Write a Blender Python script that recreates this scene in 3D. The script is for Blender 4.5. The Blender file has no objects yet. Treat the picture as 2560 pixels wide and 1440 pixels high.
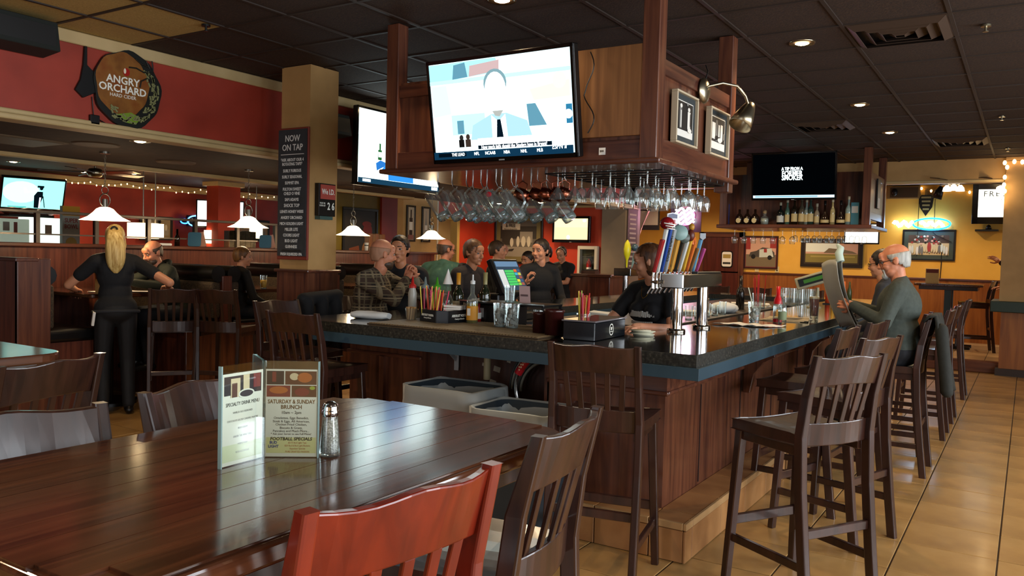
import bpy, bmesh, math, random
from mathutils import Vector, Matrix, Euler
random.seed(7)
SC = bpy.context.scene
COL = SC.collection
PI = math.pi
R_ = math.radians

# ------------------------------------------------------------------ camera
CAM_H = 1.53
FPX = 2037.0
_y, _p, _r = R_(32.33), R_(-2.44), R_(1.46)
_F = Vector((-math.sin(_y)*math.cos(_p), math.cos(_y)*math.cos(_p), math.sin(_p)))
_R = Vector((math.cos(_y), math.sin(_y), 0))
_U = _R.cross(_F)
_R, _U = _R*math.cos(_r)+_U*math.sin(_r), _U*math.cos(_r)-_R*math.sin(_r)
cam_d = bpy.data.cameras.new('camera')
cam_d.sensor_width = 36.0
cam_d.lens = 36.0*FPX/2560.0
cam_d.clip_start = 0.05
cam_d.clip_end = 100
cam = bpy.data.objects.new('camera', cam_d)
COL.objects.link(cam)
cam.matrix_world = Matrix(((_R.x, _U.x, -_F.x, 0), (_R.y, _U.y, -_F.y, 0), (_R.z, _U.z, -_F.z, CAM_H), (0, 0, 0, 1)))
SC.camera = cam

# ------------------------------------------------------------------ world, daylight, exposure
w = bpy.data.worlds.new('world'); SC.world = w; w.use_nodes = True
w.node_tree.nodes['Background'].inputs[0].default_value = (0.75, 0.86, 1.0, 1)
w.node_tree.nodes['Background'].inputs[1].default_value = 0.6
SC.view_settings.view_transform = 'Standard'
SC.view_settings.look = 'None'
SC.view_settings.gamma = 1
SC.view_settings.exposure = 0.75
SC.view_settings.use_curve_mapping = False
SC.cycles.max_bounces = 7
SC.cycles.transparent_max_bounces = 12
SC.cycles.caustics_reflective = False
SC.cycles.caustics_refractive = False
SC.cycles.sample_clamp_indirect = 6
SC.cycles.use_denoising = True

def area_light(name, loc, direction, sx, sy, power, color):
    l = bpy.data.lights.new(name, 'AREA'); l.shape = 'RECTANGLE'; l.size = sx; l.size_y = sy
    l.energy = power; l.color = color
    o = bpy.data.objects.new(name, l); COL.objects.link(o); o.location = loc
    o.rotation_euler = Vector(direction).to_track_quat('-Z', 'Y').to_euler()
    return o
# daylight entering at the windows of the right-hand wall; unseen area lamps before the windowless wall behind the photographer
for k, yy in enumerate((-0.2, 2.0, 4.4, 6.7)):
    area_light('window_daylight', (3.42, yy, 1.68), (-1, 0, -0.08), 1.6, 2.3, 84, (0.88, 0.94, 1.0))
for k, xx in enumerate((-3.6, -1.4)):
    area_light('window_daylight', (xx, -2.42, 1.5), (0, 1, -0.08), 1.5, 1.9, 18, (0.82, 0.90, 1.0))

# ------------------------------------------------------------------ materials
def S(h):
    h = h.lstrip('#'); c = [int(h[i:i+2], 16)/255 for i in (0, 2, 4)]
    return tuple((x/12.92 if x <= 0.04045 else ((x+0.055)/1.055)**2.4) for x in c)
MATS = {}
def mat(name, col=(0.5, 0.5, 0.5), rough=0.5, metal=0.0, emit=None, es=1.0, trans=0.0, ior=1.45, alpha=1.0, coat=0.0, spec=0.5, sheen=0.0):
    if name in MATS: return MATS[name]
    if isinstance(col, str): col = S(col)
    if isinstance(emit, str): emit = S(emit)
    m = bpy.data.materials.new(name); m.use_nodes = True
    b = m.node_tree.nodes['Principled BSDF']
    b.inputs['Base Color'].default_value = (*col, 1)
    b.inputs['Roughness'].default_value = rough
    b.inputs['Metallic'].default_value = metal
    b.inputs['IOR'].default_value = ior
    b.inputs['Specular IOR Level'].default_value = spec
    if trans: b.inputs['Transmission Weight'].default_value = trans
    if alpha < 1: b.inputs['Alpha'].default_value = alpha
    if coat: b.inputs['Coat Weight'].default_value = coat; b.inputs['Coat Roughness'].default_value = 0.12
    if sheen: b.inputs['Sheen Weight'].default_value = sheen
    if emit is not None:
        b.inputs['Emission Color'].default_value = (*emit, 1); b.inputs['Emission Strength'].default_value = es
    MATS[name] = m
    return m
def _noise_setup(m, scale_vec, nscale, detail, c_list, pos, bump=0.0, rough_rng=None, dist=0.0, coord='Object'):
    nt = m.node_tree; N = nt.nodes; L = nt.links; b = N['Principled BSDF']
    tc = N.new('ShaderNodeTexCoord'); mp = N.new('ShaderNodeMapping'); mp.inputs['Scale'].default_value = scale_vec
    L.new(tc.outputs[coord], mp.inputs['Vector'])
    n = N.new('ShaderNodeTexNoise'); n.inputs['Scale'].default_value = nscale; n.inputs['Detail'].default_value = detail
    n.inputs['Distortion'].default_value = dist
    L.new(mp.outputs[0], n.inputs['Vector'])
    r = N.new('ShaderNodeValToRGB')
    while len(r.color_ramp.elements) < len(c_list): r.color_ramp.elements.new(0.5)
    for e, c, p in zip(r.color_ramp.elements, c_list, pos): e.position = p; e.color = (*c, 1)
    L.new(n.outputs[0], r.inputs[0]); L.new(r.outputs[0], b.inputs['Base Color'])
    if bump:
        bp = N.new('ShaderNodeBump'); bp.inputs['Strength'].default_value = bump; bp.inputs['Distance'].default_value = 0.004
        L.new(n.outputs[0], bp.inputs['Height']); L.new(bp.outputs[0], b.inputs['Normal'])
    if rough_rng:
        mr = N.new('ShaderNodeMapRange'); mr.inputs[3].default_value = rough_rng[0]; mr.inputs[4].default_value = rough_rng[1]
        L.new(n.outputs[0], mr.inputs[0]); L.new(mr.outputs[0], b.inputs['Roughness'])
    return n
def wood(name, dark, light, grain=(30, 30, 1.5), rough=0.35, coat=0.3, bump=0.08):
    if name in MATS: return MATS[name]
    if isinstance(dark, str): dark = S(dark)
    if isinstance(light, str): light = S(light)
    m = mat(name, dark, rough, coat=coat)
    mid = tuple((a+c)/2 for a, c in zip(dark, light))
    _noise_setup(m, grain, 1.0, 5, [dark, mid, light], [0.32, 0.5, 0.7], bump, None, 0.6)
    return m
def speckle(name, cols, pos, scale, rough=0.5, bump=0.0, coat=0.0, spec=0.5, detail=6):
    if name in MATS: return MATS[name]
    cols = [S(c) if isinstance(c, str) else c for c in cols]
    m = mat(name, cols[0], rough, coat=coat, spec=spec)
    _noise_setup(m, (1, 1, 1), scale, detail, cols, pos, bump)
    return m
def glow(name, col, s):
    if name in MATS: return MATS[name]
    if isinstance(col, str): col = S(col)
    m = bpy.data.materials.new(name); m.use_nodes = True
    nt = m.node_tree; nt.nodes.clear()
    e = nt.nodes.new('ShaderNodeEmission'); o = nt.nodes.new('ShaderNodeOutputMaterial')
    e.inputs[0].default_value = (*col, 1); e.inputs[1].default_value = s
    nt.links.new(e.outputs[0], o.inputs[0]); MATS[name] = m
    return m

W_STOOL = wood('dark_stool_wood', '#22120e', '#3a2119', (22, 22, 2.0), 0.32, 0.4)
W_RED = wood('cherry_red_stool_wood', '#571308', '#79230f', (18, 18, 2.5), 0.3, 0.5)
W_TABLE = wood('table_top_wood', '#2a160d', '#573320', (40, 2.2, 40), 0.15, 0.5, 0.04)
W_PANEL = wood('cherry_panel_wood', '#40211a', '#6c402b', (24, 24, 1.6), 0.32, 0.3)
W_PANELX = wood('cherry_rail_wood', '#40211a', '#683c29', (1.6, 24, 24), 0.32, 0.3)
W_PANELY = wood('cherry_side_rail_wood', '#40211a', '#683c29', (24, 1.6, 24), 0.32, 0.3)
W_PLY = wood('plywood_panel', '#694323', '#885c34', (30, 30, 1.0), 0.4, 0.15)
W_MID = wood('booth_wood', '#43211a', '#6b3a2a', (26, 26, 1.5), 0.32, 0.3)
W_OAK = wood('wainscot_wood', '#74401c', '#9c602c', (14, 14, 1.0), 0.4, 0.2)
W_GREYBOARD = wood('weathered_board', '#6b5a42', '#97835f', (2, 14, 30), 0.7, 0)
P_RED = speckle('red_wall_paint', ['#8e2f1f', '#a33826'], [0.3, 0.7], 3, 0.55)
P_RED2 = speckle('bright_red_wall_paint', ['#ab3018', '#ba3a1f'], [0.3, 0.7], 3, 0.5)
P_TAN = speckle('tan_wall_paint', ['#a98450', '#b8915b'], [0.3, 0.7], 5, 0.6)
P_TRIM = speckle('cream_trim_paint', ['#b49c6c', '#c2ab7c'], [0.3, 0.7], 4, 0.5)
P_YEL = speckle('yellow_wall_paint', ['#e0ac44', '#e8b64e'], [0.3, 0.7], 4, 0.55)
P_GREEN = speckle('olive_green_paint', ['#7a6a22', '#85742a'], [0.3, 0.7], 4, 0.6)
P_GREY = speckle('taupe_paint', ['#7f715e', '#8a7b66'], [0.3, 0.7], 4, 0.6)
P_CREAM = speckle('cream_wall_paint', ['#d9c08a', '#e3cb98'], [0.3, 0.7], 4, 0.6)
M_CEIL = speckle('brown_ceiling_tile', ['#1d1009', '#322012', '#45301e'], [0.3, 0.55, 0.75], 90, 0.85, 0.5)
M_CEILTAN = speckle('tan_ceiling_tile', ['#a58c50', '#bda263'], [0.3, 0.7], 90, 0.85, 0.4)
M_GRID = mat('dark_ceiling_grid', '#2b2019', 0.6)
M_TILE = speckle('tan_floor_tile', ['#8b683f', '#a5804d', '#b7925d'], [0.3, 0.5, 0.72], 2.6, 0.3, 0.05, coat=0.15)
M_GROUT = mat('dark_grout', '#3a2b1c', 0.8)
M_GRAN = speckle('dark_granite', ['#0d0e0c', '#242420', '#4a473e'], [0.4, 0.6, 0.78], 60, 0.06, coat=0.6)
M_GRANE = speckle('granite_edge', ['#171815', '#2c2d28', '#5a564b'], [0.38, 0.6, 0.78], 70, 0.45)
M_BLUE = mat('blue_grey_edge_paint', '#2c4350', 0.4)
M_BLACK = mat('black_plastic', '#0c0c0d', 0.35)
M_DKGREY = mat('dark_grey_plastic', '#242528', 0.4)
M_STEEL = mat('brushed_steel', '#b9bcbd', 0.22, 1.0)
M_CHROME = mat('chrome', '#dadcde', 0.06, 1.0)
M_BRASS = mat('satin_nickel', '#a59b82', 0.3, 1.0)
M_WHITE = mat('white_plastic', '#dcdcd6', 0.4)
M_PAPER = mat('white_paper', '#e6e4dc', 0.7)
M_VINYL = mat('black_vinyl', '#0d0c0c', 0.3, coat=0.2)
M_GLASS = mat('clear_glass', (0.93, 0.98, 0.97), 0.02, trans=1.0, ior=1.45)
M_LIGHTGREY = mat('light_grey', '#9a9c9c', 0.5)
M_GREENLEDGE = mat('dark_green_ledge_paint', '#1d3026', 0.45)
M_BULB = glow('warm_bulb', (1.0, 0.72, 0.38), 22)
M_FAIRY = glow('fairy_bulb', (1.0, 0.62, 0.28), 4)
TS = bpy.data.scenes.new('workbench')

# ------------------------------------------------------------------ mesh helpers
class MB:
    """collects shapes, then links them as one mesh object"""
    def __init__(s): s.v = []; s.f = []; s.m = []; s.sm = []
    def add(s, vs, fs, m=0, smooth=False):
        o = len(s.v); s.v += [tuple(q) for q in vs]
        for f in fs: s.f.append([i+o for i in f]); s.m.append(m); s.sm.append(smooth)
        return s
    def box(s, x0, x1, y0, y1, z0, z1, m=0):
        return s.add([(x0,y0,z0),(x1,y0,z0),(x1,y1,z0),(x0,y1,z0),(x0,y0,z1),(x1,y0,z1),(x1,y1,z1),(x0,y1,z1)],
                     [(0,3,2,1),(4,5,6,7),(0,1,5,4),(1,2,6,5),(2,3,7,6),(3,0,4,7)], m)
    def obox(s, c, size, rot=(0,0,0), m=0):
        a, b, d = [q/2 for q in size]; E = Euler(rot).to_matrix(); c = Vector(c)
        vs = [c+E@Vector(p) for p in [(-a,-b,-d),(a,-b,-d),(a,b,-d),(-a,b,-d),(-a,-b,d),(a,-b,d),(a,b,d),(-a,b,d)]]
        return s.add(vs, [(0,3,2,1),(4,5,6,7),(0,1,5,4),(1,2,6,5),(2,3,7,6),(3,0,4,7)], m)
    def bar(s, p0, p1, w, d, m=0, up=(0,0,1), w2=None, d2=None):
        p0, p1 = Vector(p0), Vector(p1); z = (p1-p0).normalized(); u = Vector(up)
        if abs(z.dot(u)) > 0.95: u = Vector((0,1,0))
        x = u.cross(z).normalized(); y = z.cross(x); w2 = w if w2 is None else w2; d2 = d if d2 is None else d2
        vs = []
        for p, a, b in ((p0, w/2, d/2), (p1, w2/2, d2/2)):
            vs += [p-x*a-y*b, p+x*a-y*b, p+x*a+y*b, p-x*a+y*b]
        return s.add(vs, [(0,3,2,1),(4,5,6,7),(0,1,5,4),(1,2,6,5),(2,3,7,6),(3,0,4,7)], m)
    def rings(s, rings, closed=True, cap=True, m=0, smooth=True):
        n = len(rings[0]); vs = [p for r in rings for p in r]; fs = []
        for i in range(len(rings)-1):
            for j in range(n if closed else n-1):
                a = i*n+j; b = i*n+(j+1) % n; fs.append((a, b, b+n, a+n))
        s.add(vs, fs, m, smooth)
        if cap and closed:
            s.add(rings[0], [tuple(reversed(range(n)))], m); s.add(rings[-1], [tuple(range(n))], m)
        return s
    def tube(s, pts, r, n=8, m=0, cap=True, closed=False):
        pts = [Vector(p) for p in pts]; rs = r if isinstance(r, (list, tuple)) else [r]*len(pts)
        if closed: pts = pts+[pts[0]]; rs = list(rs)+[rs[0]]
        t0 = (pts[1]-pts[0]).normalized(); u = Vector((0,0,1)) if abs(t0.z) < 0.9 else Vector((1,0,0))
        x = u.cross(t0).normalized(); out = []
        for i, p in enumerate(pts):
            t = (pts[min(i+1, len(pts)-1)]-pts[max(i-1, 0)])
            if closed and i in (0, len(pts)-1): t = pts[1]-pts[-2]
            t = t.normalized() if t.length > 1e-9 else t0
            x = (x-t*x.dot(t)).normalized(); y = t.cross(x)
            out.append([p+(x*math.cos(2*PI*k/n)+y*math.sin(2*PI*k/n))*rs[i] for k in range(n)])
        return s.rings(out, True, cap and not closed, m)
    def cyl(s, p0, p1, r0, r1=None, n=16, m=0, cap=True):
        r1 = r0 if r1 is None else r1
        return s.tube([p0, p1], [r0, r1], n, m, cap)
    def lathe(s, prof, c=(0,0,0), n=20, m=0, axis=None, cap=False):
        """prof: (radius, height) pairs"""
        c = Vector(c); M_ = Matrix.Identity(3) if axis is None else Vector((0,0,1)).rotation_difference(Vector(axis)).to_matrix()
        rg = [[c+M_@Vector((r*math.cos(2*PI*k/n), r*math.sin(2*PI*k/n), h)) for k in range(n)] for r, h in prof]
        return s.rings(rg, True, cap, m)
    def ell(s, c, r, n=12, k=8, m=0, rot=(0,0,0)):
        c = Vector(c); E = Euler(rot).to_matrix(); rg = []
        for i in range(k+1):
            a = -PI/2+PI*i/k; q = max(math.cos(a), 0.02)
            rg.append([c+E@Vector((r[0]*q*math.cos(2*PI*j/n), r[1]*q*math.sin(2*PI*j/n), r[2]*math.sin(a))) for j in range(n)])
        return s.rings(rg, True, True, m)
    def prism(s, poly, z0, z1, m=0):
        n = len(poly); vs = [(x, y, z0) for x, y in poly]+[(x, y, z1) for x, y in poly]
        fs = [tuple(reversed(range(n))), tuple(range(n, 2*n))]+[(i, (i+1) % n, (i+1) % n+n, i+n) for i in range(n)]
        return s.add(vs, fs, m)
    def plate(s, poly, fr, t=0.002, m=0, off=0.0):
        """flat polygon (2D) of thickness t in a frame (origin, right, up)"""
        o, r, u = [Vector(q) for q in fr]; nrm = r.cross(u)
        n = len(poly); b = [o+r*x+u*y+nrm*off for x, y in poly]; f = [q+nrm*t for q in b]
        fs = [tuple(reversed(range(n))), tuple(range(n, 2*n))]+[(i, (i+1) % n, (i+1) % n+n, i+n) for i in range(n)]
        return s.add(b+f, fs, m)
    def rect(s, x0, x1, y0, y1, fr, t=0.002, m=0, off=0.0):
        return s.plate([(x0,y0),(x1,y0),(x1,y1),(x0,y1)], fr, t, m, off)
    def disc(s, cx, cy, rx, ry, fr, t=0.002, m=0, off=0.0, n=20, a0=0, a1=2*PI):
        full = abs(a1-a0-2*PI) < 1e-6; k = n if full else n+1
        return s.plate([(cx+rx*math.cos(a0+(a1-a0)*i/n), cy+ry*math.sin(a0+(a1-a0)*i/n)) for i in range(k)], fr, t, m, off)
    def build(s, name, mats, parent=None, bevel=0.0, seg=1, smooth=None, sub=0, at=None):
        me = bpy.data.meshes.new(name); me.from_pydata(s.v, [], s.f)
        ml = mats if isinstance(mats, (list, tuple)) else [mats]
        for q in ml: me.materials.append(q)
        me.polygons.foreach_set('material_index', s.m)
        me.polygons.foreach_set('use_smooth', s.sm if smooth is None else [smooth]*len(s.f))
        me.update()
        return link(name, me, parent, bevel, seg, sub, at)
def link(name, me, parent=None, bevel=0.0, seg=1, sub=0, at=None):
    o = bpy.data.objects.new(name, me); COL.objects.link(o)
    if parent is not None: o.parent = parent
    if at is not None: o.location = at
    if bevel:
        b = o.modifiers.new('bevel', 'BEVEL'); b.width = bevel; b.segments = seg; b.limit_method = 'ANGLE'; b.angle_limit = R_(35)
    if sub:
        q = o.modifiers.new('subsurf', 'SUBSURF'); q.levels = sub; q.render_levels = sub
    return o
def tag(o, label, cat, group=None, kind=None):
    o['label'] = label; o['category'] = cat
    if group: o['group'] = group
    if kind: o['kind'] = kind
    return o
def thing(name, label, cat, loc=(0,0,0), rz=0.0, group=None):
    o = bpy.data.objects.new(name, None); COL.objects.link(o); o.empty_display_size = 0.05
    o.location = loc; o.rotation_euler = (0, 0, rz)
    return tag(o, label, cat, group)
def struct(o): o['kind'] = 'structure'; return o
def copy_tree(o, parent=None):
    c = o.copy(); COL.objects.link(c)
    if parent is not None: c.parent = parent
    for ch in list(o.children): copy_tree(ch, c)
    return c
def put(proto, loc, rz=0.0, label=None, group=None, first=False):
    c = proto if first else copy_tree(proto)
    c.location = loc; c.rotation_euler = (0, 0, rz)
    if label: c['label'] = label
    if group: c['group'] = group
    return c
DG = bpy.context.evaluated_depsgraph_get
def text(txt, size, m, parent, fr, name='lettering', align='CENTER', depth=0.0008, sx=1.0, shear=0.0, bold=0.0, off=0.002, spacing=1.0):
    cu = bpy.data.curves.new('txt', 'FONT'); cu.body = txt; cu.size = size; cu.align_x = align; cu.align_y = 'CENTER'
    cu.extrude = depth; cu.shear = shear; cu.offset = bold; cu.resolution_u = 2; cu.space_character = spacing
    t = bpy.data.objects.new('txt', cu); TS.collection.objects.link(t)
    TS.view_layers[0].update()
    me = bpy.data.meshes.new_from_object(t.evaluated_get(TS.view_layers[0].depsgraph)); bpy.data.objects.remove(t); bpy.data.curves.remove(cu)
    o, r, u = [Vector(q) for q in fr]; n = r.cross(u)
    for v in me.vertices: v.co = o+r*(v.co.x*sx)+u*v.co.y+n*(v.co.z+off)
    me.materials.clear(); me.materials.append(m); me.name = name
    return link(name, me, parent)
def lamp(name, loc, power, color, parent=None, kind='POINT', radius=0.05, angle=None, blend=0.5, direction=(0,0,-1)):
    l = bpy.data.lights.new(name, kind); l.energy = power; l.color = color; l.shadow_soft_size = radius
    if kind == 'SPOT': l.spot_size = angle; l.spot_blend = blend
    o = bpy.data.objects.new(name, l); COL.objects.link(o); o.location = loc
    if kind == 'SPOT': o.rotation_euler = Vector(direction).to_track_quat('-Z', 'Y').to_euler()
    if parent is not None: o.parent = parent
    return o
FX = (Vector((1,0,0)), Vector((0,0,1)))     # face looking towards -Y : right=+X up=+Z (normal -Y)
def fr_y(x, y, z): return (Vector((x,y,z)), Vector((1,0,0)), Vector((0,0,1)))        # faces -Y
def fr_x(x, y, z): return (Vector((x,y,z)), Vector((0,1,0)), Vector((0,0,1)))        # faces +X
def fr_z(x, y, z, rz=0): return (Vector((x,y,z)), Vector((math.cos(rz),math.sin(rz),0)), Vector((-math.sin(rz),math.cos(rz),0)))
# ================================================================== STRUCTURE
ZC, ZL, ZF = 3.03, 2.40, 2.60     # main ceiling, low ceiling over booths, far-left ceiling
XS, XB, XW, YB, YY = -5.82, -8.6, -13.0, 12.8, 16.5
# ---- floor: grout bed + tiles
fl = MB().box(XW-0.2, 3.6, -2.7, YY+0.2, -0.06, -0.004).build('floor', M_GROUT); struct(fl)
fl['label'] = 'tan ceramic tile floor with dark grout lines'
TP = 0.46
tile_me = MB().box(0, TP-0.008, 0, TP-0.008, -0.012, 0.0).build('floor_tile', M_TILE, fl, bevel=0.002)
proto_used = False
near, rest = [], MB()
for i in range(-29, 9):
    for j in range(-8, 37):
        x0 = -0.066+i*TP; y0 = 5.36-12*TP+j*TP - 0.0
        if y0 > 13.30 or y0 < -2.6 or x0 > 3.3: continue
        cx, cy = x0+TP/2, y0+TP/2
        vis = (-1.55 < cx < 0.75 and 3.0 < cy < 13.3) or (-6.4 < cx < -1.5 and 1.4 < cy < 4.1) or (-1.6 < cx < -0.4 and 1.6 < cy < 3.2)
        if vis: near.append((x0, y0))
        else: rest.box(x0, x0+TP-0.008, y0, y0+TP-0.008, -0.012, 0.0)
for k, (x0, y0) in enumerate(near[:300]):
    t = tile_me if k == 0 else tile_me.copy()
    if k: COL.objects.link(t)
    t.location = (x0, y0, random.uniform(-0.0008, 0.0008))
for (x0, y0) in near[300:]: rest.box(x0, x0+TP-0.008, y0, y0+TP-0.008, -0.012, 0.0)
o = rest.build('floor_tiling', M_TILE, fl); o['kind'] = 'stuff'
# raised floor of the far yellow room with its wooden edge
o = MB().box(-7.5, 3.3, 13.42, YY+0.1, 0.0, 0.15).build('floor_raised', M_GROUT); struct(o)
rt = None
for i in range(15):
    for j in range(7):
        x0 = -6.0+i*TP; y0 = 13.5+j*TP
        if rt is None: rt = MB().box(0, TP-0.008, 0, TP-0.008, 0.14, 0.154).build('floor_tile', speckle('pale_floor_tile', ['#9a7c58', '#b3946b'], [0.3, 0.7], 3, 0.3), o, at=(x0, y0, 0)); q = rt
        else: q = rt.copy(); COL.objects.link(q); q.location = (x0, y0, 0)
struct(MB().box(-7.5, -0.28, 13.36, 13.5, 0.0, 0.165).build('trim_step', W_PANELX, bevel=0.01))

# ---- main ceiling: dark grid and 2x2 ft panels
ce = MB().box(XS-0.1, 3.6, -2.7, 13.5, ZC+0.03, ZC+0.08).build('ceiling', mat('ceiling_void', '#1a120d', 0.9)); struct(ce)
GP = 0.61
gx0, gy0 = -0.465, 4.32
pan = MB().box(0.012, GP-0.012, 0.012, GP-0.012, 0.004, 0.018).build('ceiling_panel', M_CEIL, ce)
pan_tan = MB().box(0.012, GP-0.012, 0.012, GP-0.012, 0.004, 0.018).build('ceiling_panel', M_CEILTAN, ce)
rest = MB(); grid = MB(); first = True; ftan = True; npan = 0
tans = {(-8, -2), (-8, -3), (-9, -3), (-7, -3), (-9, -2)}
for i in range(-9, 7):
    for j in range(-11, 15):
        x0, y0 = gx0+i*GP, gy0+j*GP
        if x0 < XS-0.3 or y0 > 13.3: continue
        if (i, j) in tans:
            t = pan_tan if ftan else pan_tan.copy()
            if not ftan: COL.objects.link(t)
            ftan = False; t.location = (x0, y0, ZC)
        elif -6 < x0 < 1.6 and 2.3 < y0 < 13.3 and npan < 290:
            t = pan if first else pan.copy()
            if not first: COL.objects.link(t)
            first = False; npan += 1; t.location = (x0, y0, ZC+random.uniform(-0.001, 0.001))
        else: rest.box(x0+0.012, x0+GP-0.012, y0+0.012, y0+GP-0.012, ZC+0.004, ZC+0.018)
for i in range(-9, 8):
    x = gx0+i*GP; grid.box(x-0.012, x+0.012, -2.6, 13.4, ZC-0.004, ZC+0.006)
for j in range(-11, 16):
    y = gy0+j*GP
    if y < 13.4: grid.box(XS, 3.5, y-0.012, y+0.012, ZC-0.003, ZC+0.006)
o = rest.build('ceiling_panelling', M_CEIL, ce); o['kind'] = 'stuff'
grid.build('ceiling_grid', M_GRID, ce)
# ---- low ceilings to the left
M_CEIL2 = speckle('brown_plaster_ceiling', ['#2c1e14', '#3c2a1c'], [0.3, 0.7], 12, 0.8)
struct(MB().box(XB, XS-0.1, -2.7, 13.2, ZL, ZL+0.05).build('ceiling_low', M_CEIL2))
o = struct(MB().box(XW-0.2, XB, -2.7, YY, ZF, ZF+0.05).build('ceiling_far', M_CEIL2))
struct(MB().box(XB-0.02, XB+0.1, -2.7, 10.4, ZL-0.04, ZF+0.02).build('trim_beam', P_TRIM, bevel=0.01))
# ---- soffit along the booths: red face with cream trims
struct(MB().box(XS-0.12, XS, -2.7, 13.2, ZL-0.03, ZC+0.03).build('wall_soffit', P_RED))
b = MB().box(XS, XS+0.025, -2.7, 13.2, ZC-0.09, ZC+0.0); struct(b.build('trim_soffit_top', P_TRIM, bevel=0.006))
b = MB().box(XS-0.14, XS+0.05, -2.7, 13.2, ZL-0.06, ZL-0.02).box(XS-0.13, XS+0.03, -2.7, 13.2, ZL-0.02, ZL+0.015)
struct(b.build('trim_soffit_bottom', P_TRIM, bevel=0.012, seg=2))
# ---- pillar
b = MB().box(-5.355, -5.02, 4.775, 5.095, 1.34, ZC); pl = struct(b.build('wall_pillar', P_TAN))
MB().box(-5.37, -5.005, 4.76, 5.11, 0, 1.325).build('wainscot', W_PANEL, pl)
MB().box(-5.39, -4.985, 4.74, 5.13, 1.325, 1.352).build('cap_moulding', W_PANELX, pl, bevel=0.008, seg=2)
# ---- walls
struct(MB().box(XW-0.15, XW, -2.7, YY, 0, ZF+0.05).build('wall_left', P_RED))
struct(MB().box(XW, 3.6, -2.75, -2.6, 0, ZC+0.05).build('wall_back', P_TAN))
wr = MB()
ys = [-2.7, -1.05, 0.65, 1.1, 2.9, 3.55, 5.25, 5.85, 7.55, 13.4]
for k in range(0, len(ys)-1, 2): wr.box(3.5, 3.62, ys[k], ys[k+1], 0, ZC+0.05)
for k in range(1, len(ys)-1, 2): wr.box(3.5, 3.62, ys[k], ys[k+1], 0, 0.5); wr.box(3.5, 3.62, ys[k], ys[k+1], 2.85, ZC+0.05)
struct(wr.build('wall_right', P_TAN))
for n_, k in enumerate(range(1, len(ys)-1, 2)):
    f = MB(); a, c = ys[k], ys[k+1]
    f.box(3.48, 3.6, a, a+0.07, 0.5, 2.85).box(3.48, 3.6, c-0.07, c, 0.5, 2.85).box(3.48, 3.6, a, c, 0.5, 0.57).box(3.48, 3.6, a, c, 2.78, 2.85)
    f.box(3.5, 3.58, (a+c)/2-0.025, (a+c)/2+0.025, 0.57, 2.78)
    wo = struct(f.build('window_%d' % (n_+1), W_PANEL, bevel=0.004))
    MB().box(3.55, 3.556, a+0.07, c-0.07, 0.57, 2.78).build('pane', M_GLASS, wo)
# far red wall and its neighbours (Y = 12.8)
struct(MB().box(-8.75, -6.26, YB, YB+0.12, 0, ZL+0.1).build('wall_far_red', P_RED2))
struct(MB().box(-8.75, -5.8, YB-0.05, YB, 2.36, ZL+0.01).build('trim_far_red', P_TRIM, bevel=0.008))
struct(MB().box(-6.26, -5.82, YB-0.06, 13.36, 0, ZC).build('wall_taupe_pillar', P_GREY))
# wall between booths and far left room, past the half wall (X = -8.7), with a doorway
b = MB().box(-8.82, -8.7, 10.35, 11.29, 0, ZL+0.1); struct(b.build('wall_wine_pictures', P_TAN))
struct(MB().box(-8.83, -8.69, 11.26, 11.29, 0, ZL).build('trim_wall_edge', mat('white_corner', '#cfc6b2', 0.5)))
b = MB().box(-8.84, -8.72, 11.93, 12.9, 0, ZL+0.1).box(-8.84, -8.72, 11.29, 11.93, 2.1, ZL+0.1); struct(b.build('wall_side_red', P_RED2))
b = MB().box(-8.86, -8.70, 11.86, 11.94, 0, 2.15).box(-8.86, -8.70, 11.29, 11.94, 2.09, 2.17); struct(b.build('door_1', mat('door_casing', '#b9974f', 0.5), bevel=0.006))
struct(MB().box(-9.9, -8.84, 12.6, 12.7, 0, ZF).build('wall_passage', P_CREAM))
# olive wall with red strip behind the half wall
struct(MB().box(-11.35, -11.2, 11.3, 12.6, 0, ZF).build('wall_olive', P_GREEN))
struct(MB().box(-11.3, -11.15, 12.6, 13.1, 0, ZF).build('wall_red_strip', P_RED))
# yellow room
struct(MB().box(-7.6, 3.5, YY, YY+0.12, 0, ZC).build('wall_yellow', P_YEL))
struct(MB().box(-7.5, 3.3, YY-0.03, YY, 0.15, 1.24).build('wall_wainscot', W_OAK))
struct(MB().box(-7.5, 3.3, YY-0.05, YY+0.0, 1.24, 1.275).build('trim_wainscot', W_PANELX, bevel=0.005))
struct(MB().box(-7.6, -7.45, 13.3, YY, 0, ZC).build('wall_yellow_side', P_YEL))
o = struct(MB().box(-7.6, 3.5, 13.36, YY+0.1, 2.95, 3.0).build('ceiling_yellow_room', mat('yellow_room_ceiling', '#4f463b', 0.8)))
struct(MB().box(-5.82, 3.5, 13.3, 13.42, 2.735, ZC+0.03).build('wall_soffit_far', P_TAN))
struct(MB().box(-5.82, 3.5, 13.28, 13.44, 2.70, 2.74).build('trim_soffit_far', P_TRIM, bevel=0.006))
# right-hand column with ledge and wood base
rc = struct(MB().box(-0.33, 0.75, 13.2, 13.9, 1.04, ZC).build('wall_column', P_TAN))
MB().box(-0.3, 0.72, 13.22, 13.88, 0.1, 0.9).build('column_wainscot', W_OAK, rc)
MB().box(-0.34, 0.76, 13.18, 13.92, 0, 0.1).build('column_plinth', mat('dark_plinth', '#2a1c14', 0.5), rc)
MB().box(-0.43, 0.85, 13.08, 14.0, 0.89, 1.04).build('column_ledge', M_GREENLEDGE, rc, bevel=0.008)
struct(MB().box(0.75, 3.5, 13.3, 13.42, 0, 2.72).build('wall_far_right', P_TAN))

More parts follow.
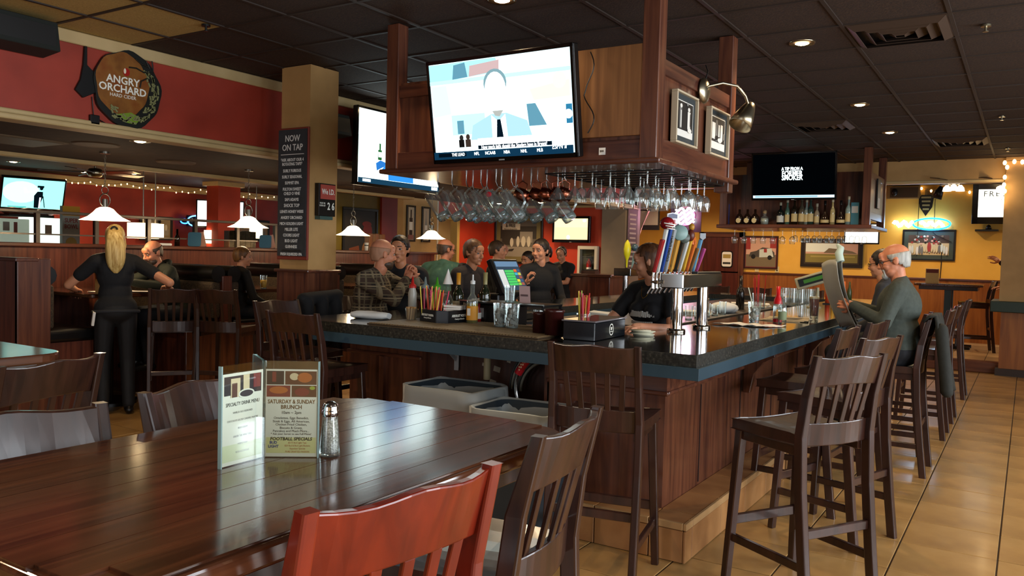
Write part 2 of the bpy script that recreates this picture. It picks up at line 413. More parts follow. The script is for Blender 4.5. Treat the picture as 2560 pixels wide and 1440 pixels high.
# ---- half wall of the booths with ledge and glazed rail
hw = struct(MB().box(XB, XB+0.14, -2.6, 10.9, 0, 1.475).build('wall_half', W_MID))
MB().box(XB-0.06, XB+0.2, -2.6, 10.92, 1.475, 1.515).build('ledge', W_PANELY, hw, bevel=0.008, seg=2)
M_FR = mat('rail_metal', '#6b6258', 0.35, 0.6)
b = MB().box(XB+0.04, XB+0.10, -2.6, 7.6, 1.815, 1.845); y = -2.4; ym = []
while y < 7.6: ym.append(y); y += 0.62
ra = b.build('rail_top', M_FR, hw, bevel=0.004)
for y in ym: MB().box(XB+0.045, XB+0.095, y-0.02, y+0.02, 1.515, 1.815).build('rail_post', M_FR, hw)
for y0, y1 in zip(ym[:-1], ym[1:]):
    if y1 > 3.0:
        MB().box(XB+0.06, XB+0.08, y0+0.02, y1-0.02, 1.595, 1.61).build('rail_bar', M_FR, hw)
        MB().box(XB+0.066, XB+0.072, y0+0.02, y1-0.02, 1.61, 1.81).build('pane', mat('thin_pane_glass', (0.95,0.97,0.96), 0.02, trans=1.0, ior=1.02), hw)

# ================================================================== LIGHT FITTINGS
WARM = (1.0, 0.70, 0.40)
def downlight(x, y, z, power, label, r=0.075, visible_lens=True):
    t = thing('downlight', label, 'ceiling light', (x, y, z), 0, 'recessed ceiling downlights')
    MB().lathe([(r*0.62, 0.012), (r, 0.0), (r*1.12, -0.006), (r*1.15, 0.004)], n=24).build('trim_ring', M_BRASS, t)
    MB().lathe([(0.001, -0.012), (r*0.35, -0.012), (r*0.62, -0.004)], n=20).build('lens', M_BULB, t)
    lamp('downlight_lamp', (0, 0, -0.05), power, WARM, t, 'SPOT', 0.05, R_(150), 0.7)
    return t
downlight(-2.71, 4.09, ZC, 46, 'recessed downlight above the big television at the top edge')
downlight(-1.39, 5.86, ZC, 46, 'nearest and largest downlight right of the gooseneck lamp')
downlight(-1.43, 8.38, ZC, 46, 'middle downlight of the row of three on the right')
downlight(-1.42, 10.29, ZC, 46, 'farthest downlight of the row of three on the right')
downlight(-6.42, 4.18, ZL, 12, 'downlight just under the red soffit below the round cider sign')
downlight(-11.7, 5.75, ZF, 14, 'downlight left of the wall television in the far left room')
downlight(-11.6, 7.45, ZF, 14, 'downlight in the far left room above the string lights')
downlight(-10.6, 9.0, ZF, 14, 'downlight beside the red column in the far left room')
downlight(-6.75, 11.3, ZL, 20, 'downlight in the low ceiling in front of the far red wall')
downlight(-5.0, 12.4, ZC-0.02, 20, 'downlight at the end of the ceiling near the neon light')
# fittings above and behind the photographer, outside the picture
for x, y, lb in [(0.6, 0.2, 'right of the photographer'), (0.6, 3.2, 'above the right aisle near the windows'), (-2.7, 0.4, 'above the near left stools'), (-4.4, 1.4, 'above the small left table'), (0.9, 7.5, 'above the far right aisle'), (-3.3, 7.5, 'above the middle of the bar'), (-3.3, 10.2, 'above the far end of the bar'), (-4.9, 6.6, 'above the left row of drinkers')]:
    downlight(x, y, ZC, 48, 'recessed downlight out of view '+lb)
for k, (x, y) in enumerate([(-3.8, 15.2), (-1.6, 15.2), (0.6, 15.0), (-5.6, 15.0)]):
    downlight(x, y, 2.95, 60, 'recessed yellow room downlight hidden by the soffit, %s from the door' % ('second', 'third', 'fourth', 'first')[k])
for k, (x, y) in enumerate([(-7.9, 12.0), (-7.0, 11.9)]):
    downlight(x, y, ZL, 26, 'recessed downlight washing the far red wall above its %s' % ('framed photo', 'television')[k])
for k, (x, y) in enumerate([(-12.2, 7.0), (-12.2, 9.4), (-10.3, 11.6)]):
    downlight(x, y, ZF, 24, 'recessed far left room downlight near the %s' % ('teal television', 'neon beer sign', 'olive wall')[k])
# ================================================================== STOOLS
def arc_y(x, w, sag): return -sag*(1-(2*x/w)**2)
def stool_proto(name, wood_m, label, top=1.13, W=0.43):
    t = thing(name, label, 'bar stool', (0,0,0), 0, 'wooden bar stools')
    # seat: scooped slab
    n = 8; up = []; vs = []; fs = []
    for i in range(n+1):
        for j in range(n+1):
            u, v = i/n*2-1, j/n*2-1
            hw = 0.215-0.012*(v+1)/2*0 ; x = u*hw*(1-0.06*max(-v, 0)); y = v*0.2+0.012*(1-u*u)*(1 if v > 0 else -1)*abs(v)
            z = 0.775-0.022*(1-u*u)*(1-(v*0.8)**2)*1.0 + 0.006*u*u
            vs.append((x, y, z))
    k = (n+1)**2; vs += [(x, y, 0.735) for x, y, z in vs]
    for i in range(n):
        for j in range(n):
            a = i*(n+1)+j; q = (a, a+n+1, a+n+2, a+1); fs += [q, tuple(p+k for p in reversed(q))]
    rim = [j for j in range(n+1)]+[i*(n+1)+n for i in range(1, n+1)]+[n*(n+1)+j for j in range(n-1, -1, -1)]+[i*(n+1) for i in range(n-1, 0, -1)]
    for a, c in zip(rim, rim[1:]+rim[:1]): fs.append((c, a, a+k, c+k))
    MB().add(vs, fs).build('seat', wood_m, t, bevel=0.006, seg=2)
    for s in (-1, 1):   # front legs
        MB().bar((s*0.215, 0.205, 0), (s*0.185, 0.165, 0.74), 0.036, 0.036, w2=0.042, d2=0.042).build('leg', wood_m, t, bevel=0.004)
    prof = [(-0.285, 0.0), (-0.255, 0.25), (-0.225, 0.55), (-0.215, 0.78), (-0.235, 0.95), (-0.285, top+0.004)]
    for s in (-1, 1):   # rear legs rise into the back posts
        rg = []
        for y, z in prof:
            x = s*(0.205 if z < 0.8 else 0.2); w_ = 0.017 if z < 0.8 else 0.015; d_ = 0.024 if z < 1 else 0.015
            rg.append([(x-w_, y-d_, z), (x+w_, y-d_, z), (x+w_, y+d_, z), (x-w_, y+d_, z)])
        MB().rings(rg, smooth=False).build('leg', wood_m, t, bevel=0.006, seg=2)
    # curved top rail with wavy crest
    def curved(z0f, z1f, y0, th, lean, nm, hw=0.187, sag=0.035, m=wood_m):
        rg = []; N = 12
        for i in range(N+1):
            u = i/N*2-1; x = u*hw; s_ = -sag*(1-u*u); z0, z1 = z0f(u), z1f(u)
            rg.append([(x, y0+s_-th/2, z0), (x, y0+s_+th/2, z0), (x, y0+s_+th/2-lean, z1), (x, y0+s_-th/2-lean, z1)])
        return MB().rings(rg, smooth=False).build(nm, m, t, bevel=0.004, seg=2)
    curved(lambda u: top-0.135+0.012*(1-u*u), lambda u: top-0.002+0.006*math.cos(u*PI*1.5)*(1-abs(u)*0.3), -0.245, 0.022, 0.036, 'top_rail')
    curved(lambda u: 0.735, lambda u: 0.835, -0.2, 0.022, 0.006, 'lower_rail', 0.19, 0.03)
    for i in range(5):
        u = (i-2)*0.36; x0 = u*0.185; s_ = -0.035*(1-u*u)
        MB().bar((x0*0.92, -0.207+s_*0.9, 0.825), (x0, -0.25+s_, top-0.12), 0.026, 0.011, up=(0,1,0)).build('slat', wood_m, t, bevel=0.002)
    MB().bar((-0.2, 0.19, 0.30), (0.2, 0.19, 0.30), 0.022, 0.045, up=(0,0,1)).build('stretcher', wood_m, t, bevel=0.003)
    MB().bar((-0.2, -0.24, 0.36), (0.2, -0.24, 0.36), 0.022, 0.04, up=(0,0,1)).build('stretcher', wood_m, t, bevel=0.003)
    for s in (-1, 1):
        MB().bar((s*0.203, 0.19, 0.22), (s*0.205, -0.25, 0.22), 0.022, 0.038).build('stretcher', wood_m, t, bevel=0.003)
        MB().box(s*0.185-0.011, s*0.185+0.011, -0.19, 0.165, 0.69, 0.735).build('apron', wood_m, t, bevel=0.002)
    MB().box(-0.17, 0.17, 0.155, 0.177, 0.69, 0.735).build('apron', wood_m, t, bevel=0.002)
    return t
ST = stool_proto('bar_stool', W_STOOL, 'dark bar stool at the corner of the bar front, nearest the beer taps')
_used = [False]
def stool(x, y, deg, label, src=None):
    """deg: direction the sitter faces, measured from +Y anticlockwise"""
    s = src or ST
    f = not _used[0] and s is ST
    if s is ST: _used[0] = True
    return put(s, (x, y, 0), R_(deg), label, 'wooden bar stools', first=f)
stool(-1.68, 3.54, 11, 'dark wooden bar stool at the bar front, nearest the corner with the beer taps')
stool(-0.867, 3.863, 59, 'dark wooden bar stool turned outward at the right side, nearest the camera')
stool(-0.914, 4.84, 71, 'second dark bar stool along the right side of the bar, pulled out')
stool(-1.19, 5.32, 84, 'dark bar stool pushed right under the right bar edge, between pulled-out neighbours')
stool(-1.12, 6.02, 82, 'dark bar stool pushed in just before the man with the newspaper')
MANST = stool(-0.86, 6.66, 90, 'dark bar stool carrying the newspaper reader and a hanging coat')
stool(-0.95, 7.35, 90, 'bar stool just behind the newspaper reader')
stool(-0.85, 8.15, 90, 'second bar stool behind the newspaper reader')
stool(-0.85, 9.05, 90, 'third bar stool behind the newspaper reader')
stool(-0.85, 10.7, 90, 'farthest bar stool on the right, before the step to the yellow room')
# around the near table
stool(-1.75, 1.567, -76, 'dark bar stool with blue and red sheen at far end of the table left side')
stool(-1.677, 0.915, -98, 'bar stool reflecting white window light at the table left side')
RD = stool_proto('bar_stool', W_RED, 'cherry red bar stool at the near table, bottom centre', top=1.14)
RD.location = (-1.13, 1.085, 0); RD.rotation_euler = (0, 0, R_(81))
stool(-1.195, 1.683, 98, 'dark worn bar stool at the far right corner of the near table')
stool(-3.035, 1.41, 105, 'dark bar stool with its back to the camera before the left table')
# left end of the bar and booth tables
stool(-3.85, 3.80, 4, 'dark bar stool at the left end of the bar front, back to the camera')
stool(-4.48, 4.22, -90, 'dark bar stool at the left side of the bar beside the pillar')
stool(-6.74, 4.74, 55, 'left one of two dark stools standing behind the waitress')
stool(-6.36, 5.06, 25, 'right one of two dark stools at the end of the booth table')
stool(-4.62, 5.1, -90, 'bar stool with a black jacket under the plaid shirt man')
for k, (y_, lb) in enumerate([(5.78, 'bar stool of the dark haired person behind the plaid shirt man'), (6.63, 'bar stool of the man in the dark hoodie'), (7.82, 'bar stool of the man in the black shirt')]):
    stool(-4.62, y_, -90, lb)
for k, (x_, lb) in enumerate([(-3.85, 'left'), (-3.25, 'middle'), (-2.55, 'right')]):
    stool(x_, 11.35, 180, 'far bar stool at the end of the bar, %s one of three' % lb)

# ================================================================== NEAR TABLE
def round_poly(x0, x1, y0, y1, r, n=6):
    out = []
    for cx, cy, a in ((x1-r, y1-r, 0), (x0+r, y1-r, PI/2), (x0+r, y0+r, PI), (x1-r, y0+r, 3*PI/2)):
        out += [(cx+r*math.cos(a+PI/2*k/n), cy+r*math.sin(a+PI/2*k/n)) for k in range(n+1)]
    return out
def pub_table(cx, cy, hx, hy, label, base='#2b4551', r=0.12, rz=0, planks=True):
    t = thing('pub_table', label, 'table', (cx, cy, 0), rz)
    MB().prism(round_poly(-hx, hx, -hy, hy, r), 1.022, 1.062).build('table_top', W_TABLE, t, bevel=0.008, seg=3)
    tp = t.children[0]
    if planks:
        k = 9; wd = (2*hx-0.02)/k
        # narrow planks under a gloss finish
        for i in range(k):
            x0 = -hx+0.01+i*wd; c = 0.0
            inset = 0.0
            if i in (0, k-1): inset = 0.07
            if i in (1, k-2): inset = 0.012
            MB().box(x0+0.0003, x0+wd-0.0003, -hy+0.008+inset, hy-0.008-inset, 1.06, 1.067).build('plank', W_TABLE, tp, bevel=0.0007)
    bm_ = mat('table_base_blue', base, 0.4)
    MB().box(-0.05, 0.05, -hy*0.62, -hy*0.62+0.1, 0.03, 1.022).build('pedestal', bm_, t, bevel=0.006)
    MB().box(-0.05, 0.05, hy*0.62-0.1, hy*0.62, 0.03, 1.022).build('pedestal', bm_, t, bevel=0.006)
    MB().box(-hx*0.7, hx*0.7, -hy*0.62, -hy*0.62+0.1, 0, 0.05).build('foot', M_BLACK, t, bevel=0.006)
    MB().box(-hx*0.7, hx*0.7, hy*0.62-0.1, hy*0.62, 0, 0.05).build('foot', M_BLACK, t, bevel=0.006)
    MB().box(-hx*0.85, hx*0.85, -hy*0.75, hy*0.75, 0.96, 1.022).build('apron', W_STOOL, t, bevel=0.004)
    return t
pub_table(-1.41, 1.255, 0.415, 0.665, 'glossy dark brown plank table in the foreground')
pub_table(-3.85, 1.5, 0.42, 0.42, 'small dark table at the left edge behind the near stools', planks=False)

# ================================================================== THE BAR
bar = thing('bar_counter', 'island bar with dark granite top, blue edge and cherry wood panels', 'bar', (0,0,0))
GT, GB, BB = 1.067, 1.005, 0.945
XR, YF, XL, YE = -1.315, 3.74, -4.12, 11.0
wR, wF, wL = 0.66, 0.82, 0.62
def ring_slab(nm, z0, z1, m, g, bev=0.004):
    b = MB()
    x0, x1, y0, y1 = XL-g, XR+g, YF-g, YE+g
    ix0, ix1, iy0, iy1 = XL+wL, XR-wR, YF+wF, YE-0.6
    O = [(x0+0.0, y0+0.22), (x0+0.28, y0), (x1, y0), (x1, y1), (x0, y1)]
    I = [(ix0, iy0), (ix0+0.001, iy0), (ix1, iy0), (ix1, iy1), (ix0, iy1)]
    n = 5; vs = [(x, y, z1) for x, y in O]+[(x, y, z1) for x, y in I]+[(x, y, z0) for x, y in O]+[(x, y, z0) for x, y in I]
    fs = []
    for i in range(n):
        j = (i+1) % n
        fs += [(i, j, j+n, i+n), (2*n+i, 3*n+i, 3*n+j, 2*n+j), (i, 2*n+i, 2*n+j, j), (n+i, n+j, 3*n+j, 3*n+i)]
    return b.add(vs, fs).build(nm, m, bar, bevel=bev)
ring_slab('granite_edge', GB, GT-0.001, M_GRANE, 0.0)
ring_slab('granite_top', GT-0.003, GT, M_GRAN, -0.003, 0)
ring_slab('blue_substrate', BB, GB, M_BLUE, 0.018)
# cherry panels below: front right, right side, left side
PX, PY = -1.585, 4.04
b = MB().box(-2.30, PX, PY, PY+0.05, 0.2, BB); b.build('front_panel', W_PANEL, bar)
MB().box(PX-0.05, PX, PY+0.05, 10.7, 0.2, BB).build('side_panel', W_PANEL, bar)
for k in range(9):
    y = PY+0.55+k*0.78
    MB().box(PX-0.002, PX+0.004, y, y+0.012, 0.22, 0.80).build('panel_seam', mat('panel_groove', '#24100a', 0.6), bar)
for (a, c) in (((-2.30, PY-0.022, 0.80), (PX+0.022, PY, 0.825)), ((PX, PY, 0.80), (PX+0.022, 10.7, 0.825))):
    MB().box(a[0], c[0], a[1], c[1], a[2], c[2]).build('rail_moulding', W_PANELX, bar, bevel=0.009, seg=2)
for (a, c) in (((-2.30, PY-0.012, 0.825), (PX+0.012, PY, BB)), ((PX, PY, 0.825), (PX+0.012, 10.7, BB))):
    MB().box(a[0], c[0], a[1], c[1], a[2], c[2]).build('frieze', W_PANELX, bar)
# curved brackets under the right overhang
for y in (5.45, 7.2, 9.0):
    pr = [(0, 0), (0.2, 0), (0.2, -0.05), (0.13, -0.09), (0.07, -0.17), (0.045, -0.3), (0, -0.3)]
    MB().plate(pr, (Vector((PX+0.012, y, BB)), Vector((1,0,0)), Vector((0,0,1))), 0.06).build('bracket', W_PANEL, bar, bevel=0.003)
# open service front: back boards, kick boards
MB().box(-3.45, -2.30, 4.38, 4.42, 0.0, BB).build('service_back', wood('worn_service_board', '#33211c', '#513329', (20, 20, 2), 0.55, 0), bar)
MB().box(-4.08, -3.42, 4.30, 4.38, 0.0, BB).build('left_panel', W_PANEL, bar)
MB().box(-4.10, -3.42, 4.28, 4.31, 0.795, 0.82).build('rail_moulding', W_PANELX, bar, bevel=0.008, seg=2)
MB().box(-3.78, -3.74, 4.27, 4.30, 0.0, 0.795).build('stile', W_PANEL, bar)
MB().box(-2.32, -2.28, PY, 4.4, 0.0, BB).build('end_board', W_PANEL, bar)
MB().box(XL+0.2, XL+0.25, 4.35, 10.7, 0.0, BB).build('left_side_panel', W_PANEL, bar)
b = MB().bar((-3.18, 4.36, BB), (-3.18, 4.36, BB-0.2), 0.035, 0.006, up=(0,1,0)).bar((-3.18, 4.36, BB-0.004), (-3.18, 4.15, BB-0.004), 0.035, 0.006).bar((-3.18, 4.355, BB-0.13), (-3.18, 4.2, BB-0.01), 0.006, 0.025)
b.build('shelf_bracket', M_LIGHTGREY, bar)
for x, z, s in ((-2.97, 0.80, 0.03), (-2.87, 0.78, 0.05), (-2.78, 0.84, 0.028), (-2.9, 0.69, 0.05)):
    MB().obox((x, 4.378, z), (s, 0.002, s*0.7), (0, 0.2, 0)).build('label_remnant', mat('torn_label', '#a39a88', 0.8), bar)
# inner fronts of the bar (bartender side)
MB().box(XL+wL-0.02, XR-wR+0.02, YF+wF-0.03, YF+wF, 0.0, BB).build('inner_front', M_DKGREY, bar)
MB().box(XR-wR-0.005, XR-wR+0.03, YF+wF, YE-0.7, 0.0, BB).build('inner_right', M_DKGREY, bar)
MB().box(XL+wL-0.03, XL+wL+0.005, YF+wF, YE-0.7, 0.0, BB).build('inner_left', M_DKGREY, bar)

# tiled foot step round the bar
cu = struct(MB().box(-2.2, -1.395, 3.87, 4.1, 0.0, 0.195).box(-1.62, -1.395, 4.05, 10.6, 0.0, 0.195).build('trim_foot_step', M_GROUT))
M_CT = speckle('curb_tile', ['#7d5432', '#986c42', '#a67a4e'], [0.3, 0.5, 0.72], 3.5, 0.32, 0.05)
M_NOSE = mat('nosing_tile', '#a58258', 0.35)
x = -2.2
while x < -1.40:
    x1 = min(x+0.31, -1.395)
    MB().box(x+0.003, x1-0.003, 3.858, 3.87, 0.004, 0.165).build('riser_tile', M_CT, cu, bevel=0.002)
    MB().box(x+0.003, x1-0.003, 3.853, 3.872, 0.169, 0.205).build('nosing_tile', M_NOSE, cu, bevel=0.003)
    MB().box(x+0.003, x1-0.003, 3.874, PY-0.002, 0.19, 0.203).build('tread_tile', M_CT, cu, bevel=0.002)
    x += 0.31
y = 3.853; k = 0
while y < 10.6:
    y1 = y+(0.10 if k == 0 else 0.46)
    MB().box(-1.395, -1.383, y+0.003, y1-0.003, 0.004, 0.165).build('riser_tile', M_CT, cu, bevel=0.002)
    MB().box(-1.397, -1.378, y+0.003, y1-0.003, 0.169, 0.205).build('nosing_tile', M_NOSE, cu, bevel=0.003)
    MB().box(PX+0.002, -1.399, max(y, 4.04)+0.003, y1-0.003, 0.19, 0.203).build('tread_tile', M_CT, cu, bevel=0.002) if y1 > 4.1 else None
    y = y1; k += 1
# ================================================================== CABINETS OVER THE BAR
def thin_glass(name, tint, gloss=0.05, blend=0.25, body=0.0):
    if name in MATS: return MATS[name]
    m = bpy.data.materials.new(name); m.use_nodes = True; nt = m.node_tree; nt.nodes.clear(); N = nt.nodes
    t = N.new('ShaderNodeBsdfTransparent'); t.inputs[0].default_value = (*tint, 1)
    g = N.new('ShaderNodeBsdfGlossy'); g.inputs['Roughness'].default_value = gloss; g.inputs[0].default_value = (0.95, 1, 1, 1)
    lw = N.new('ShaderNodeLayerWeight'); lw.inputs[0].default_value = blend
    mr = N.new('ShaderNodeMapRange'); mr.inputs[3].default_value = 0.06; mr.inputs[4].default_value = 0.75
    nt.links.new(lw.outputs['Fresnel'], mr.inputs[0])
    mx = N.new('ShaderNodeMixShader'); o = N.new('ShaderNodeOutputMaterial')
    nt.links.new(mr.outputs[0], mx.inputs[0]); nt.links.new(t.outputs[0], mx.inputs[1]); nt.links.new(g.outputs[0], mx.inputs[2])
    last = mx
    if body:
        d = N.new('ShaderNodeBsdfDiffuse'); d.inputs[0].default_value = (0.8, 0.86, 0.84, 1)
        m2 = N.new('ShaderNodeMixShader'); m2.inputs[0].default_value = body
        nt.links.new(mx.outputs[0], m2.inputs[1]); nt.links.new(d.outputs[0], m2.inputs[2]); last = m2
    nt.links.new(last.outputs[0], o.inputs[0]); MATS[name] = m
    return m
G_THIN = thin_glass('glassware', (0.93, 0.97, 0.96), 0.05, 0.28, 0.05)
G_ACR = thin_glass('acrylic', (0.95, 0.98, 0.97), 0.03, 0.2)
G_FILM = thin_glass('clear_bin_liner', (0.62, 0.66, 0.68), 0.5, 0.1, 0.24)
SC.cycles.transparent_max_bounces = 32

def cabinet(label, x0, x1, y0, y1, z0, ztop_front, ztop_side, ply=True, dark=None):
    t = thing('hanging_cabinet', label, 'cabinet', ((x0+x1)/2, (y0+y1)/2, z0))
    ox, oy, oz = t.location
    X0, X1, Y0, Y1 = x0-ox, x1-ox, y0-oy, y1-oy
    H = ZC-z0
    wp, wr_ = W_PANEL, W_PANELX
    pw = 0.1
    for (a, c) in ((X0, Y0), (X1-pw, Y0), (X0, Y1-pw), (X1-pw, Y1-pw)):
        lo = 0.0 if not (a > 0 and c > 0) else -0.09
        MB().box(a, a+pw, c, c+pw, lo, H).build('post', wp, t, bevel=0.004)
    hf, hs = ztop_front-z0, ztop_side-z0
    # panels with rails, on all four sides
    MB().box(X0+pw, X1-pw, Y0+0.035, Y0+0.06, 0.1, hf-0.06).build('front_panel', wp, t)
    MB().box(X0+pw, X1-pw, Y0+0.015, Y0+0.07, 0.0, 0.11).build('bottom_rail', wr_, t, bevel=0.003)
    if not ply: MB().box(X0+pw, X1-pw, Y0+0.015, Y0+0.07, hf-0.1, hf).build('top_rail', wr_, t, bevel=0.003)
    else:
        MB().box(X0+pw, X0+pw+0.35, Y0+0.015, Y0+0.07, hf-0.16, hf-0.08).build('top_rail', wr_, t, bevel=0.003)
        MB().box(X1-pw-0.55, X1-pw-0.0, Y0+0.005, Y0+0.034, 0.13, hf).build('plywood_panel', W_PLY, t, bevel=0.002)
    MB().box(X1-0.055, X1-0.03, Y0+pw, Y1-pw, 0.1, hs-0.06).build('side_panel', wp, t)
    MB().box(X1-0.07, X1-0.012, Y0+pw, Y1-pw, 0.0, 0.12).build('bottom_rail', W_PANELY, t, bevel=0.003)
    MB().box(X1-0.07, X1-0.012, Y0+pw, Y1-pw, hs-0.085, hs).build('top_rail', W_PANELY, t, bevel=0.003)
    MB().box(X0+0.03, X0+0.055, Y0+pw, Y1-pw, 0.0, hs).build('side_panel', wp, t)
    MB().box(X0+pw, X1-pw, Y1-0.06, Y1-0.035, 0.0, hs).build('rear_panel', wp, t)
    MB().box(X0-0.03, X1+0.03, Y0-0.03, Y1+0.03, -0.03, 0.0).build('base_moulding', wr_, t, bevel=0.01, seg=2)
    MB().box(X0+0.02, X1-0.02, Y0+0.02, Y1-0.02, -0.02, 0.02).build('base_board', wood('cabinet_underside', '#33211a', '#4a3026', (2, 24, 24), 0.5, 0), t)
    return t
CA = cabinet('cherry wood cabinet hanging from the ceiling above the bar, big television on it', -3.68, -1.74, 4.18, 5.55, 2.07, 2.70, 2.63)
C2 = thing('hanging_cabinet', 'far hanging liquor cabinet with a bottle shelf and a black television screen', 'cabinet', (-2.78, 12.1, 2.0))
for (a, c) in ((-1.0, -0.62), (0.9, -0.62), (-1.0, 0.62), (0.9, 0.62)):
    MB().box(a, a+0.1, c, c+0.1, 0, 1.03).build('post', W_PANEL, C2, bevel=0.004)
MB().box(-1.03, 1.03, -0.65, 0.75, -0.03, 0.02).build('shelf', W_PANELX, C2, bevel=0.006)
MB().box(-0.95, 0.95, -0.3, -0.26, 0.0, 0.75).build('back_panel', W_PANEL, C2)
MB().box(0.95, 0.98, -0.5, 0.62, 0.1, 0.72).build('side_panel', W_PANEL, C2)
MB().box(0.93, 0.985, -0.52, 0.62, 0.64, 0.72).build('side_rail', W_PANELY, C2, bevel=0.003)
MB().box(0.93, 0.985, -0.52, 0.62, 0.1, 0.2).build('side_rail', W_PANELY, C2, bevel=0.003)
MB().box(-0.98, -0.94, -0.5, 0.62, 0.0, 0.72).build('side_panel', W_PANEL, C2)
MB().box(-0.55, 0.2, -0.27, -0.255, 0.27, 0.45).build('mount_plate', M_BLACK, C2)

# ================================================================== TELEVISIONS
def tv(label, c, yaw, tilt, w_, h_, draw, bez=0.022, base=(1,1,1), bs=1.0, depth=0.06, group=None, mount=0.12):
    t = thing('television', label, 'television', c, 0, group)
    t.rotation_euler = (R_(tilt), 0, R_(yaw))
    a, b = w_/2, h_/2
    MB().box(-a, a, 0.004, depth, -b, b).build('housing', M_BLACK, t, bevel=0.006)
    f = MB()
    f.box(-a, a, -0.006, 0.006, b-bez, b).box(-a, a, -0.006, 0.006, -b, -b+bez*1.3).box(-a, -a+bez, -0.006, 0.006, -b, b).box(a-bez, a, -0.006, 0.006, -b, b)
    f.build('bezel', mat('gloss_black', '#08080a', 0.12), t, bevel=0.003)
    sw, sh = a-bez, b-bez*1.15
    mats = [glow('screen_%d' % len(MATS), base, bs)]; M_ = MB()
    M_.box(-sw, sw, -0.001, 0.004, -b+bez*1.3, b-bez)
    scr = M_.build('screen', mats[0], t)
    if draw: draw(t, scr, sw, sh)
    MB().box(-0.02, 0.02, -0.008, -0.005, -b+0.004, -b+0.012).build('badge', M_LIGHTGREY, t)
    MB().box(-0.12, 0.12, depth, depth+mount, -0.1, 0.1).build('wall_mount', M_BLACK, t)
    return t
def SF(x=0, z=0): return (Vector((x, -0.002, z)), Vector((1,0,0)), Vector((0,0,1)))
def shapes(parent, items, name='picture'):
    """items: (kind, args, material) ; later ones lie in front"""
    mats, b = [], MB()
    for k, (kind, args, m) in enumerate(items):
        if m not in mats: mats.append(m)
        i = mats.index(m); off = 0.0006*(k+1)
        if kind == 'r': b.rect(*args, SF(), 0.0003, i, off)
        elif kind == 'd': b.disc(*args, SF(), 0.0003, i, off)
        elif kind == 'p': b.plate(args, SF(), 0.0003, i, off)
    return b.build(name, mats, parent)
def G(c, s=1.0): return glow('scr_%s_%.2f' % (c, s), c, s)
def draw1(t, scr, w_, h_):
    c1, c2, c3, c4 = G('#8fd6dc', 1.6), G('#8ed4dd', 1.2), G('#5d93a8', 0.8), G('#0d2436', 0.3)
    wh, sk, su, br = G('#f4ffff', 3.0), G('#f2f4f2', 2.4), G('#8fb4bd', 1.2), G('#b39a9a', 1.0)
    it = [('p', [(-w_, h_*0.62), (-w_, h_), (w_*0.0, h_), (w_*0.05, h_*0.72)], c2), ('p', [(-w_*0.65, h_*0.66), (-w_*0.62, h_*0.95), (-w_*0.45, h_*0.98), (-w_*0.42, h_*0.68)], c3),
          ('p', [(-w_*0.4, h_*0.68), (-w_*0.38, h_*0.9), (0.05*w_, h_*0.95), (0.04*w_, h_*0.74)], br), ('r', (-w_, w_, h_*0.58, h_*0.66), c1),
          ('p', [(-w_*0.98, -h_*0.1), (-w_*0.98, h_*0.55), (-w_*0.75, h_*0.55), (-w_*0.7, -h_*0.05)], G('#b4c7cc', 1.2)), ('p', [(0.5*w_, 0.08*h_), (0.45*w_, 0.3*h_), (0.98*w_, 0.42*h_), (0.98*w_, 0.1*h_)], G('#e6c4a8', 1.4)),
          ('d', (0.85*w_, 0.42*h_, 0.09*w_, 0.16*h_), G('#dcc2b2', 1.3)), ('p', [(-w_*0.7, -h_*0.5), (-w_*0.7, -h_*0.08), (-0.2*w_, -0.08*h_), (-0.2*w_, -0.5*h_)], c1),
          ('r', (-w_*0.62, -w_*0.52, -0.48*h_, -0.2*h_), c3), ('p', [(0.42*w_, -0.42*h_), (0.4*w_, 0.02*h_), (0.52*w_, 0.02*h_), (0.66*w_, -0.42*h_)], c3),
          ('r', (0.92*w_, w_, -0.42*h_, -0.05*h_), G('#2f7fa8', 0.7)), ('d', (0.95*w_, -0.24*h_, 0.05*w_, 0.09*h_), wh),
          ('d', (-0.02*w_, 0.5*h_, 0.165*w_, 0.28*h_), G('#6f8f97', 1.0)), ('d', (-0.02*w_, 0.36*h_, 0.15*w_, 0.36*h_), wh),
          ('p', [(-0.42*w_, -0.62*h_), (-0.38*w_, -0.32*h_), (-0.1*w_, -0.12*h_), (0.12*w_, -0.12*h_), (0.4*w_, -0.3*h_), (0.46*w_, -0.62*h_)], su),
          ('p', [(-0.1*w_, -0.62*h_), (-0.1*w_, -0.14*h_), (0.0, -0.28*h_), (0.1*w_, -0.14*h_), (0.12*w_, -0.62*h_)], wh),
          ('p', [(-0.02*w_, -0.24*h_), (0.03*w_, -0.24*h_), (0.06*w_, -0.6*h_), (-0.04*w_, -0.6*h_)], c4),
          ('p', [(-0.08*w_, -0.06*h_), (0.08*w_, -0.06*h_), (0.02*w_, -0.18*h_), (-0.04*w_, -0.16*h_)], G('#9a9d98', 1.0)),
          ('r', (-0.32*w_, 0.95*w_, -0.74*h_, -0.6*h_), wh), ('r', (-0.32*w_, 0.72*w_, -0.82*h_, -0.74*h_), c4), ('r', (-0.95*w_, -0.38*w_, -0.84*h_, -0.77*h_), wh),
          ('r', (-0.8*w_, -0.4*w_, -0.76*h_, -0.62*h_), G('#dfe8ea', 1.5)), ('d', (-0.56*w_, -0.56*h_, 0.03*w_, 0.06*h_), G('#3d3836', 0.4)), ('d', (-0.46*w_, -0.55*h_, 0.03*w_, 0.06*h_), G('#4b3c34', 0.5)),
          ('r', (-0.6*w_, -0.52*w_, -0.76*h_, -0.6*h_), G('#24201f', 0.3)), ('r', (-0.5*w_, -0.42*w_, -0.76*h_, -0.6*h_), G('#4b3c34', 0.5)),
          ('r', (-w_, w_, -1.0*h_, -0.84*h_), G('#14405e', 0.5)), ('r', (-0.93*w_, -0.5*w_, -0.95*h_, -0.87*h_), G('#0b1c2a', 0.3))]
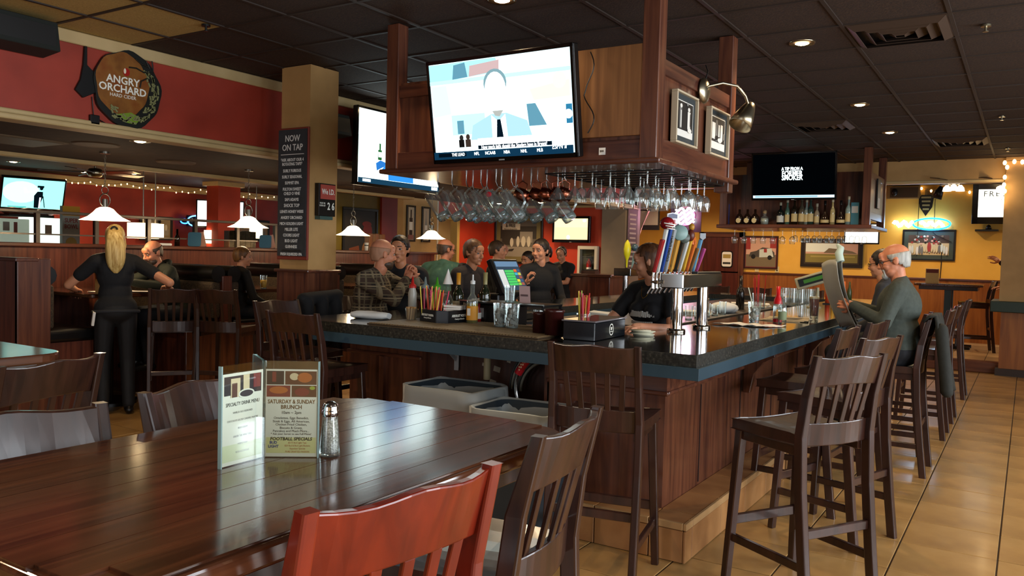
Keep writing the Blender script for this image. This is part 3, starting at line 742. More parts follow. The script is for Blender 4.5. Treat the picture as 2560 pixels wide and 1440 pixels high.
    shapes(scr, it)
    tw = G('#f0fbff', 2.0); td = G('#0f2433', 0.3)
    text('How much faith should the Steelers have in Bryant?', 0.036, tw, scr, (Vector((0.2*w_, -0.019, -0.785*h_)), Vector((1,0,0)), Vector((0,0,1))), 'caption', sx=0.62)
    for s_, x in (('THE LEAD', -0.62), ('NFL', -0.34), ('NCAAB', -0.14), ('NBA', 0.1), ('NHL', 0.34), ('MLB', 0.56)):
        text(s_, 0.028, tw, scr, (Vector((x*w_, -0.019, -0.91*h_)), Vector((1,0,0)), Vector((0,0,1))), 'ticker', sx=0.8)
    text('ESPN II', 0.04, tw, scr, (Vector((0.82*w_, -0.019, -0.86*h_)), Vector((1,0,0)), Vector((0,0,1))), 'channel_mark', sx=0.8, shear=0.2)
T1 = tv('large bright television showing a sports presenter on the front of the hanging cabinet', (-2.71, 4.083, 2.396), -1.06, 9.57, 1.05, 0.63, draw1, base=S('#d2f1f6'), bs=1.5)
def draw2(t, scr, w_, h_):
    q_ = -0.3*w_
    def sh(it): return [(k_, ([(x+q_, y) for x, y in a_] if k_ == 'p' else ((a_[0]+q_,)+tuple(a_[1:]) if k_ == 'd' else (a_[0]+q_, a_[1]+q_)+tuple(a_[2:]))), m_) for k_, a_, m_ in it]
    wh, bl, gr, pale = G('#f2ffff', 2.4), G('#2f86d6', 0.9), G('#2f7a3c', 0.5), G('#c9ece8', 1.5)
    it = [('r', (-w_, -0.1*w_, -0.45*h_, 0.3*h_), pale), ('r', (-0.7*w_, -0.45*w_, -0.4*h_, 0.28*h_), wh)] + sh([
          ('p', [(0.0, -0.85*h_), (-0.02*w_, -0.35*h_), (0.12*w_, -0.05*h_), (0.4*w_, 0.02*h_), (0.6*w_, -0.3*h_), (0.62*w_, -0.85*h_)], bl),
          ('p', [(0.0, -0.4*h_), (-0.28*w_, -0.62*h_), (-0.3*w_, -0.42*h_), (-0.2*w_, -0.32*h_)], G('#2a74c4', 0.8)), ('p', [(-0.02*w_, -0.3*h_), (-0.2*w_, -0.65*h_), (-0.1*w_, -0.7*h_), (0.1*w_, -0.4*h_)], bl), ('r', (-0.26*w_, -0.17*w_, -0.32*h_, -0.04*h_), gr), ('r', (-0.235*w_, -0.195*w_, -0.04*h_, 0.14*h_), gr), ('r', (-0.25*w_, -0.18*w_, -0.24*h_, -0.1*h_), wh),
          ('d', (0.32*w_, 0.22*h_, 0.12*w_, 0.24*h_), G('#f0e6da', 2.0))]) + [
          ('r', (-w_, w_, -1.0*h_, -0.86*h_), G('#1f4a66', 0.5)), ('r', (-0.9*w_, -0.72*w_, -0.96*h_, -0.89*h_), wh), ('r', (0.8*w_, 0.96*w_, -0.97*h_, -0.88*h_), wh)]
    shapes(scr, it)
tv('television behind the pillar showing a blue suit, mounted on the red soffit', (-5.57, 6.575, 2.548), 90, 0.5, 1.33, 0.77, draw2, base=S('#e6fbfb'), bs=1.7, mount=0.2)
def draw3(t, scr, w_, h_):
    dk, te = G('#12202a', 0.25), G('#4fb9b0', 0.8)
    it = [('d', (-0.4*w_, 0.1*h_, 0.6*w_, 0.75*h_), G('#b8f4ea', 1.2)), ('p', [(0.05*w_, -0.95*h_), (0.02*w_, -0.1*h_), (0.12*w_, 0.2*h_), (0.3*w_, 0.2*h_), (0.32*w_, -0.2*h_), (0.2*w_, -0.95*h_)], dk), ('p', [(0.1*w_, 0.15*h_), (-0.3*w_, 0.05*h_), (-0.34*w_, 0.42*h_), (-0.28*w_, 0.42*h_), (-0.2*w_, 0.18*h_), (0.1*w_, 0.3*h_)], G('#dff5ee', 1.4)),
          ('d', (0.24*w_, 0.45*h_, 0.06*w_, 0.14*h_), dk), ('r', (0.1*w_, 0.32*w_, 0.48*h_, 0.62*h_), dk), ('p', [(0.2*w_, -0.2*h_), (0.26*w_, -0.2*h_), (0.24*w_, -0.95*h_), (0.2*w_, -0.95*h_)], G('#dcd7f0', 1.2)), ('p', [(0.3*w_, -0.1*h_), (0.33*w_, -0.1*h_), (0.42*w_, -0.9*h_), (0.39*w_, -0.9*h_)], dk), ('r', (-0.8*w_, -0.2*w_, -0.96*h_, -0.88*h_), te)]
    shapes(scr, it)
tv('teal television with a camera operator on the far left wall', (-12.6, 6.48, 2.23), 78.5, 21, 0.86, 0.5, draw3, base=S('#86e2d8'), bs=1.3)
def draw4(t, scr, w_, h_):
    shapes(scr, [('r', (-w_, w_, -0.98*h_, -0.86*h_), G('#bfe3f2', 1.3)), ('r', (-0.95*w_, 0.6*w_, -0.95*h_, -0.89*h_), G('#7fb6c9', 0.8))])
    wt = G('#e9feff', 2.2)
    for s_, z, q, sx in (('A TIP FROM A', 0.34, 0.055, 0.8), ('FORMER', 0.12, 0.095, 0.75), ('SMOKER', -0.07, 0.095, 0.75)):
        text(s_, q, wt, scr, (Vector((-0.02*w_, -0.01, z*h_)), Vector((1,0,0)), Vector((0,0,1))), 'caption', sx=sx, bold=0.002)
    MB().rect(-0.14*w_, 0.1*w_, 0.235*h_, 0.25*h_, SF(), 0.001, 0, 0.002).build('caption_rule', wt, scr)
tv('black screen television on the far liquor cabinet', (-2.734, 11.32, 2.662), 3, 8.9, 1.1, 0.64, draw4, base=S('#0a1016'), bs=0.12)
def draw5(t, scr, w_, h_):
    shapes(scr, [('r', (-w_, w_, -h_, 0.2*h_), G('#f0c98e', 1.3)), ('d', (-0.15*w_, -0.75*h_, 0.1*w_, 0.2*h_), G('#fffaf0', 2.0)), ('d', (0.8*w_, 0.85*h_, 0.1*w_, 0.15*h_), G('#fffaf0', 2.0))])
tv('television with a sandy court on the far red wall beside the framed photo', (-6.82, 12.66, 1.975), 0, 0, 0.74, 0.46, draw5, base=S('#f3d09a'), bs=1.3, bez=0.04)
def draw6(t, scr, w_, h_):
    k = G('#3a3428', 0.3)
    text('FREE', 0.13, k, scr, (Vector((-0.85*w_, -0.004, 0.72*h_)), Vector((1,0,0)), Vector((0,0,1))), 'caption', 'LEFT', spacing=1.3)
    text('BAR', 0.09, G('#c9c2a8', 1.2), scr, (Vector((-0.85*w_, -0.004, 0.42*h_)), Vector((1,0,0)), Vector((0,0,1))), 'caption', 'LEFT', spacing=1.2); text('GAMES', 0.09, G('#c9c2a8', 1.2), scr, (Vector((-0.3*w_, -0.004, 0.42*h_)), Vector((1,0,0)), Vector((0,0,1))), 'caption', 'LEFT', spacing=1.2)
    shapes(scr, [('p', [(0.62*w_, -0.6*h_), (0.62*w_, 0.55*h_), (w_, 0.55*h_), (w_, -0.6*h_)], G('#e6a23a', 1.2)), ('d', (0.45*w_, -0.8*h_, 0.25*w_, 0.07*h_), G('#b78c5a', 0.8))])
tv('television reading FREE on the yellow wall, cut off by the column', (-0.3, 16.2, 2.58), 2, 6, 1.15, 0.68, draw6, base=S('#fffbe6'), bs=1.5, bez=0.09)
tv('bright little television seen past the edge of the far cabinet', (-2.62, 16.1, 2.05), 0, 4, 0.6, 0.38, None, base=S('#fff8ec'), bs=2.0, mount=0.36)
tv('bright television half hidden behind the red column in the far left room', (-12.35, 9.62, 2.1), 57, 6, 0.82, 0.5, None, base=S('#f2fbff'), bs=1.8, mount=0.75)

# ================================================================== SIGNS AND PICTURES
# round cider sign
sg = thing('cider_sign', 'round brown cider sign with an apple and a gnarled tree on the red soffit', 'sign', (XS, 3.672, 2.69))
pts = []
for k in range(48):
    a = 2*PI*k/48; r = 1+0.02*math.sin(9*a)+0.018*math.sin(5*a+1)
    pts.append((0.272*r*math.cos(a), 0.285*r*math.sin(a)))
fr0 = fr_x(0.0, 0, 0)
MB().plate(pts, fr0, 0.03).build('backing', mat('sign_black', '#11130f', 0.4), sg)
pts2 = [(x*0.78-0.045, y*0.82+0.03) for x, y in pts]
MB().plate(pts2, fr0, 0.001, 0, 0.03).build('brown_field', speckle('cider_brown', ['#6b3d16', '#8a5a26', '#7a3a12'], [0.3, 0.5, 0.7], 6, 0.35), sg)
M_BARK = mat('bark_green', '#7d7f52', 0.5)
tr = MB(); random.seed(3)
for k in range(70):
    a = -2.3+k/70*3.2; rr = 0.222+random.uniform(-0.04, 0.032)
    tr.obox((0.034, rr*math.cos(a)*0.98, rr*math.sin(a)), (0.006, 0.012, 0.034), (a+random.uniform(-0.6, 0.6), 0, 0))
tr.build('tree_trunk', M_BARK, sg)
br_ = MB()
for P in ([(0.2, 0.16), (0.12, 0.15), (0.06, 0.17), (0.0, 0.165)], [(0.19, 0.1), (0.15, 0.11), (0.1, 0.08), (0.09, 0.03)], [(0.17, 0.19), (0.14, 0.24)], [(0.16, 0.2), (0.1, 0.21), (0.05, 0.24)], [(0.2, 0.18), (0.19, 0.25)]):
    br_.tube([(0.034, y, z) for y, z in P], 0.006, 5)
br_.build('branches', mat('branch_dark', '#1a1710', 0.5), sg)
MB().plate([(-0.1, -0.2), (0.02, -0.17), (0.1, -0.2), (0.06, -0.255), (-0.03, -0.25)], fr0, 0.002, 0, 0.031).build('grass_patch', mat('sign_grass', '#6f8f22', 0.5), sg)
MB().disc(-0.02, 0.125, 0.027, 0.03, fr0, 0.004, 0, 0.031).build('apple', mat('apple_red', '#a3201a', 0.3), sg)
MB().disc(-0.034, 0.13, 0.01, 0.02, fr0, 0.001, 0, 0.036).build('apple_bite', mat('apple_white', '#e8dfc6', 0.4), sg)
SW = mat('sign_white', '#eef0e6', 0.4)
text('ANGRY', 0.078, SW, sg, fr_x(0.031, -0.045, 0.055), bold=0.0015)
text('ORCHARD', 0.078, SW, sg, fr_x(0.031, -0.045, -0.01), bold=0.0015)
text('HARD CIDER', 0.036, SW, sg, fr_x(0.031, -0.045, -0.06))
kn = thing('metal_guitar_sign', 'black guitar-shaped bracket hanging left of the cider sign', 'bracket', (XS, 3.36, 2.65))
MB().plate([(-0.03, 0.16), (-0.02, 0.3), (0.0, 0.3), (-0.0, 0.16), (0.05, 0.12), (0.06, -0.03), (-0.03, -0.08), (-0.09, -0.03), (-0.05, 0.05)], fr0, 0.02).build('body', M_BLACK, kn, bevel=0.003)
MB().tube([(0.01, 0.04, -0.06), (0.015, 0.05, -0.2), (0.02, 0.14, -0.24), (0.02, 0.22, -0.25)], 0.004, 6).build('cord', M_BLACK, kn)
MB().box(0, 0.03, 0.02, 0.09, -0.26, -0.19).build('power_block', M_BLACK, kn, bevel=0.004)
# speaker boxes on the soffit
for (y0, y1, z0, lb) in ((2.5, 3.05, 2.79, 'dark wedge loudspeaker at the top left under the ceiling'), (5.42, 5.86, 2.6, 'dark loudspeaker on the soffit between pillar and television')):
    s_ = thing('wall_speaker', lb, 'loudspeaker', (XS+0.02, (y0+y1)/2, z0))
    h_ = (y1-y0)/2
    MB().plate([(0, 0), (0.22, 0.02), (0.18, 0.22), (0, 0.2)], (Vector((0, h_, 0)), Vector((1,0,0)), Vector((0,0,1))), 2*h_).build('cabinet', mat('speaker_green_black', '#141a17', 0.7), s_, bevel=0.006)
    MB().box(0.2, 0.214, -h_+0.03, h_-0.03, 0.04, 0.18).build('grille', M_BLACK, s_)

# chalkboard on the pillar
cb = thing('tap_list_board', 'tall chalkboard tap list hanging on the tan pillar', 'sign', (-5.175, 4.765, 1.43))
MB().box(-0.185, 0.175, -0.02, 0.0, 0.0, 1.09).build('frame', mat('board_red_frame', '#7e3326', 0.5), cb, bevel=0.004)
MB().box(-0.172, 0.162, -0.026, -0.018, 0.03, 1.075).build('slate', speckle('chalk_slate', ['#2c3034', '#363b40'], [0.3, 0.7], 9, 0.7), cb)
CH = mat('chalk_white', '#e4e6e2', 0.8)
rows = [('NOW', 1.0, 0.075), ('ON TAP', 0.925, 0.075), ('*ASK ABOUT OUR 4', 0.825, 0.036), ('ROTATING TAPS*', 0.79, 0.036), ('SURLY FURIOUS', 0.735, 0.036), ('SURLY SEASONAL', 0.685, 0.036), ('SUMMIT EPA', 0.635, 0.036), ('FULTON SWEET', 0.583, 0.036), ('CHILD O VINE', 0.547, 0.036), ('SAM ADAMS', 0.497, 0.036), ('SHOCK TOP', 0.448, 0.04), ('LEINE\'S HONEY WEISS', 0.398, 0.034), ('ANGRY ORCHARD', 0.348, 0.036), ('MICH GOLDEN LIGHT', 0.298, 0.034), ('MILLER LITE', 0.25, 0.036), ('COORS LIGHT', 0.202, 0.036), ('BUD LIGHT', 0.155, 0.036), ('GUINNESS', 0.107, 0.036), ('FRESH SQUEEZED IPA', 0.045, 0.032)]
for s_, z, q in rows:
    text(s_, q*0.98, CH, cb, fr_y(-0.005, -0.026, z), sx=0.84 if q < 0.05 else 0.9, bold=0.0008)
MB().box(-0.14, 0.13, -0.029, -0.026, 0.868, 0.873).build('rule', CH, cb)
MB().plate([(-0.12, 0.07), (-0.1, 0.085), (0.0, 0.078), (0.1, 0.085), (0.12, 0.07), (0, 0.066)], fr_y(-0.005, -0.026, 0), 0.002).build('brewery_mark', mat('mark_dark', '#14161a', 0.6), cb)
# We I.D. calendar on the pillar side
wi = thing('age_check_sign', 'age check date sign with red panel and number 26 on the pillar', 'sign', (-5.02, 4.93, 1.94))
MB().box(0, 0.05, -0.09, 0.1, -0.14, 0.13).build('housing', M_BLACK, wi, bevel=0.003)
MB().box(0.05, 0.054, -0.075, 0.095, 0.0, 0.12).build('red_panel', mat('id_red', '#a8463a', 0.5), wi)
fz = 0.054
text('We I.D.', 0.062, SW, wi, fr_x(fz, 0.01, 0.06), sx=0.72, bold=0.0012)
text('2 6', 0.085, SW, wi, fr_x(0.05, 0.045, -0.06), sx=0.75, bold=0.0015)
text('MUST BE\nBORN BY', 0.02, SW, wi, fr_x(0.05, -0.05, -0.045), sx=0.8)
MB().box(0.0, 0.06, -0.085, 0.06, -0.17, -0.142).build('card_tray', mat('tray_teal', '#3a5450', 0.4), wi)

def framed(label, fr, w_, h_, frame_m, mat_m, pic, fw=0.04, mw=0.06, name='framed_picture', cat='picture', draw=None, group=None, depth=0.03):
    """fr: origin (centre on the wall), right, up; faces right x up"""
    o_, r, u = [Vector(q) for q in fr]; n = r.cross(u)
    t = thing(name, label, cat, o_, 0, group); f0 = (Vector((0,0,0)), r, u)
    a, b = w_/2, h_/2
    f = MB()
    for q in ((-a, a, b-fw, b), (-a, a, -b, -b+fw), (-a, -a+fw, -b+fw, b-fw), (a-fw, a, -b+fw, b-fw)): f.rect(*q, f0, depth)
    f.build('frame', frame_m, t, bevel=0.003)
    MB().rect(-a+fw, a-fw, -b+fw, b-fw, f0, depth*0.5).build('mat_board', mat_m, t)
    pa, pb = a-fw-mw, b-fw-mw
    mats, B_ = [pic], MB().rect(-pa, pa, -pb, pb, f0, 0.001, 0, depth*0.5)
    if draw:
        for k, (kind, args, m) in enumerate(draw):
            if m not in mats: mats.append(m)
            i = mats.index(m); off = depth*0.5+0.001+0.0006*k
            if kind == 'r': x0, x1, y0, y1 = args; B_.rect(x0*pa, x1*pa, y0*pb, y1*pb, f0, 0.0005, i, off)
            elif kind == 'd': cx, cy, rx, ry = args; B_.disc(cx*pa, cy*pb, rx*pa, ry*pb, f0, 0.0005, i, off, 14)
            elif kind == 'p': B_.plate([(x*pa, y*pb) for x, y in args], f0, 0.0005, i, off)
    B_.build('print', mats, t)
    return t
k0, k1, k2, k3 = mat('print_black', '#121213', 0.5), mat('print_grey', '#6f6f6c', 0.5), mat('print_white', '#d9d8d0', 0.5), mat('print_dark', '#2c2b2a', 0.5)
ivory = mat('ivory_frame', '#b9ab90', 0.45); dkmat = mat('slate_mat', '#2b3234', 0.7)
d_a = [('r', (-0.95, 0.95, -0.62, 0.95), k0), ('r', (-0.72, -0.45, -0.55, 0.6), k1), ('d', (-0.55, 0.7, 0.14, 0.12), k2), ('r', (-0.62, -0.5, -0.5, 0.45), k2), ('r', (0.25, 0.6, -0.5, 0.5), k2), ('d', (0.4, 0.62, 0.15, 0.12), k2), ('d', (0.2, 0.88, 0.12, 0.08), k1), ('d', (0.5, -0.55, 0.25, 0.14), k2), ('r', (0.55, 0.62, -0.3, 0.4), k0)]
d_b = [('r', (-0.95, 0.95, -0.55, 0.95), k3), ('r', (-0.85, -0.4, -0.4, 0.6), k2), ('r', (-0.35, -0.1, -0.5, 0.8), k1), ('r', (0.0, 0.2, -0.2, 0.55), k2), ('r', (0.3, 0.6, -0.4, 0.6), k2), ('d', (-0.25, -0.3, 0.2, 0.14), k0), ('d', (0.2, -0.4, 0.3, 0.15), k2), ('r', (0.65, 0.9, -0.3, 0.1), k1)]
framed('black and white photo of two standing figures on the cabinet side, left one', (Vector((-1.755, 4.585, 2.335)), Vector((0,1,0)), Vector((0,0,1))), 0.35, 0.30, ivory, dkmat, k2, 0.012, 0.035, draw=d_a, depth=0.04)
framed('black and white group photo on the cabinet side below the gooseneck lamp', (Vector((-1.755, 5.18, 2.335)), Vector((0,1,0)), Vector((0,0,1))), 0.37, 0.30, ivory, dkmat, k2, 0.012, 0.035, draw=d_b, depth=0.04)
# gooseneck lamp on the cabinet side
gl = thing('gooseneck_lamp', 'brushed metal gooseneck lamp with a cone shade on the cabinet side', 'lamp', (-1.74, 4.9, 2.56))
MB().lathe([(0.001, 0.03), (0.05, 0.026), (0.075, 0.012), (0.08, 0)], n=24, axis=(1,0,0)).build('wall_plate', M_BRASS, gl)
P = [(0.02, 0.02, 0.03), (0.09, 0.08, 0.055), (0.15, 0.18, 0.05), (0.18, 0.26, 0.0), (0.19, 0.3, -0.05)]
MB().tube(P, 0.009, 10).build('neck', M_BRASS, gl)
MB().lathe([(0.012, 0.05), (0.03, 0.04), (0.045, 0.0), (0.062, -0.06), (0.075, -0.13), (0.072, -0.13), (0.04, 0.0)], (0.185, 0.315, -0.075), 24, axis=(0.25, 0.45, 0.85)).build('shade', M_BRASS, gl)
MB().tube([(0.01, 0.0, 0.07), (0.02, 0.01, 0.12), (0.0, 0.02, 0.16)], 0.004, 6).build('cable', M_BLACK, gl)
lb_ = thing('price_tag', 'small white tag stuck on the cabinet bottom rail', 'tag', (-2.07, 4.19, 2.12)); MB().box(-0.02, 0.02, -0.003, 0, -0.02, 0.02).build('card', M_PAPER, lb_)
text('$00', 0.016, M_BLACK, lb_, fr_y(0, -0.003, 0))
cbx = thing('power_cable', 'black cable hanging behind the right edge of the big television', 'cable', (-2.15, 4.17, 2.65))
MB().tube([(0.025*math.sin(k*0.5)*(1 if k < 10 else 1.4), -0.006, 0.03-0.024*k) for k in range(20)], 0.0035, 6).build('lead', M_BLACK, cbx)
# far red wall: big framed photo, extinguisher cabinet, emergency light
blk = mat('black_frame', '#17130f', 0.35); olive = mat('olive_mat', '#6c6038', 0.7)
sep = [mat('sepia_dark', '#2b261f', 0.6), mat('sepia_mid', '#575046', 0.6), mat('sepia_light', '#b5ab95', 0.6), mat('sepia_grey', '#82796a', 0.6)]
bp = framed('large framed old street photo with a FREE banner on the far red wall', (Vector((-7.985, YB, 1.80)), Vector((1,0,0)), Vector((0,0,1))), 1.05, 0.93, blk, olive, sep[1], 0.045, 0.09,
    draw=[('r', (-1, 1, 0.0, 0.7), sep[0]), ('r', (-1, 1, -1, -0.45), sep[3]), ('r', (-0.9, 0.1, 0.5, 0.85), sep[2]), ('r', (-0.9, -0.3, -0.35, 0.3), sep[0]), ('r', (0.1, 0.8, -0.2, 0.4), sep[3]), ('d', (-0.35, -0.2, 0.1, 0.25), sep[2]), ('d', (0.0, -0.15, 0.09, 0.3), sep[2]), ('d', (0.3, -0.15, 0.12, 0.3), sep[2]), ('d', (0.6, -0.15, 0.1, 0.3), sep[2]), ('p', [(-0.5, -0.6), (-0.2, -0.55), (-0.3, -0.7), (-0.55, -0.7)], sep[0])])
text('& FREE', 0.09, k0, bp, fr_y(-0.16, -0.03, 0.24), sx=0.8, bold=0.001); text('Where every dime goes further', 0.032, k0, bp, fr_y(-0.16, -0.03, 0.18), sx=0.7)
fe = thing('extinguisher_cabinet', 'white wall cabinet holding a red fire extinguisher on the red wall', 'cabinet', (-6.51, YB, 1.05))
b = MB().box(-0.19, -0.14, -0.1, 0, 0, 0.64).box(0.14, 0.19, -0.1, 0, 0, 0.64).box(-0.14, 0.14, -0.1, 0, 0.58, 0.64).box(-0.14, 0.14, -0.1, 0, 0, 0.05)
b.build('frame', mat('white_enamel', '#c9c2b0', 0.4), fe, bevel=0.004); MB().box(-0.14, 0.14, -0.01, 0, 0.05, 0.58).build('liner', mat('liner_olive', '#4d4c34', 0.6), fe)
MB().box(-0.14, 0.14, -0.1, -0.095, 0.05, 0.58).build('pane', G_ACR, fe)
ex = thing('fire_extinguisher', 'red fire extinguisher behind glass in the white wall cabinet', 'extinguisher', (-6.49, YB-0.055, 1.10))
MB().lathe([(0.001, 0), (0.045, 0), (0.048, 0.02), (0.048, 0.27), (0.035, 0.32), (0.015, 0.34), (0.015, 0.37)], n=16).build('cylinder', mat('extinguisher_red', '#a3130f', 0.3), ex)
MB().bar((-0.05, 0, 0.39), (0.05, 0, 0.4), 0.02, 0.02).bar((-0.05, 0, 0.42), (0.05, 0, 0.44), 0.02, 0.012).build('valve_handle', M_BLACK, ex)
MB().tube([(0.02, 0, 0.38), (0.06, 0, 0.33), (0.055, 0, 0.15)], 0.008, 6).build('hose', M_BLACK, ex)
MB().lathe([(0.0488, 0.12), (0.0488, 0.22)], n=16).build('label_band', M_PAPER, ex)
em = thing('emergency_light', 'white emergency light unit high on the far red wall', 'light', (-7.02, YB-0.05, 2.29))
MB().ell((0, 0, 0), (0.13, 0.05, 0.05)).build('housing', M_WHITE, em)
# wine pictures
wm = [mat('wine_bg', '#b6a68c', 0.6), mat('wine_bottle_dark', '#24171a', 0.4), mat('wine_label', '#e2dccb', 0.6), mat('wine_rosy', '#8d5a52', 0.5), mat('wine_grey', '#8d8a80', 0.5)]
framed('narrow black framed picture of a red wine bottle on the tan wall', (Vector((-8.695, 10.53, 1.98)), Vector((0,1,0)), Vector((0,0,1))), 0.225, 0.60, blk, wm[0], wm[0], 0.03, 0.002,
    draw=[('r', (-0.5, 0.5, -0.75, 0.35), wm[1]), ('r', (-0.2, 0.2, 0.35, 0.85), wm[1]), ('r', (-0.5, 0.5, -0.4, 0.1), wm[2]), ('r', (-0.9, 0.9, -0.98, -0.7), wm[3])])
framed('narrow black framed picture of a champagne bottle beside the doorway', (Vector((-8.695, 10.93, 1.98)), Vector((0,1,0)), Vector((0,0,1))), 0.225, 0.60, blk, wm[0], wm[0], 0.03, 0.002,
    draw=[('d', (0, -0.25, 0.55, 0.4), wm[4]), ('p', [(-0.4, 0.0), (-0.12, 0.4), (-0.1, 0.85), (0.1, 0.85), (0.12, 0.4), (0.4, 0.0)], wm[4]), ('r', (-0.4, 0.4, -0.35, -0.05), wm[2]), ('d', (0.1, -0.7, 0.5, 0.15), wm[2])])
# olive wall: dark picture of a guitar player behind the half wall
gp = [mat('guitar_bg', '#2f2a22', 0.6), mat('guitar_orange', '#8a4a22', 0.6), mat('guitar_body', '#9c6d3c', 0.6), mat('guitar_red', '#7a2a22', 0.6)]
framed('large dark framed picture of a guitar player on the olive wall', (Vector((-11.2, 12.02, 1.72)), Vector((0,1,0)), Vector((0,0,1))), 1.0, 1.25, blk, gp[0], gp[0], 0.05, 0.002,
    draw=[('p', [(-0.7, -0.9), (-0.7, -0.3), (-0.1, -0.2), (0.1, -0.9)], gp[1]), ('d', (0.4, -0.35, 0.3, 0.3), gp[2]), ('p', [(0.1, -0.8), (0.2, -0.8), (0.5, 0.2), (0.42, 0.2)], gp[2]), ('d', (0.45, 0.3, 0.3, 0.3), gp[3]), ('d', (0.4, 0.55, 0.3, 0.1), gp[3])])
# yellow room pictures
crm = mat('cream_mat', '#cdbb92', 0.6)
pk = [mat('sky_pink', '#cfa58f', 0.6), mat('car_dark', '#4a4640', 0.5), mat('car_white', '#c9d3cc', 0.5), mat('car_red', '#9c3530', 0.5), mat('track_grey', '#76684f', 0.6), mat('grass_olive', '#857a3c', 0.6)]
framed('framed race car photo on the yellow wall behind the bar', (Vector((-4.55, YY, 1.675)), Vector((1,0,0)), Vector((0,0,1))), 0.68, 0.66, mat('maroon_frame', '#3b1a18', 0.4), mat('red_mat', '#7d3030', 0.6), pk[0], 0.03, 0.012,
    draw=[('r', (-1, 1, -1, -0.15), pk[4]), ('r', (-1, -0.7, 0.2, 1), pk[3]), ('r', (0.6, 1, 0.3, 1), pk[3]), ('p', [(-0.8, -0.3), (-0.7, 0.0), (-0.3, 0.1), (0.1, 0.35), (0.6, 0.3), (0.9, 0.0), (0.9, -0.35)], pk[1]), ('p', [(-0.1, -0.35), (-0.1, 0.2), (0.7, 0.3), (0.85, -0.3)], pk[2]), ('d', (-0.5, -0.3, 0.15, 0.16), k0), ('d', (0.6, -0.35, 0.15, 0.16), k0), ('r', (0.2, 0.4, 0.0, 0.25), pk[3])])
framed('wide dark framed stadium panorama on the yellow wall beside the newspaper reader', (Vector((-3.21, YY, 1.69)), Vector((1,0,0)), Vector((0,0,1))), 1.13, 0.55, mat('dark_brown_frame', '#241b14', 0.4), mat('brown_mat', '#3a2d1f', 0.6), pk[0], 0.06, 0.03,
    draw=[('r', (-1, 1, -1, -0.1), pk[5]), ('p', [(-1, 0.1), (-1, 1), (0.3, 1), (0.2, 0.4), (-0.3, 0.1)], mat('sky_white', '#e4efe6', 0.5)), ('p', [(-0.3, 0.0), (-0.1, 0.5), (0.4, 0.4), (0.8, 0.2), (1, -0.05)], pk[4]), ('r', (-0.8, 0.9, -0.45, -0.3), mat('grass_light', '#a5984f', 0.6))])
crowd = [('r', (-1, 1, 0.2, 1), mat('crowd_dark', '#4b3a30', 0.6))]
random.seed(11)
for k in range(34): crowd.append(('d', (random.uniform(-0.92, 0.92), random.uniform(0.1, 0.9), 0.06, 0.1), random.choice([pk[2], pk[3], k0, pk[0], pk[4]])))
for k in range(16): crowd.append(('d', (-0.9+k*0.12, random.uniform(-0.6, -0.25), 0.06, 0.42), random.choice([pk[2], crm, k2, k1])))
crowd.append(('d', (0.05, -0.2, 0.1, 0.5), pk[3]))
framed('framed crowded team photo with green mat under the neon sign', (Vector((-1.55, YY, 1.87)), Vector((1,0,0)), Vector((0,0,1))), 0.86, 0.56, blk, mat('green_mat', '#3e4b44', 0.7), crm, 0.03, 0.07, draw=crowd)
for x, lb in ((-4.62, 'blank cream wall plate under the race car photo'), (-4.22, 'cream wall socket plate right of the blank plate')):
    t = thing('wall_plate', lb, 'socket', (x, YY, 1.34)); MB().box(-0.04, 0.04, -0.01, 0, -0.06, 0.06).build('cover', mat('cream_plastic', '#d8c68e', 0.4), t, bevel=0.003)
    MB().box(-0.012, 0.012, -0.013, -0.01, -0.03, -0.005).build('outlet', M_BLACK if 'socket' in lb else mat('cream_plastic2', '#c8b67e', 0.4), t)
# ================================================================== GLASSWARE UNDER THE CABINET
def ordinal(k): return ['first','second','third','fourth','fifth','sixth','seventh','eighth','ninth','tenth','eleventh','twelfth','thirteenth','fourteenth'][k]
def lathe_thing(name, label, cat, parts, loc, group=None):
    t = thing(name, label, cat, loc, 0, group)
    for nm, prof, m in parts: MB().lathe(prof, n=18).build(nm, m, t)
    return t
rk = thing('glass_rack', 'dark wire rack of stemware rails under the hanging cabinet', 'rack', (-2.1, 4.85, 2.04))
for k in range(9):
    y = -0.52+k*0.135
    b = MB().cyl((-0.42, y, -0.02), (0.34, y, -0.02), 0.005, n=6).cyl((-0.42, y, -0.02), (-0.42, y, 0.0), 0.004, n=6).cyl((0.34, y, -0.02), (0.34, y, 0.0), 0.004, n=6)
    b.build('rail', M_BLACK, rk)
for k, x in enumerate((-0.42, 0.34)): MB().cyl((x, -0.52, -0.02), (x, 0.56, -0.02), 0.005, n=6).build('cross_bar', M_BLACK, rk)
# profiles hang upside down: foot at 0, bowl below
mart = [('foot', [(0.001, 0.0), (0.036, -0.002), (0.036, -0.004), (0.006, -0.01)], G_THIN), ('stem', [(0.0045, -0.008), (0.004, -0.085)], G_THIN), ('bowl', [(0.004, -0.085), (0.055, -0.165), (0.056, -0.166)], G_THIN)]
wine = [('foot', [(0.001, 0.0), (0.034, -0.002), (0.034, -0.004), (0.006, -0.01)], G_THIN), ('stem', [(0.0045, -0.008), (0.004, -0.09)], G_THIN), ('bowl', [(0.004, -0.09), (0.025, -0.1), (0.038, -0.12), (0.042, -0.145), (0.04, -0.17), (0.034, -0.2)], G_THIN)]
gob = [('foot', [(0.001, 0.0), (0.032, -0.002), (0.032, -0.004), (0.006, -0.01)], G_THIN), ('stem', [(0.0045, -0.008), (0.004, -0.075)], G_THIN), ('bowl', [(0.004, -0.075), (0.026, -0.085), (0.032, -0.1), (0.034, -0.17)], G_THIN)]
zr = 2.035
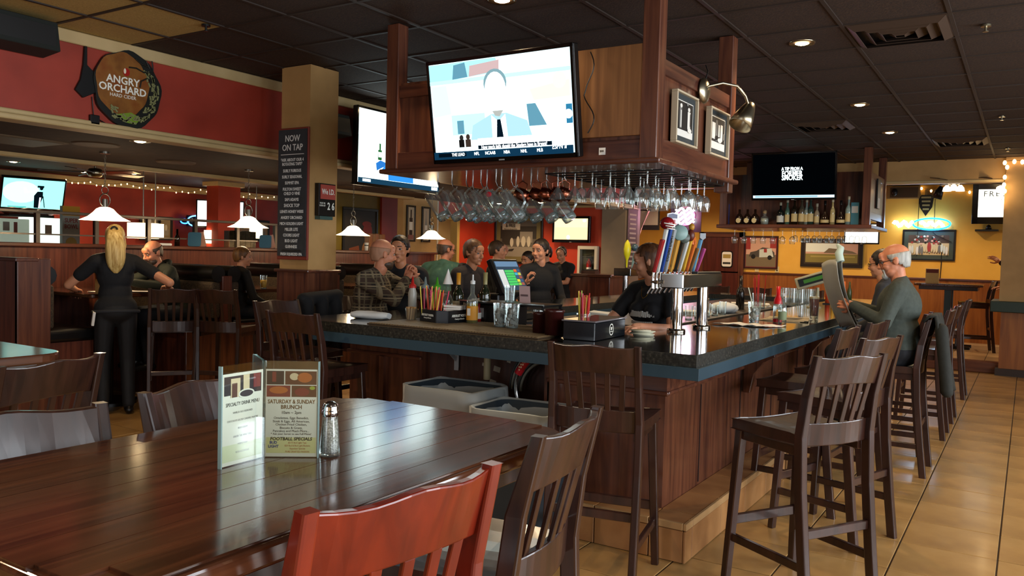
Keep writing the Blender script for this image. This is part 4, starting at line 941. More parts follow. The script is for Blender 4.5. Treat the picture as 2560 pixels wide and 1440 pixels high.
def hang(kind, prof, pts, what):
    p = None
    for k, (x, y) in enumerate(pts):
        lb = 'upside-down %s hanging under the cabinet, %s' % (kind, what % ordinal(k))
        if p is None: p = lathe_thing(kind.replace(' ', '_'), lb, 'glass', prof, (x, y, zr), kind+'es under the cabinet')
        else: put(p, (x, y, zr), random.uniform(0, 6), lb)
hang('martini glass', mart, [(-2.47+k*0.118, 4.40) for k in range(6)], 'front row, %s from the left')
hang('straight goblet', gob, [(-2.42+k*0.1, 4.62) for k in range(7)], 'second row, %s from the left')
hang('wine glass', wine, [(-2.40+k*0.1, 4.86) for k in range(7)], 'third row, %s from the left')
p_w = None
hang('balloon wine glass', wine, [(-1.84, 5.0), (-1.84, 5.13), (-1.84, 5.26), (-1.96, 5.16), (-2.06, 5.1), (-2.16, 5.16)], 'right rear corner, %s one')
# beer mugs on hooks
def mug_proto(label):
    t = thing('beer_mug', label, 'mug', (0,0,0), 0, 'glass beer mugs on hooks')
    # local: hook point at the origin, mug hangs by its handle, mouth up-left, base down-right
    A = Vector((-0.62, 0, 0.78)); A.normalize(); c = Vector((0.005, 0, -0.105))
    n = 16
    MB().lathe([(0.034, -0.075), (0.036, -0.06), (0.036, 0.085)], c, n, axis=A).build('glass_wall', G_THIN, t)
    MB().lathe([(0.001, -0.075), (0.034, -0.075), (0.035, -0.05), (0.001, -0.048)], c, n, axis=A).build('thick_base', thin_glass('glass_base', (0.7, 0.78, 0.78), 0.05, 0.45, 0.12), t)
    s = Vector((0.78, 0, 0.62))
    P = [c+A*0.06+s*0.034, c+A*0.062+s*0.07, c+A*0.02+s*0.085, c-A*0.03+s*0.07, c-A*0.045+s*0.034]
    MB().tube(P, 0.006, 8).build('handle', G_THIN, t)
    MB().tube([(0.0, 0, 0.06), (0.0, 0, 0.02), (0.012, 0, -0.005), (0.03, 0, -0.012), (0.036, 0, 0.0)], 0.0035, 6).build('hook', M_STEEL, t)
    return t
mp = None; k = 0
for row, (y, xs, z) in enumerate(((4.40, [-3.40+i*0.118 for i in range(6)], 1.965), (4.64, [-3.28+i*0.118 for i in range(7)], 1.965))):
    for i, x in enumerate(xs):
        lb = 'glass beer mug hanging tilted from a hook, %s row, %s from the left' % (('front', 'rear')[row], ordinal(i))
        if mp is None: mp = mug_proto(lb); mp.location = (x, y, z); mp.scale = (1.28,)*3
        else: put(mp, (x, y, z), random.uniform(-0.12, 0.12), lb)
lm = mat('lip_print', '#b5202c', 0.5)
MB().ell((-2.955, 4.36, 1.905), (0.022, 0.004, 0.018)).build('lip_sticker', lm); tag(bpy.data.objects['lip_sticker'], 'red lip-shaped sticker on a hanging beer mug', 'sticker')
M_COP = mat('copper', '#9a5a44', 0.25, 1.0)
cp = None
for k, x in enumerate((-2.80, -2.70, -2.62, -2.55, -2.49)):
    lb = 'copper mule mug hanging on its side, %s from the left' % ordinal(k)
    if cp is None:
        cp = thing('copper_mug', lb, 'mug', (x, 4.52, 2.0), 0, 'copper mugs under the cabinet')
        MB().lathe([(0.001, -0.045), (0.036, -0.045), (0.042, 0.0), (0.036, 0.045), (0.034, 0.045), (0.04, 0.0), (0.034, -0.042)], (0, 0, -0.09), 18, axis=(0.85, 0.1, -0.4)).build('cup', M_COP, cp)
        MB().tube([(0.03, 0, -0.06), (0.035, 0, -0.02), (0, 0, 0.0), (-0.035, 0, -0.02), (-0.03, 0, -0.06)], 0.004, 8).build('handle', M_COP, cp)
        MB().tube([(0, 0, 0.05), (0, 0, 0.01), (0.012, 0, -0.004)], 0.003, 6).build('hook', M_STEEL, cp)
    else: put(cp, (x, 4.52+0.02*(k % 2), 2.0), 0.2*k, lb)
cp['label'] = 'darkest copper mule mug, first from the left beside the beer mugs'

# ================================================================== THINGS ON THE BAR FRONT
ZT = GT
# rubber drip mat with ribs
dm = thing('drip_mat', 'brown ribbed rubber drip mat along the bar front', 'mat', (-2.85, 4.12, ZT))
MB().box(-0.62, 0.62, -0.32, 0.3, 0, 0.006).build('base', mat('mat_brown', '#4a3a28', 0.6), dm, bevel=0.002)
b = MB()
for i in range(58): b.box(-0.61+i*0.0212, -0.61+i*0.0212+0.011, -0.31, 0.29, 0.006, 0.011)
o = b.build('ribs', mat('mat_rib', '#7a6546', 0.5), dm); o['kind'] = 'stuff'
# rolled white towel
tw = thing('rolled_towel', 'rolled white bar towel on the left end of the bar', 'towel', (-3.70, 4.09, ZT), 0.2)
rg = []
for i in range(9):
    x = -0.14+i*0.035; r = 0.026*(1 if 0 < i < 8 else 0.75); rg.append([(x, 0.045*math.cos(a)*r/0.026, 0.026+r*math.sin(a)+0.003*math.sin(3*a+i)) for a in [2*PI*q/14 for q in range(14)]])
MB().rings(rg).build('roll', mat('towel_white', '#cfd3d2', 0.9), tw)
MB().obox((0.1, 0.02, 0.02), (0.07, 0.06, 0.03), (0, 0, 0.5)).build('folded_end', mat('towel_white', '#cfd3d2', 0.9), tw, bevel=0.008)
def tumbler(label, loc, h, r0, r1, fill=None, fill_h=0.7, name='tumbler', cat='glass', group=None):
    t = thing(name, label, cat, loc, 0, group)
    MB().lathe([(0.001, 0.002), (r0, 0.002), (r0+(r1-r0)*0.1, 0.01), (r1, h)], n=18).build('glass_wall', G_THIN, t)
    MB().lathe([(0.001, 0.0), (r0, 0.0), (r0, 0.012), (0.001, 0.012)], n=18).build('thick_base', MATS['glass_base'], t)
    if fill: MB().lathe([(0.001, 0.013), (r0*0.94, 0.013), ((r0+(r1-r0)*fill_h)*0.95, h*fill_h), (0.001, h*fill_h)], n=16).build('contents', fill, t)
    return t
M_KRAFT = mat('kraft_paper', '#b08a58', 0.8)
t = tumbler('small glass packed with brown sugar packets beside the straw caddy', (-3.42, 4.17, ZT), 0.085, 0.03, 0.04, None)
for k in range(7):
    a = k*0.9; MB().obox((0.016*math.cos(a), 0.016*math.sin(a), 0.052), (0.03, 0.006, 0.085), (0.12*math.sin(a), 0.1, a)).build('sugar_packet', M_KRAFT, t)
# napkin and straw caddy
def caddy_prism(bl, pts, z0, z1): return bl.prism(pts, z0, z1)
nc = thing('napkin_caddy', 'black printed napkin caddy full of straws on the bar front', 'caddy', (-3.19, 4.20, ZT))
hexp = [(-0.13, -0.06), (0.045, -0.115), (0.115, -0.09), (0.13, 0.13), (-0.02, 0.15), (-0.13, 0.1)]
cbk = mat('caddy_black', '#101216', 0.3)
n6 = len(hexp)
b = MB().prism(hexp, 0, 0.006)
for i in range(n6):
    p, q = Vector((*hexp[i], 0)), Vector((*hexp[(i+1) % n6], 0)); b.bar(p+Vector((0,0,0.045)), q+Vector((0,0,0.045)), 0.006, 0.09)
b.build('tray', cbk, nc, bevel=0.002)
r1_ = (Vector((0.045, -0.115, 0))-Vector((-0.13, -0.06, 0))); u_ = Vector((0,0,1)); n_ = r1_.normalized().cross(u_)
fr1 = (Vector((-0.0425, -0.0875, 0.055))+n_*0.004, r1_.normalized(), u_)
text('ABSOLUT VODKA', 0.019, SW, nc, fr1, sx=0.85, bold=0.0005); text('Country of Sweden', 0.013, SW, nc, (fr1[0]-Vector((0,0,0.018)), fr1[1], fr1[2]), sx=0.8, shear=0.3)
r2_ = (Vector((0.13, 0.13, 0))-Vector((0.115, -0.09, 0))).normalized(); n2 = r2_.cross(u_)
fr2 = (Vector((0.1225, 0.02, 0.055))+n2*0.004, r2_, u_)
text('ABSOLUT VODKA', 0.022, SW, nc, fr2, sx=0.85, bold=0.0005); text('Country of Sweden', 0.015, SW, nc, (fr2[0]-Vector((0,0,0.02)), fr2[1], fr2[2]), sx=0.8, shear=0.3)
napk = thing('napkin_stack', 'stack of white cocktail napkins in the black caddy', 'napkins', (-3.14, 4.27, ZT+0.006))
for k in range(7): MB().obox((0, 0, 0.008+k*0.016), (0.12, 0.1, 0.014), (0, 0.02*(-1)**k, 0.05*k)).build('napkin', M_PAPER, napk, bevel=0.003)
SCOL = {'pink': mat('straw_pink', '#d8486a', 0.35), 'red': mat('straw_red', '#c0261f', 0.35), 'yellow': mat('straw_yellow', '#d9c43c', 0.35), 'orange': mat('straw_orange', '#d8622a', 0.35), 'green': mat('straw_green', '#9fb84a', 0.35)}
def straws(base, n, z0, h, spread, cols, where, grp, lean=0.16, seed=5):
    rnd = random.Random(seed)
    for k in range(n):
        c = cols[k % len(cols)]; x, y = rnd.uniform(-spread[0], spread[0]), rnd.uniform(-spread[1], spread[1]); hh = h*rnd.uniform(0.88, 1.08)
        lx, ly = x*lean*8*rnd.uniform(0.3, 1), rnd.uniform(-0.02, 0.02)
        o = MB().tube([(0, 0, 0), (lx, ly, hh)], 0.0035, 6, cap=False).build('drinking_straw', SCOL[c], at=(base[0]+x, base[1]+y, base[2]+z0))
        tag(o, '%s drinking straw %s' % (c, where), 'straw', grp)
straws((-3.25, 4.18, ZT), 22, 0.008, 0.215, (0.06, 0.045), ['pink', 'yellow', 'orange', 'pink', 'red', 'yellow'], 'standing in the black napkin caddy', 'straws in the napkin caddy', 0.1)
def bottle(label, loc, prof, m, parts=(), name='bottle', cat='bottle', group=None, n=16):
    t = thing(name, label, cat, loc, 0, group)
    MB().lathe(prof, n=n).build('glass', m, t)
    for nm, pr, mm in parts: MB().lathe(pr, n=n).build(nm, mm, t)
    return t
def wine_prof(r, h, neck=0.014, sh=0.6): return [(0.001, 0), (r, 0), (r, h*sh), (r*0.85, h*(sh+0.07)), (neck, h*(sh+0.18)), (neck, h), (0.001, h)]
M_GREENG = mat('dark_green_glass', '#141c0c', 0.08, spec=0.8); M_BROWNG = mat('brown_glass', '#22120a', 0.08, spec=0.8)
G_YEL = mat('yellow_mixer', '#b8a52a', 0.15, trans=0.35)
t = bottle('tall clear bottle of yellow sour mix with a pour spout', (-3.0, 4.27, ZT), wine_prof(0.037, 0.27, 0.014, 0.55), G_THIN,
    [('liquid', [(0.001, 0.003), (0.035, 0.003), (0.035, 0.135), (0.001, 0.135)], G_YEL), ('label', [(0.0375, 0.03), (0.0375, 0.12)], mat('mix_label', '#c98a1c', 0.5)), ('pour_spout', [(0.016, 0.26), (0.016, 0.28), (0.006, 0.285), (0.005, 0.32)], mat('spout', '#c9cbc8', 0.3))])
MB().box(-0.012, 0.012, -0.0385, -0.037, 0.06, 0.105).build('barcode', M_PAPER, t)
bottle('dark green wine bottle with a teal label and cork-coloured neck', (-3.06, 4.50, ZT), wine_prof(0.037, 0.33, 0.014, 0.55), M_GREENG, [('label', [(0.0375, 0.05), (0.0375, 0.14)], mat('teal_label', '#3d8078', 0.5)), ('neck_foil', [(0.0148, 0.25), (0.0148, 0.331), (0.001, 0.331)], mat('foil_cream', '#8d8456', 0.4))])
bottle('green wine bottle with an orange neck foil behind the yellow bottle', (-3.28, 4.50, ZT), wine_prof(0.038, 0.32, 0.014, 0.52), M_GREENG, [('label', [(0.0385, 0.04), (0.0385, 0.13)], mat('ivory_label', '#a99f82', 0.5)), ('neck_foil', [(0.0152, 0.24), (0.0152, 0.321), (0.001, 0.321)], mat('foil_orange', '#c98a20', 0.4))])
t = bottle('glass bottle topped with an upturned white paper cone cup', (-3.37, 4.50, ZT), wine_prof(0.036, 0.26, 0.014, 0.5), G_THIN, [('liquid', [(0.001, 0.003), (0.034, 0.003), (0.034, 0.09), (0.001, 0.09)], mat('pale_liquid', '#8a7a3c', 0.2)), ('paper_cone', [(0.036, 0.24), (0.001, 0.345)], M_PAPER)])
for (x, y, c, lb, bc) in ((-3.44, 4.47, '#3f9a20', 'squeeze bottle with a bright green pointed cap', '#6d8a3a'), (-3.52, 4.44, '#6f7f80', 'dark red squeeze bottle with a grey pointed cap', '#3a1014'), (-3.60, 4.40, '#b01f1a', 'clear squeeze bottle with a red pointed cap', '#a9a79c')):
    bottle(lb, (x, y, ZT), [(0.001, 0), (0.03, 0), (0.03, 0.17), (0.022, 0.2), (0.022, 0.21)], mat('sq_'+bc, bc, 0.3), [('cap', [(0.026, 0.205), (0.026, 0.225), (0.012, 0.235), (0.004, 0.285), (0.001, 0.285)], mat('cap_'+c, c, 0.4))])
rb = thing('sauce_bottle', 'small red sauce bottle beside the napkin caddy', 'bottle', (-3.04, 4.38, ZT)); MB().lathe([(0.001, 0), (0.028, 0), (0.03, 0.05), (0.02, 0.1), (0.024, 0.13), (0.001, 0.13)], n=14).build('body', mat('sauce_red', '#8e1a18', 0.3), rb)
MB().lathe([(0.0302, 0.03), (0.0302, 0.07)], n=14).build('label', M_PAPER, rb)
# ice glasses and the dark rack behind them
M_ICE = mat('ice', '#b7bcb8', 0.15, trans=0.5, ior=1.3)
def ice_glass(label, loc, h=0.145, r0=0.035, r1=0.045, n=11, seed=1):
    t = tumbler(label, loc, h, r0, r1); rnd = random.Random(seed)
    for k in range(n):
        MB().obox((rnd.uniform(-0.018, 0.018), rnd.uniform(-0.018, 0.018), 0.022+k*h*0.65/n), (0.026, 0.024, 0.022), (rnd.uniform(0, 3), rnd.uniform(0, 3), rnd.uniform(0, 3))).build('ice_cube', M_ICE, t, bevel=0.004)
    return t
ice_glass('left clear plastic glass packed with ice on the drip mat', (-2.72, 4.17, ZT+0.011), seed=1)
ice_glass('right clear plastic glass packed with ice on the drip mat', (-2.625, 4.16, ZT+0.011), seed=2)
gr = thing('glass_tray_rack', 'black tray rack standing on the bar behind the ice glasses', 'rack', (-2.80, 4.42, ZT))
MB().box(-0.34, 0.3, -0.1, 0.14, 0.135, 0.147).build('shelf', M_BLACK, gr, bevel=0.003)
for x, y in ((-0.33, -0.09), (0.29, -0.09), (-0.33, 0.13), (0.29, 0.13)): MB().box(x-0.008, x+0.008, y-0.008, y+0.008, 0.0, 0.135).build('leg', M_BLACK, gr)
MB().box(-0.32, 0.05, -0.02, 0.12, 0.0, 0.125).build('lower_box', M_BLACK, gr, bevel=0.006)
MB().box(-0.26, -0.2, -0.0225, -0.02, 0.04, 0.1).build('switch_label', M_LIGHTGREY, gr)
MB().bar((-0.345, -0.1, 0.149), (0.305, -0.1, 0.149), 0.006, 0.006).build('steel_edge', M_STEEL, gr)
tumbler('upturned ribbed tumbler at the right end of the tray rack', (-2.54, 4.33, ZT+0.012), 0.105, 0.04, 0.034)
tumbler('ribbed tumbler standing on the tray rack under the register', (-2.80, 4.40, ZT+0.1475), 0.11, 0.03, 0.036)
rc_ = thing('receipt_slip', 'pinkish receipt slip leaning on the tray rack', 'paper', (-2.70, 4.42, ZT+0.1475)); MB().obox((0, 0, 0.055), (0.075, 0.002, 0.11), (0.15, 0, 0.1)).build('paper', mat('pink_paper', '#b89a97', 0.8), rc_); MB().obox((0, -0.004, 0.05), (0.05, 0.001, 0.012), (0.15, 0, 0.1)).build('print', mat('pink_print', '#5f4a4a', 0.8), rc_)
M_MAR = mat('maroon_plastic', '#32110f', 0.25)
for (x, y, r, h, lb) in ((-2.36, 4.05, 0.05, 0.115, 'shorter maroon round canister beside the ice glasses'), (-2.245, 4.0, 0.056, 0.14, 'taller maroon round canister next to the black caddy box')):
    t = thing('canister', lb, 'canister', (x, y, ZT+0.011)); MB().lathe([(0.001, 0.0), (r*0.94, 0.0), (r*0.97, h*0.9), (r*1.05, h*0.93), (r*1.05, h), (r*0.92, h), (r*0.9, 0.01), (0.001, 0.01)], n=24).build('body', M_MAR, t); MB().lathe([(r*1.05, h-0.012), (r*1.07, h-0.008), (r*1.07, h), (r*1.03, h+0.002)], n=24).build('rim', M_MAR, t)
# black condiment caddy box with clear lid
cx_ = thing('condiment_box', 'black condiment box with a clear lid and round logo on the bar front', 'box', (-2.04, 4.10, ZT), 0.05)
b = MB(); b.box(-0.11, 0.08, -0.18, -0.172, 0, 0.1).box(-0.11, 0.08, 0.25, 0.258, 0, 0.1).box(-0.11, -0.102, -0.18, 0.258, 0, 0.1).box(0.072, 0.08, -0.18, 0.258, 0, 0.1).box(-0.11, 0.08, -0.18, 0.258, 0, 0.008)
b.build('tray', mat('box_black', '#0e1218', 0.15), cx_, bevel=0.004)
MB().box(-0.118, 0.088, -0.188, 0.266, 0.1, 0.11).build('lid', mat('lid_clear', '#8a8488', 0.08, trans=0.4), cx_, bevel=0.005, seg=2)
frc = (Vector((0.0805, 0.05, 0.05)), Vector((0,1,0)), Vector((0,0,1)))
b = MB()
for k in range(28):
    a0, a1 = 2*PI*k/28, 2*PI*(k+1)/28
    b.plate([(0.03*math.cos(a0), 0.033*math.sin(a0)), (0.03*math.cos(a1), 0.033*math.sin(a1)), (0.025*math.cos(a1), 0.028*math.sin(a1)), (0.025*math.cos(a0), 0.028*math.sin(a0))], frc, 0.0006)
b.build('logo_ring', SW, cx_); text('BV', 0.024, SW, cx_, (frc[0]+Vector((0, 0, 0.004)), frc[1], frc[2]), 'logo_letters', sx=0.8, off=0.0005, bold=0.0006)
MB().rect(-0.018, 0.018, -0.013, -0.010, frc, 0.0006).build('logo_rule', SW, cx_)
sh_ = tumbler('clear straw holder glass behind the canisters', (-2.20, 4.27, ZT), 0.12, 0.038, 0.042, None)
straws((-2.20, 4.27, ZT), 20, 0.013, 0.225, (0.026, 0.022), ['red', 'orange', 'yellow', 'green', 'red', 'pink', 'yellow'], 'standing in the clear holder behind the canisters', 'straws in the clear holder', 0.12, 9)
cs = thing('coaster_stack', 'loose stack of pale round coasters near the beer tap columns', 'coasters', (-1.90, 4.45, ZT))
for k in range(6): MB().lathe([(0.001, 0), (0.06, 0), (0.062, 0.004), (0.001, 0.005)], (0.012*math.sin(k*2.1), 0.012*math.cos(k*1.7), 0.0055*k), 20).build('coaster', mat('coaster', '#b9b9a4', 0.7), cs)
tw2 = thing('folded_towel', 'folded white towel on the counter behind the tray rack', 'towel', (-2.85, 5.85, 1.02)); MB().obox((0, 0, 0.02), (0.3, 0.16, 0.04), (0, 0, 0.2)).obox((0.02, 0, 0.045), (0.24, 0.12, 0.03), (0.05, 0.06, 0.1)).build('cloth', mat('towel_white', '#cfd3d2', 0.9), tw2, bevel=0.012, seg=2)

# ---- beer tap tower
tt = thing('beer_tap_tower', 'chrome two-column beer tap tower near the bar corner', 'beer tap', (-1.832, 5.09, ZT))
for (x, y) in ((-0.002, -0.273), (0.016, 0.142)):
    MB().cyl((x, y, 0.0), (x, y, 0.275), 0.037, n=28).build('column', M_CHROME, tt)
    MB().lathe([(0.037, 0.022), (0.055, 0.02), (0.058, 0.012), (0.058, 0.0)], (x, y, 0), 28).build('flange', mat('dark_chrome', '#6f6a62', 0.15, 1.0), tt)
MB().box(-0.075, 0.07, -0.37, 0.37, 0.274, 0.362).build('tap_box', mat('mirror_steel', '#aeb3b4', 0.12, 1.0), tt, bevel=0.006)
MB().box(0.02, 0.065, -0.1, 0.36, 0.362, 0.376).build('top_tray', M_BLACK, tt, bevel=0.004)
HND = [(-0.42, '#8e1c1c', 0.2, 'red'), (-0.36, '#c9ccc6', 0.28, 'helmet'), (-0.30, '#17408e', 0.27, 'shield'), (-0.235, '#8f9496', 0.27, 'coors'), (-0.15, '#b98a3c', 0.24, 'medal'), (-0.07, '#20221d', 0.22, 'badge'), (0.0, '#c4c7c3', 0.2, 'plain'), (0.07, '#c79a2c', 0.22, 'ball'), (0.14, '#c8662a', 0.2, 'curve'), (0.2, '#7d5a34', 0.16, 'plain'), (0.26, '#5f93b5', 0.22, 'cap'), (0.33, '#a9447c', 0.16, 'plain')]
for k, (y, c, h, kind) in enumerate(HND):
    fx = -0.105
    MB().cyl((-0.075, y, 0.31), (fx-0.01, y, 0.31), 0.012, n=10).cyl((fx, y, 0.33), (fx, y, 0.27), 0.009, 0.012, 10).cyl((fx-0.004, y, 0.275), (fx-0.03, y, 0.235), 0.008, n=10).build('faucet', M_CHROME, tt)
    MB().cyl((fx, y, 0.33), (fx+0.004, y, 0.37), 0.008, n=10).build('faucet_collar', M_CHROME, tt)
    m = mat('tap_handle_'+c, c, 0.3)
    top = Vector((fx+0.06, y-0.012, 0.37+h)); bot = Vector((fx+0.004, y, 0.368)); ax = (top-bot).normalized()
    w0, w1 = (0.024, 0.04) if kind in ('coors', 'medal', 'red') else (0.018, 0.03)
    ho = MB().bar(bot, top, w0, 0.02, up=(1,0,0), w2=w1, d2=0.024).build('tap_handle', m, tt, bevel=0.006, seg=2)
    if kind == 'helmet':
        MB().ell(top+Vector((0, 0, 0.02)), (0.045, 0.045, 0.04)).build('helmet_topper', mat('helmet_red', '#7e1218', 0.15), ho)
        for q in range(3): MB().tube([top+Vector((0.0+0.01*q, -0.045, 0.02-0.016*q)), top+Vector((0.045, -0.05, 0.012-0.014*q)), top+Vector((0.05, 0.0, 0.012-0.014*q))], 0.004, 6).build('face_guard', M_PAPER, ho)
    if kind == 'shield':
        f_ = (top+Vector((0.012, -0.012, 0.05)), Vector((0.75, 0.66, 0)).normalized(), Vector((0,0,1)))
        MB().plate([(-0.034, 0.04), (0, 0.048), (0.034, 0.04), (0.034, -0.02), (0, -0.048), (-0.034, -0.02)], f_, 0.012).build('shield_topper', mat('shield_white', '#d8d9de', 0.3), ho)
        MB().plate([(-0.029, 0.035), (0, 0.042), (0.029, 0.035), (0.029, 0.012), (-0.029, 0.012)], f_, 0.001, 0, 0.012).build('shield_field', mat('shield_blue', '#1f2b58', 0.3), ho)
        text('NFL', 0.038, mat('shield_red', '#b3202a', 0.3), ho, (f_[0]+Vector((0,0,-0.012)), f_[1], f_[2]), 'shield_letters', sx=0.75, off=0.014, bold=0.001)
    fh = (bot+(top-bot)*0.55+Vector((0.0145, 0, 0)), Vector((0,1,0)), ax)
    if kind == 'coors':
        text('COORS LIGHT', 0.026, mat('ink_dark', '#1c1d22', 0.4), ho, ((bot+(top-bot)*0.55+Vector((0.004, -0.0195, 0))), ax, Vector((-1,0,0.2)).normalized()), 'handle_letters', off=0.0, sx=1.0)
    if kind == 'medal':
        MB().lathe([(0.001, 0.012), (0.045, 0.012), (0.05, 0.006), (0.05, 0)], top+Vector((0.01, -0.014, 0.01)), 22, axis=(0.5, -0.85, 0.1)).build('medallion', mat('medal_teal', '#7d9a96', 0.4), ho)
        for q, ch in enumerate('DESCHUTES'):
            pz_ = top-ax*(0.06+q*0.0185)
            text(ch, 0.021, mat('ink_brown', '#2a1a0c', 0.4), ho, (pz_+Vector((0.0, -0.0125, 0)), Vector((0.9,0,0)), ax), 'handle_letter', off=0.0006)
    if kind == 'badge': MB().lathe([(0.001, 0.01), (0.032, 0.01), (0.036, 0)], top+Vector((0.01, -0.012, 0.0)), 18, axis=(0.5, -0.85, 0.1)).build('badge_topper', mat('badge_grey', '#4c554f', 0.4), ho)
    if kind == 'ball':
        MB().ell(top+Vector((0, -0.01, 0.02)), (0.026, 0.024, 0.04)).build('ball_topper', mat('football_brown', '#5a2418', 0.4), ho); MB().ell(top+Vector((0, 0, 0.075)), (0.02, 0.02, 0.024)).build('cap_topper', mat('cap_gold', '#b3822a', 0.4), ho)
    if kind == 'cap': MB().plate([(-0.02, 0.02), (0.02, 0.02), (0.02, -0.012), (0, -0.026), (-0.02, -0.012)], (top+Vector((0.012, -0.012, 0.02)), Vector((0.75, 0.66, 0)).normalized(), Vector((0,0,1))), 0.012).build('crest_topper', mat('crest_grey', '#7c7f84', 0.3), ho)
    if kind == 'curve': MB().tube([top, top+Vector((0.0, -0.02, 0.025)), top+Vector((0, -0.045, 0.015)), top+Vector((0, -0.05, -0.02))], 0.012, 8).build('hook_topper', m, ho)
# second tap column on the far side of the bar
t2 = thing('beer_tap_tower', 'far beer tap column with a lemon yellow handle', 'beer tap', (-3.72, 8.2, ZT))
MB().cyl((0, 0, 0), (0, 0, 0.26), 0.035, n=18).build('column', M_CHROME, t2)
MB().box(-0.1, 0.1, -0.1, 0.25, 0.25, 0.33).build('tap_box', MATS['mirror_steel'], t2, bevel=0.005)
MB().lathe([(0.008, 0.0), (0.012, 0.08), (0.035, 0.14), (0.04, 0.2), (0.03, 0.26), (0.005, 0.3)], (0.03, -0.05, 0.34), 14).build('tap_handle', mat('lemon_yellow', '#c9c31a', 0.35), t2)
for k, (c, y) in enumerate((('#6f8b8a', 0.05), ('#b9bdb8', 0.12), ('#2b2c30', 0.18), ('#8c2a24', 0.24))):
    MB().bar((0.05, y, 0.33), (0.07, y, 0.5), 0.02, 0.02, w2=0.03).build('tap_handle', mat('far_handle_'+c, c, 0.3), t2, bevel=0.005)
MB().ell((0.08, 0.04, 0.56), (0.04, 0.045, 0.04)).build('helmet_topper', mat('far_helmet', '#3f5560', 0.3), t2)

# ---- right side of the bar
ig = ice_glass('tall glass of ice water with a straw on the right bar top', (-1.648, 5.864, ZT), 0.16, 0.032, 0.047, 12, 3)
MB().tube([(0.0, 0.0, 0.05), (-0.03, 0.0, 0.19), (-0.05, 0.0, 0.26)], 0.004, 6).build('straw', mat('straw_clear', '#c9ccb4', 0.3), ig)
np_ = thing('paper_napkin', 'creased white paper sheet lying on the bar top before the water glass', 'paper', (-1.64, 5.68, ZT))
vs, fs = [], []
for i in range(13):
    for j in range(7):
        x, y = -0.19+i*0.032, -0.09+j*0.03; vs.append((x+0.5*y, y+0.06*x, 0.004+0.012*abs(math.sin(i*0.9+j*0.5))*(0.4+0.6*(j in (0, 6)))))
for i in range(12):
    for j in range(6): a = i*7+j; fs.append((a, a+7, a+8, a+1))
o = MB().add(vs, fs, 0, True).build('sheet', M_PAPER, np_); so = o.modifiers.new('s', 'SOLIDIFY'); so.thickness = 0.001
bottle('clear bottle with a bright red neck and shoulder on the right bar top', (-1.55, 6.12, ZT), wine_prof(0.032, 0.27, 0.013, 0.52), G_THIN, [('red_top', [(0.0325, 0.14), (0.028, 0.175), (0.0145, 0.2), (0.0145, 0.27), (0.001, 0.27)], mat('bright_red', '#b8121c', 0.3)), ('red_foot', [(0.0325, 0.005), (0.0325, 0.03)], mat('bright_red', '#b8121c', 0.3))])
bottle('clear bottle with a pale green label beside the red necked bottle', (-1.50, 6.06, ZT), wine_prof(0.03, 0.22, 0.012, 0.52), G_THIN, [('label', [(0.0305, 0.03), (0.0305, 0.09)], mat('pale_green_label', '#7d8a66', 0.6)), ('cap', [(0.013, 0.2), (0.013, 0.222), (0.001, 0.222)], M_LIGHTGREY)])
bg = thing('beer_glass', 'tall glass of red ale beside the newspaper', 'glass', (-1.42, 6.72, ZT)); MB().lathe([(0.001, 0.004), (0.03, 0.004), (0.033, 0.05), (0.038, 0.185)], n=18).build('glass_wall', G_THIN, bg)
MB().lathe([(0.001, 0.03), (0.03, 0.03), (0.0355, 0.165), (0.001, 0.165)], n=18).build('ale', mat('red_ale', '#6a1a10', 0.1, trans=0.3), bg); MB().lathe([(0.0355, 0.165), (0.036, 0.18), (0.001, 0.18)], n=18).build('foam', mat('foam', '#d9cba8', 0.7), bg)
nb = thing('paper_stack', 'spread of printed newspaper pages lying on the right bar top', 'newspaper', (-1.58, 6.45, ZT))
for k in range(3): MB().obox((0.01*k, 0.02*k, 0.003+0.004*k), (0.3, 0.36, 0.003), (0, 0.004, 0.1*k)).build('page', mat('newsprint', '#a89a7c', 0.8), nb)
for k in range(5): MB().obox((0.02, -0.1+k*0.05, 0.0135), (0.2, 0.02, 0.0006), (0, 0, 0.2)).build('print_column', mat('news_ink', '#5c5344', 0.8), nb)
# back bar counters inside the island
bb = thing('back_bar', 'low dark back bar counter inside the island', 'counter', (-2.75, 7.9, 0))
MB().box(-0.45, 0.45, -2.3, 2.3, 0.08, 0.98).build('body', M_DKGREY, bb, bevel=0.005); MB().box(-0.48, 0.48, -2.33, 2.33, 0.98, 1.02).build('steel_top', mat('worn_steel', '#6a6660', 0.35, 0.8), bb, bevel=0.004)
for k in range(5): MB().box(0.45, 0.462, -2.2+k*0.9, -1.4+k*0.9, 0.2, 0.9).build('cooler_door', M_BLACK, bb, bevel=0.004)
BZ = 1.02
for k, (x, y, c, lb) in enumerate(((-2.5, 8.35, '#2a0d10', 'dark red ketchup bottle on the back bar'), (-2.45, 8.2, '#15110f', 'black bottle on the back bar left of the red straws'))):
    bottle(lb, (x, y, BZ), wine_prof(0.04, 0.34, 0.014, 0.5), mat('bb_'+c, c, 0.2))
t = tumbler('clear holder of red straws on the back bar', (-2.36, 8.55, BZ), 0.16, 0.06, 0.07); straws((-2.36, 8.55, BZ), 14, 0.02, 0.32, (0.045, 0.04), ['red'], 'in the back bar holder', 'red straws on the back bar', 0.08, 4)
for k in range(6):
    tumbler('small shot glass on the back bar, %s from the left' % ordinal(k), (-2.34, 6.2+k*0.22, BZ), 0.1+0.02*(k % 2), 0.028, 0.033, None, group='small glasses on the back bar')
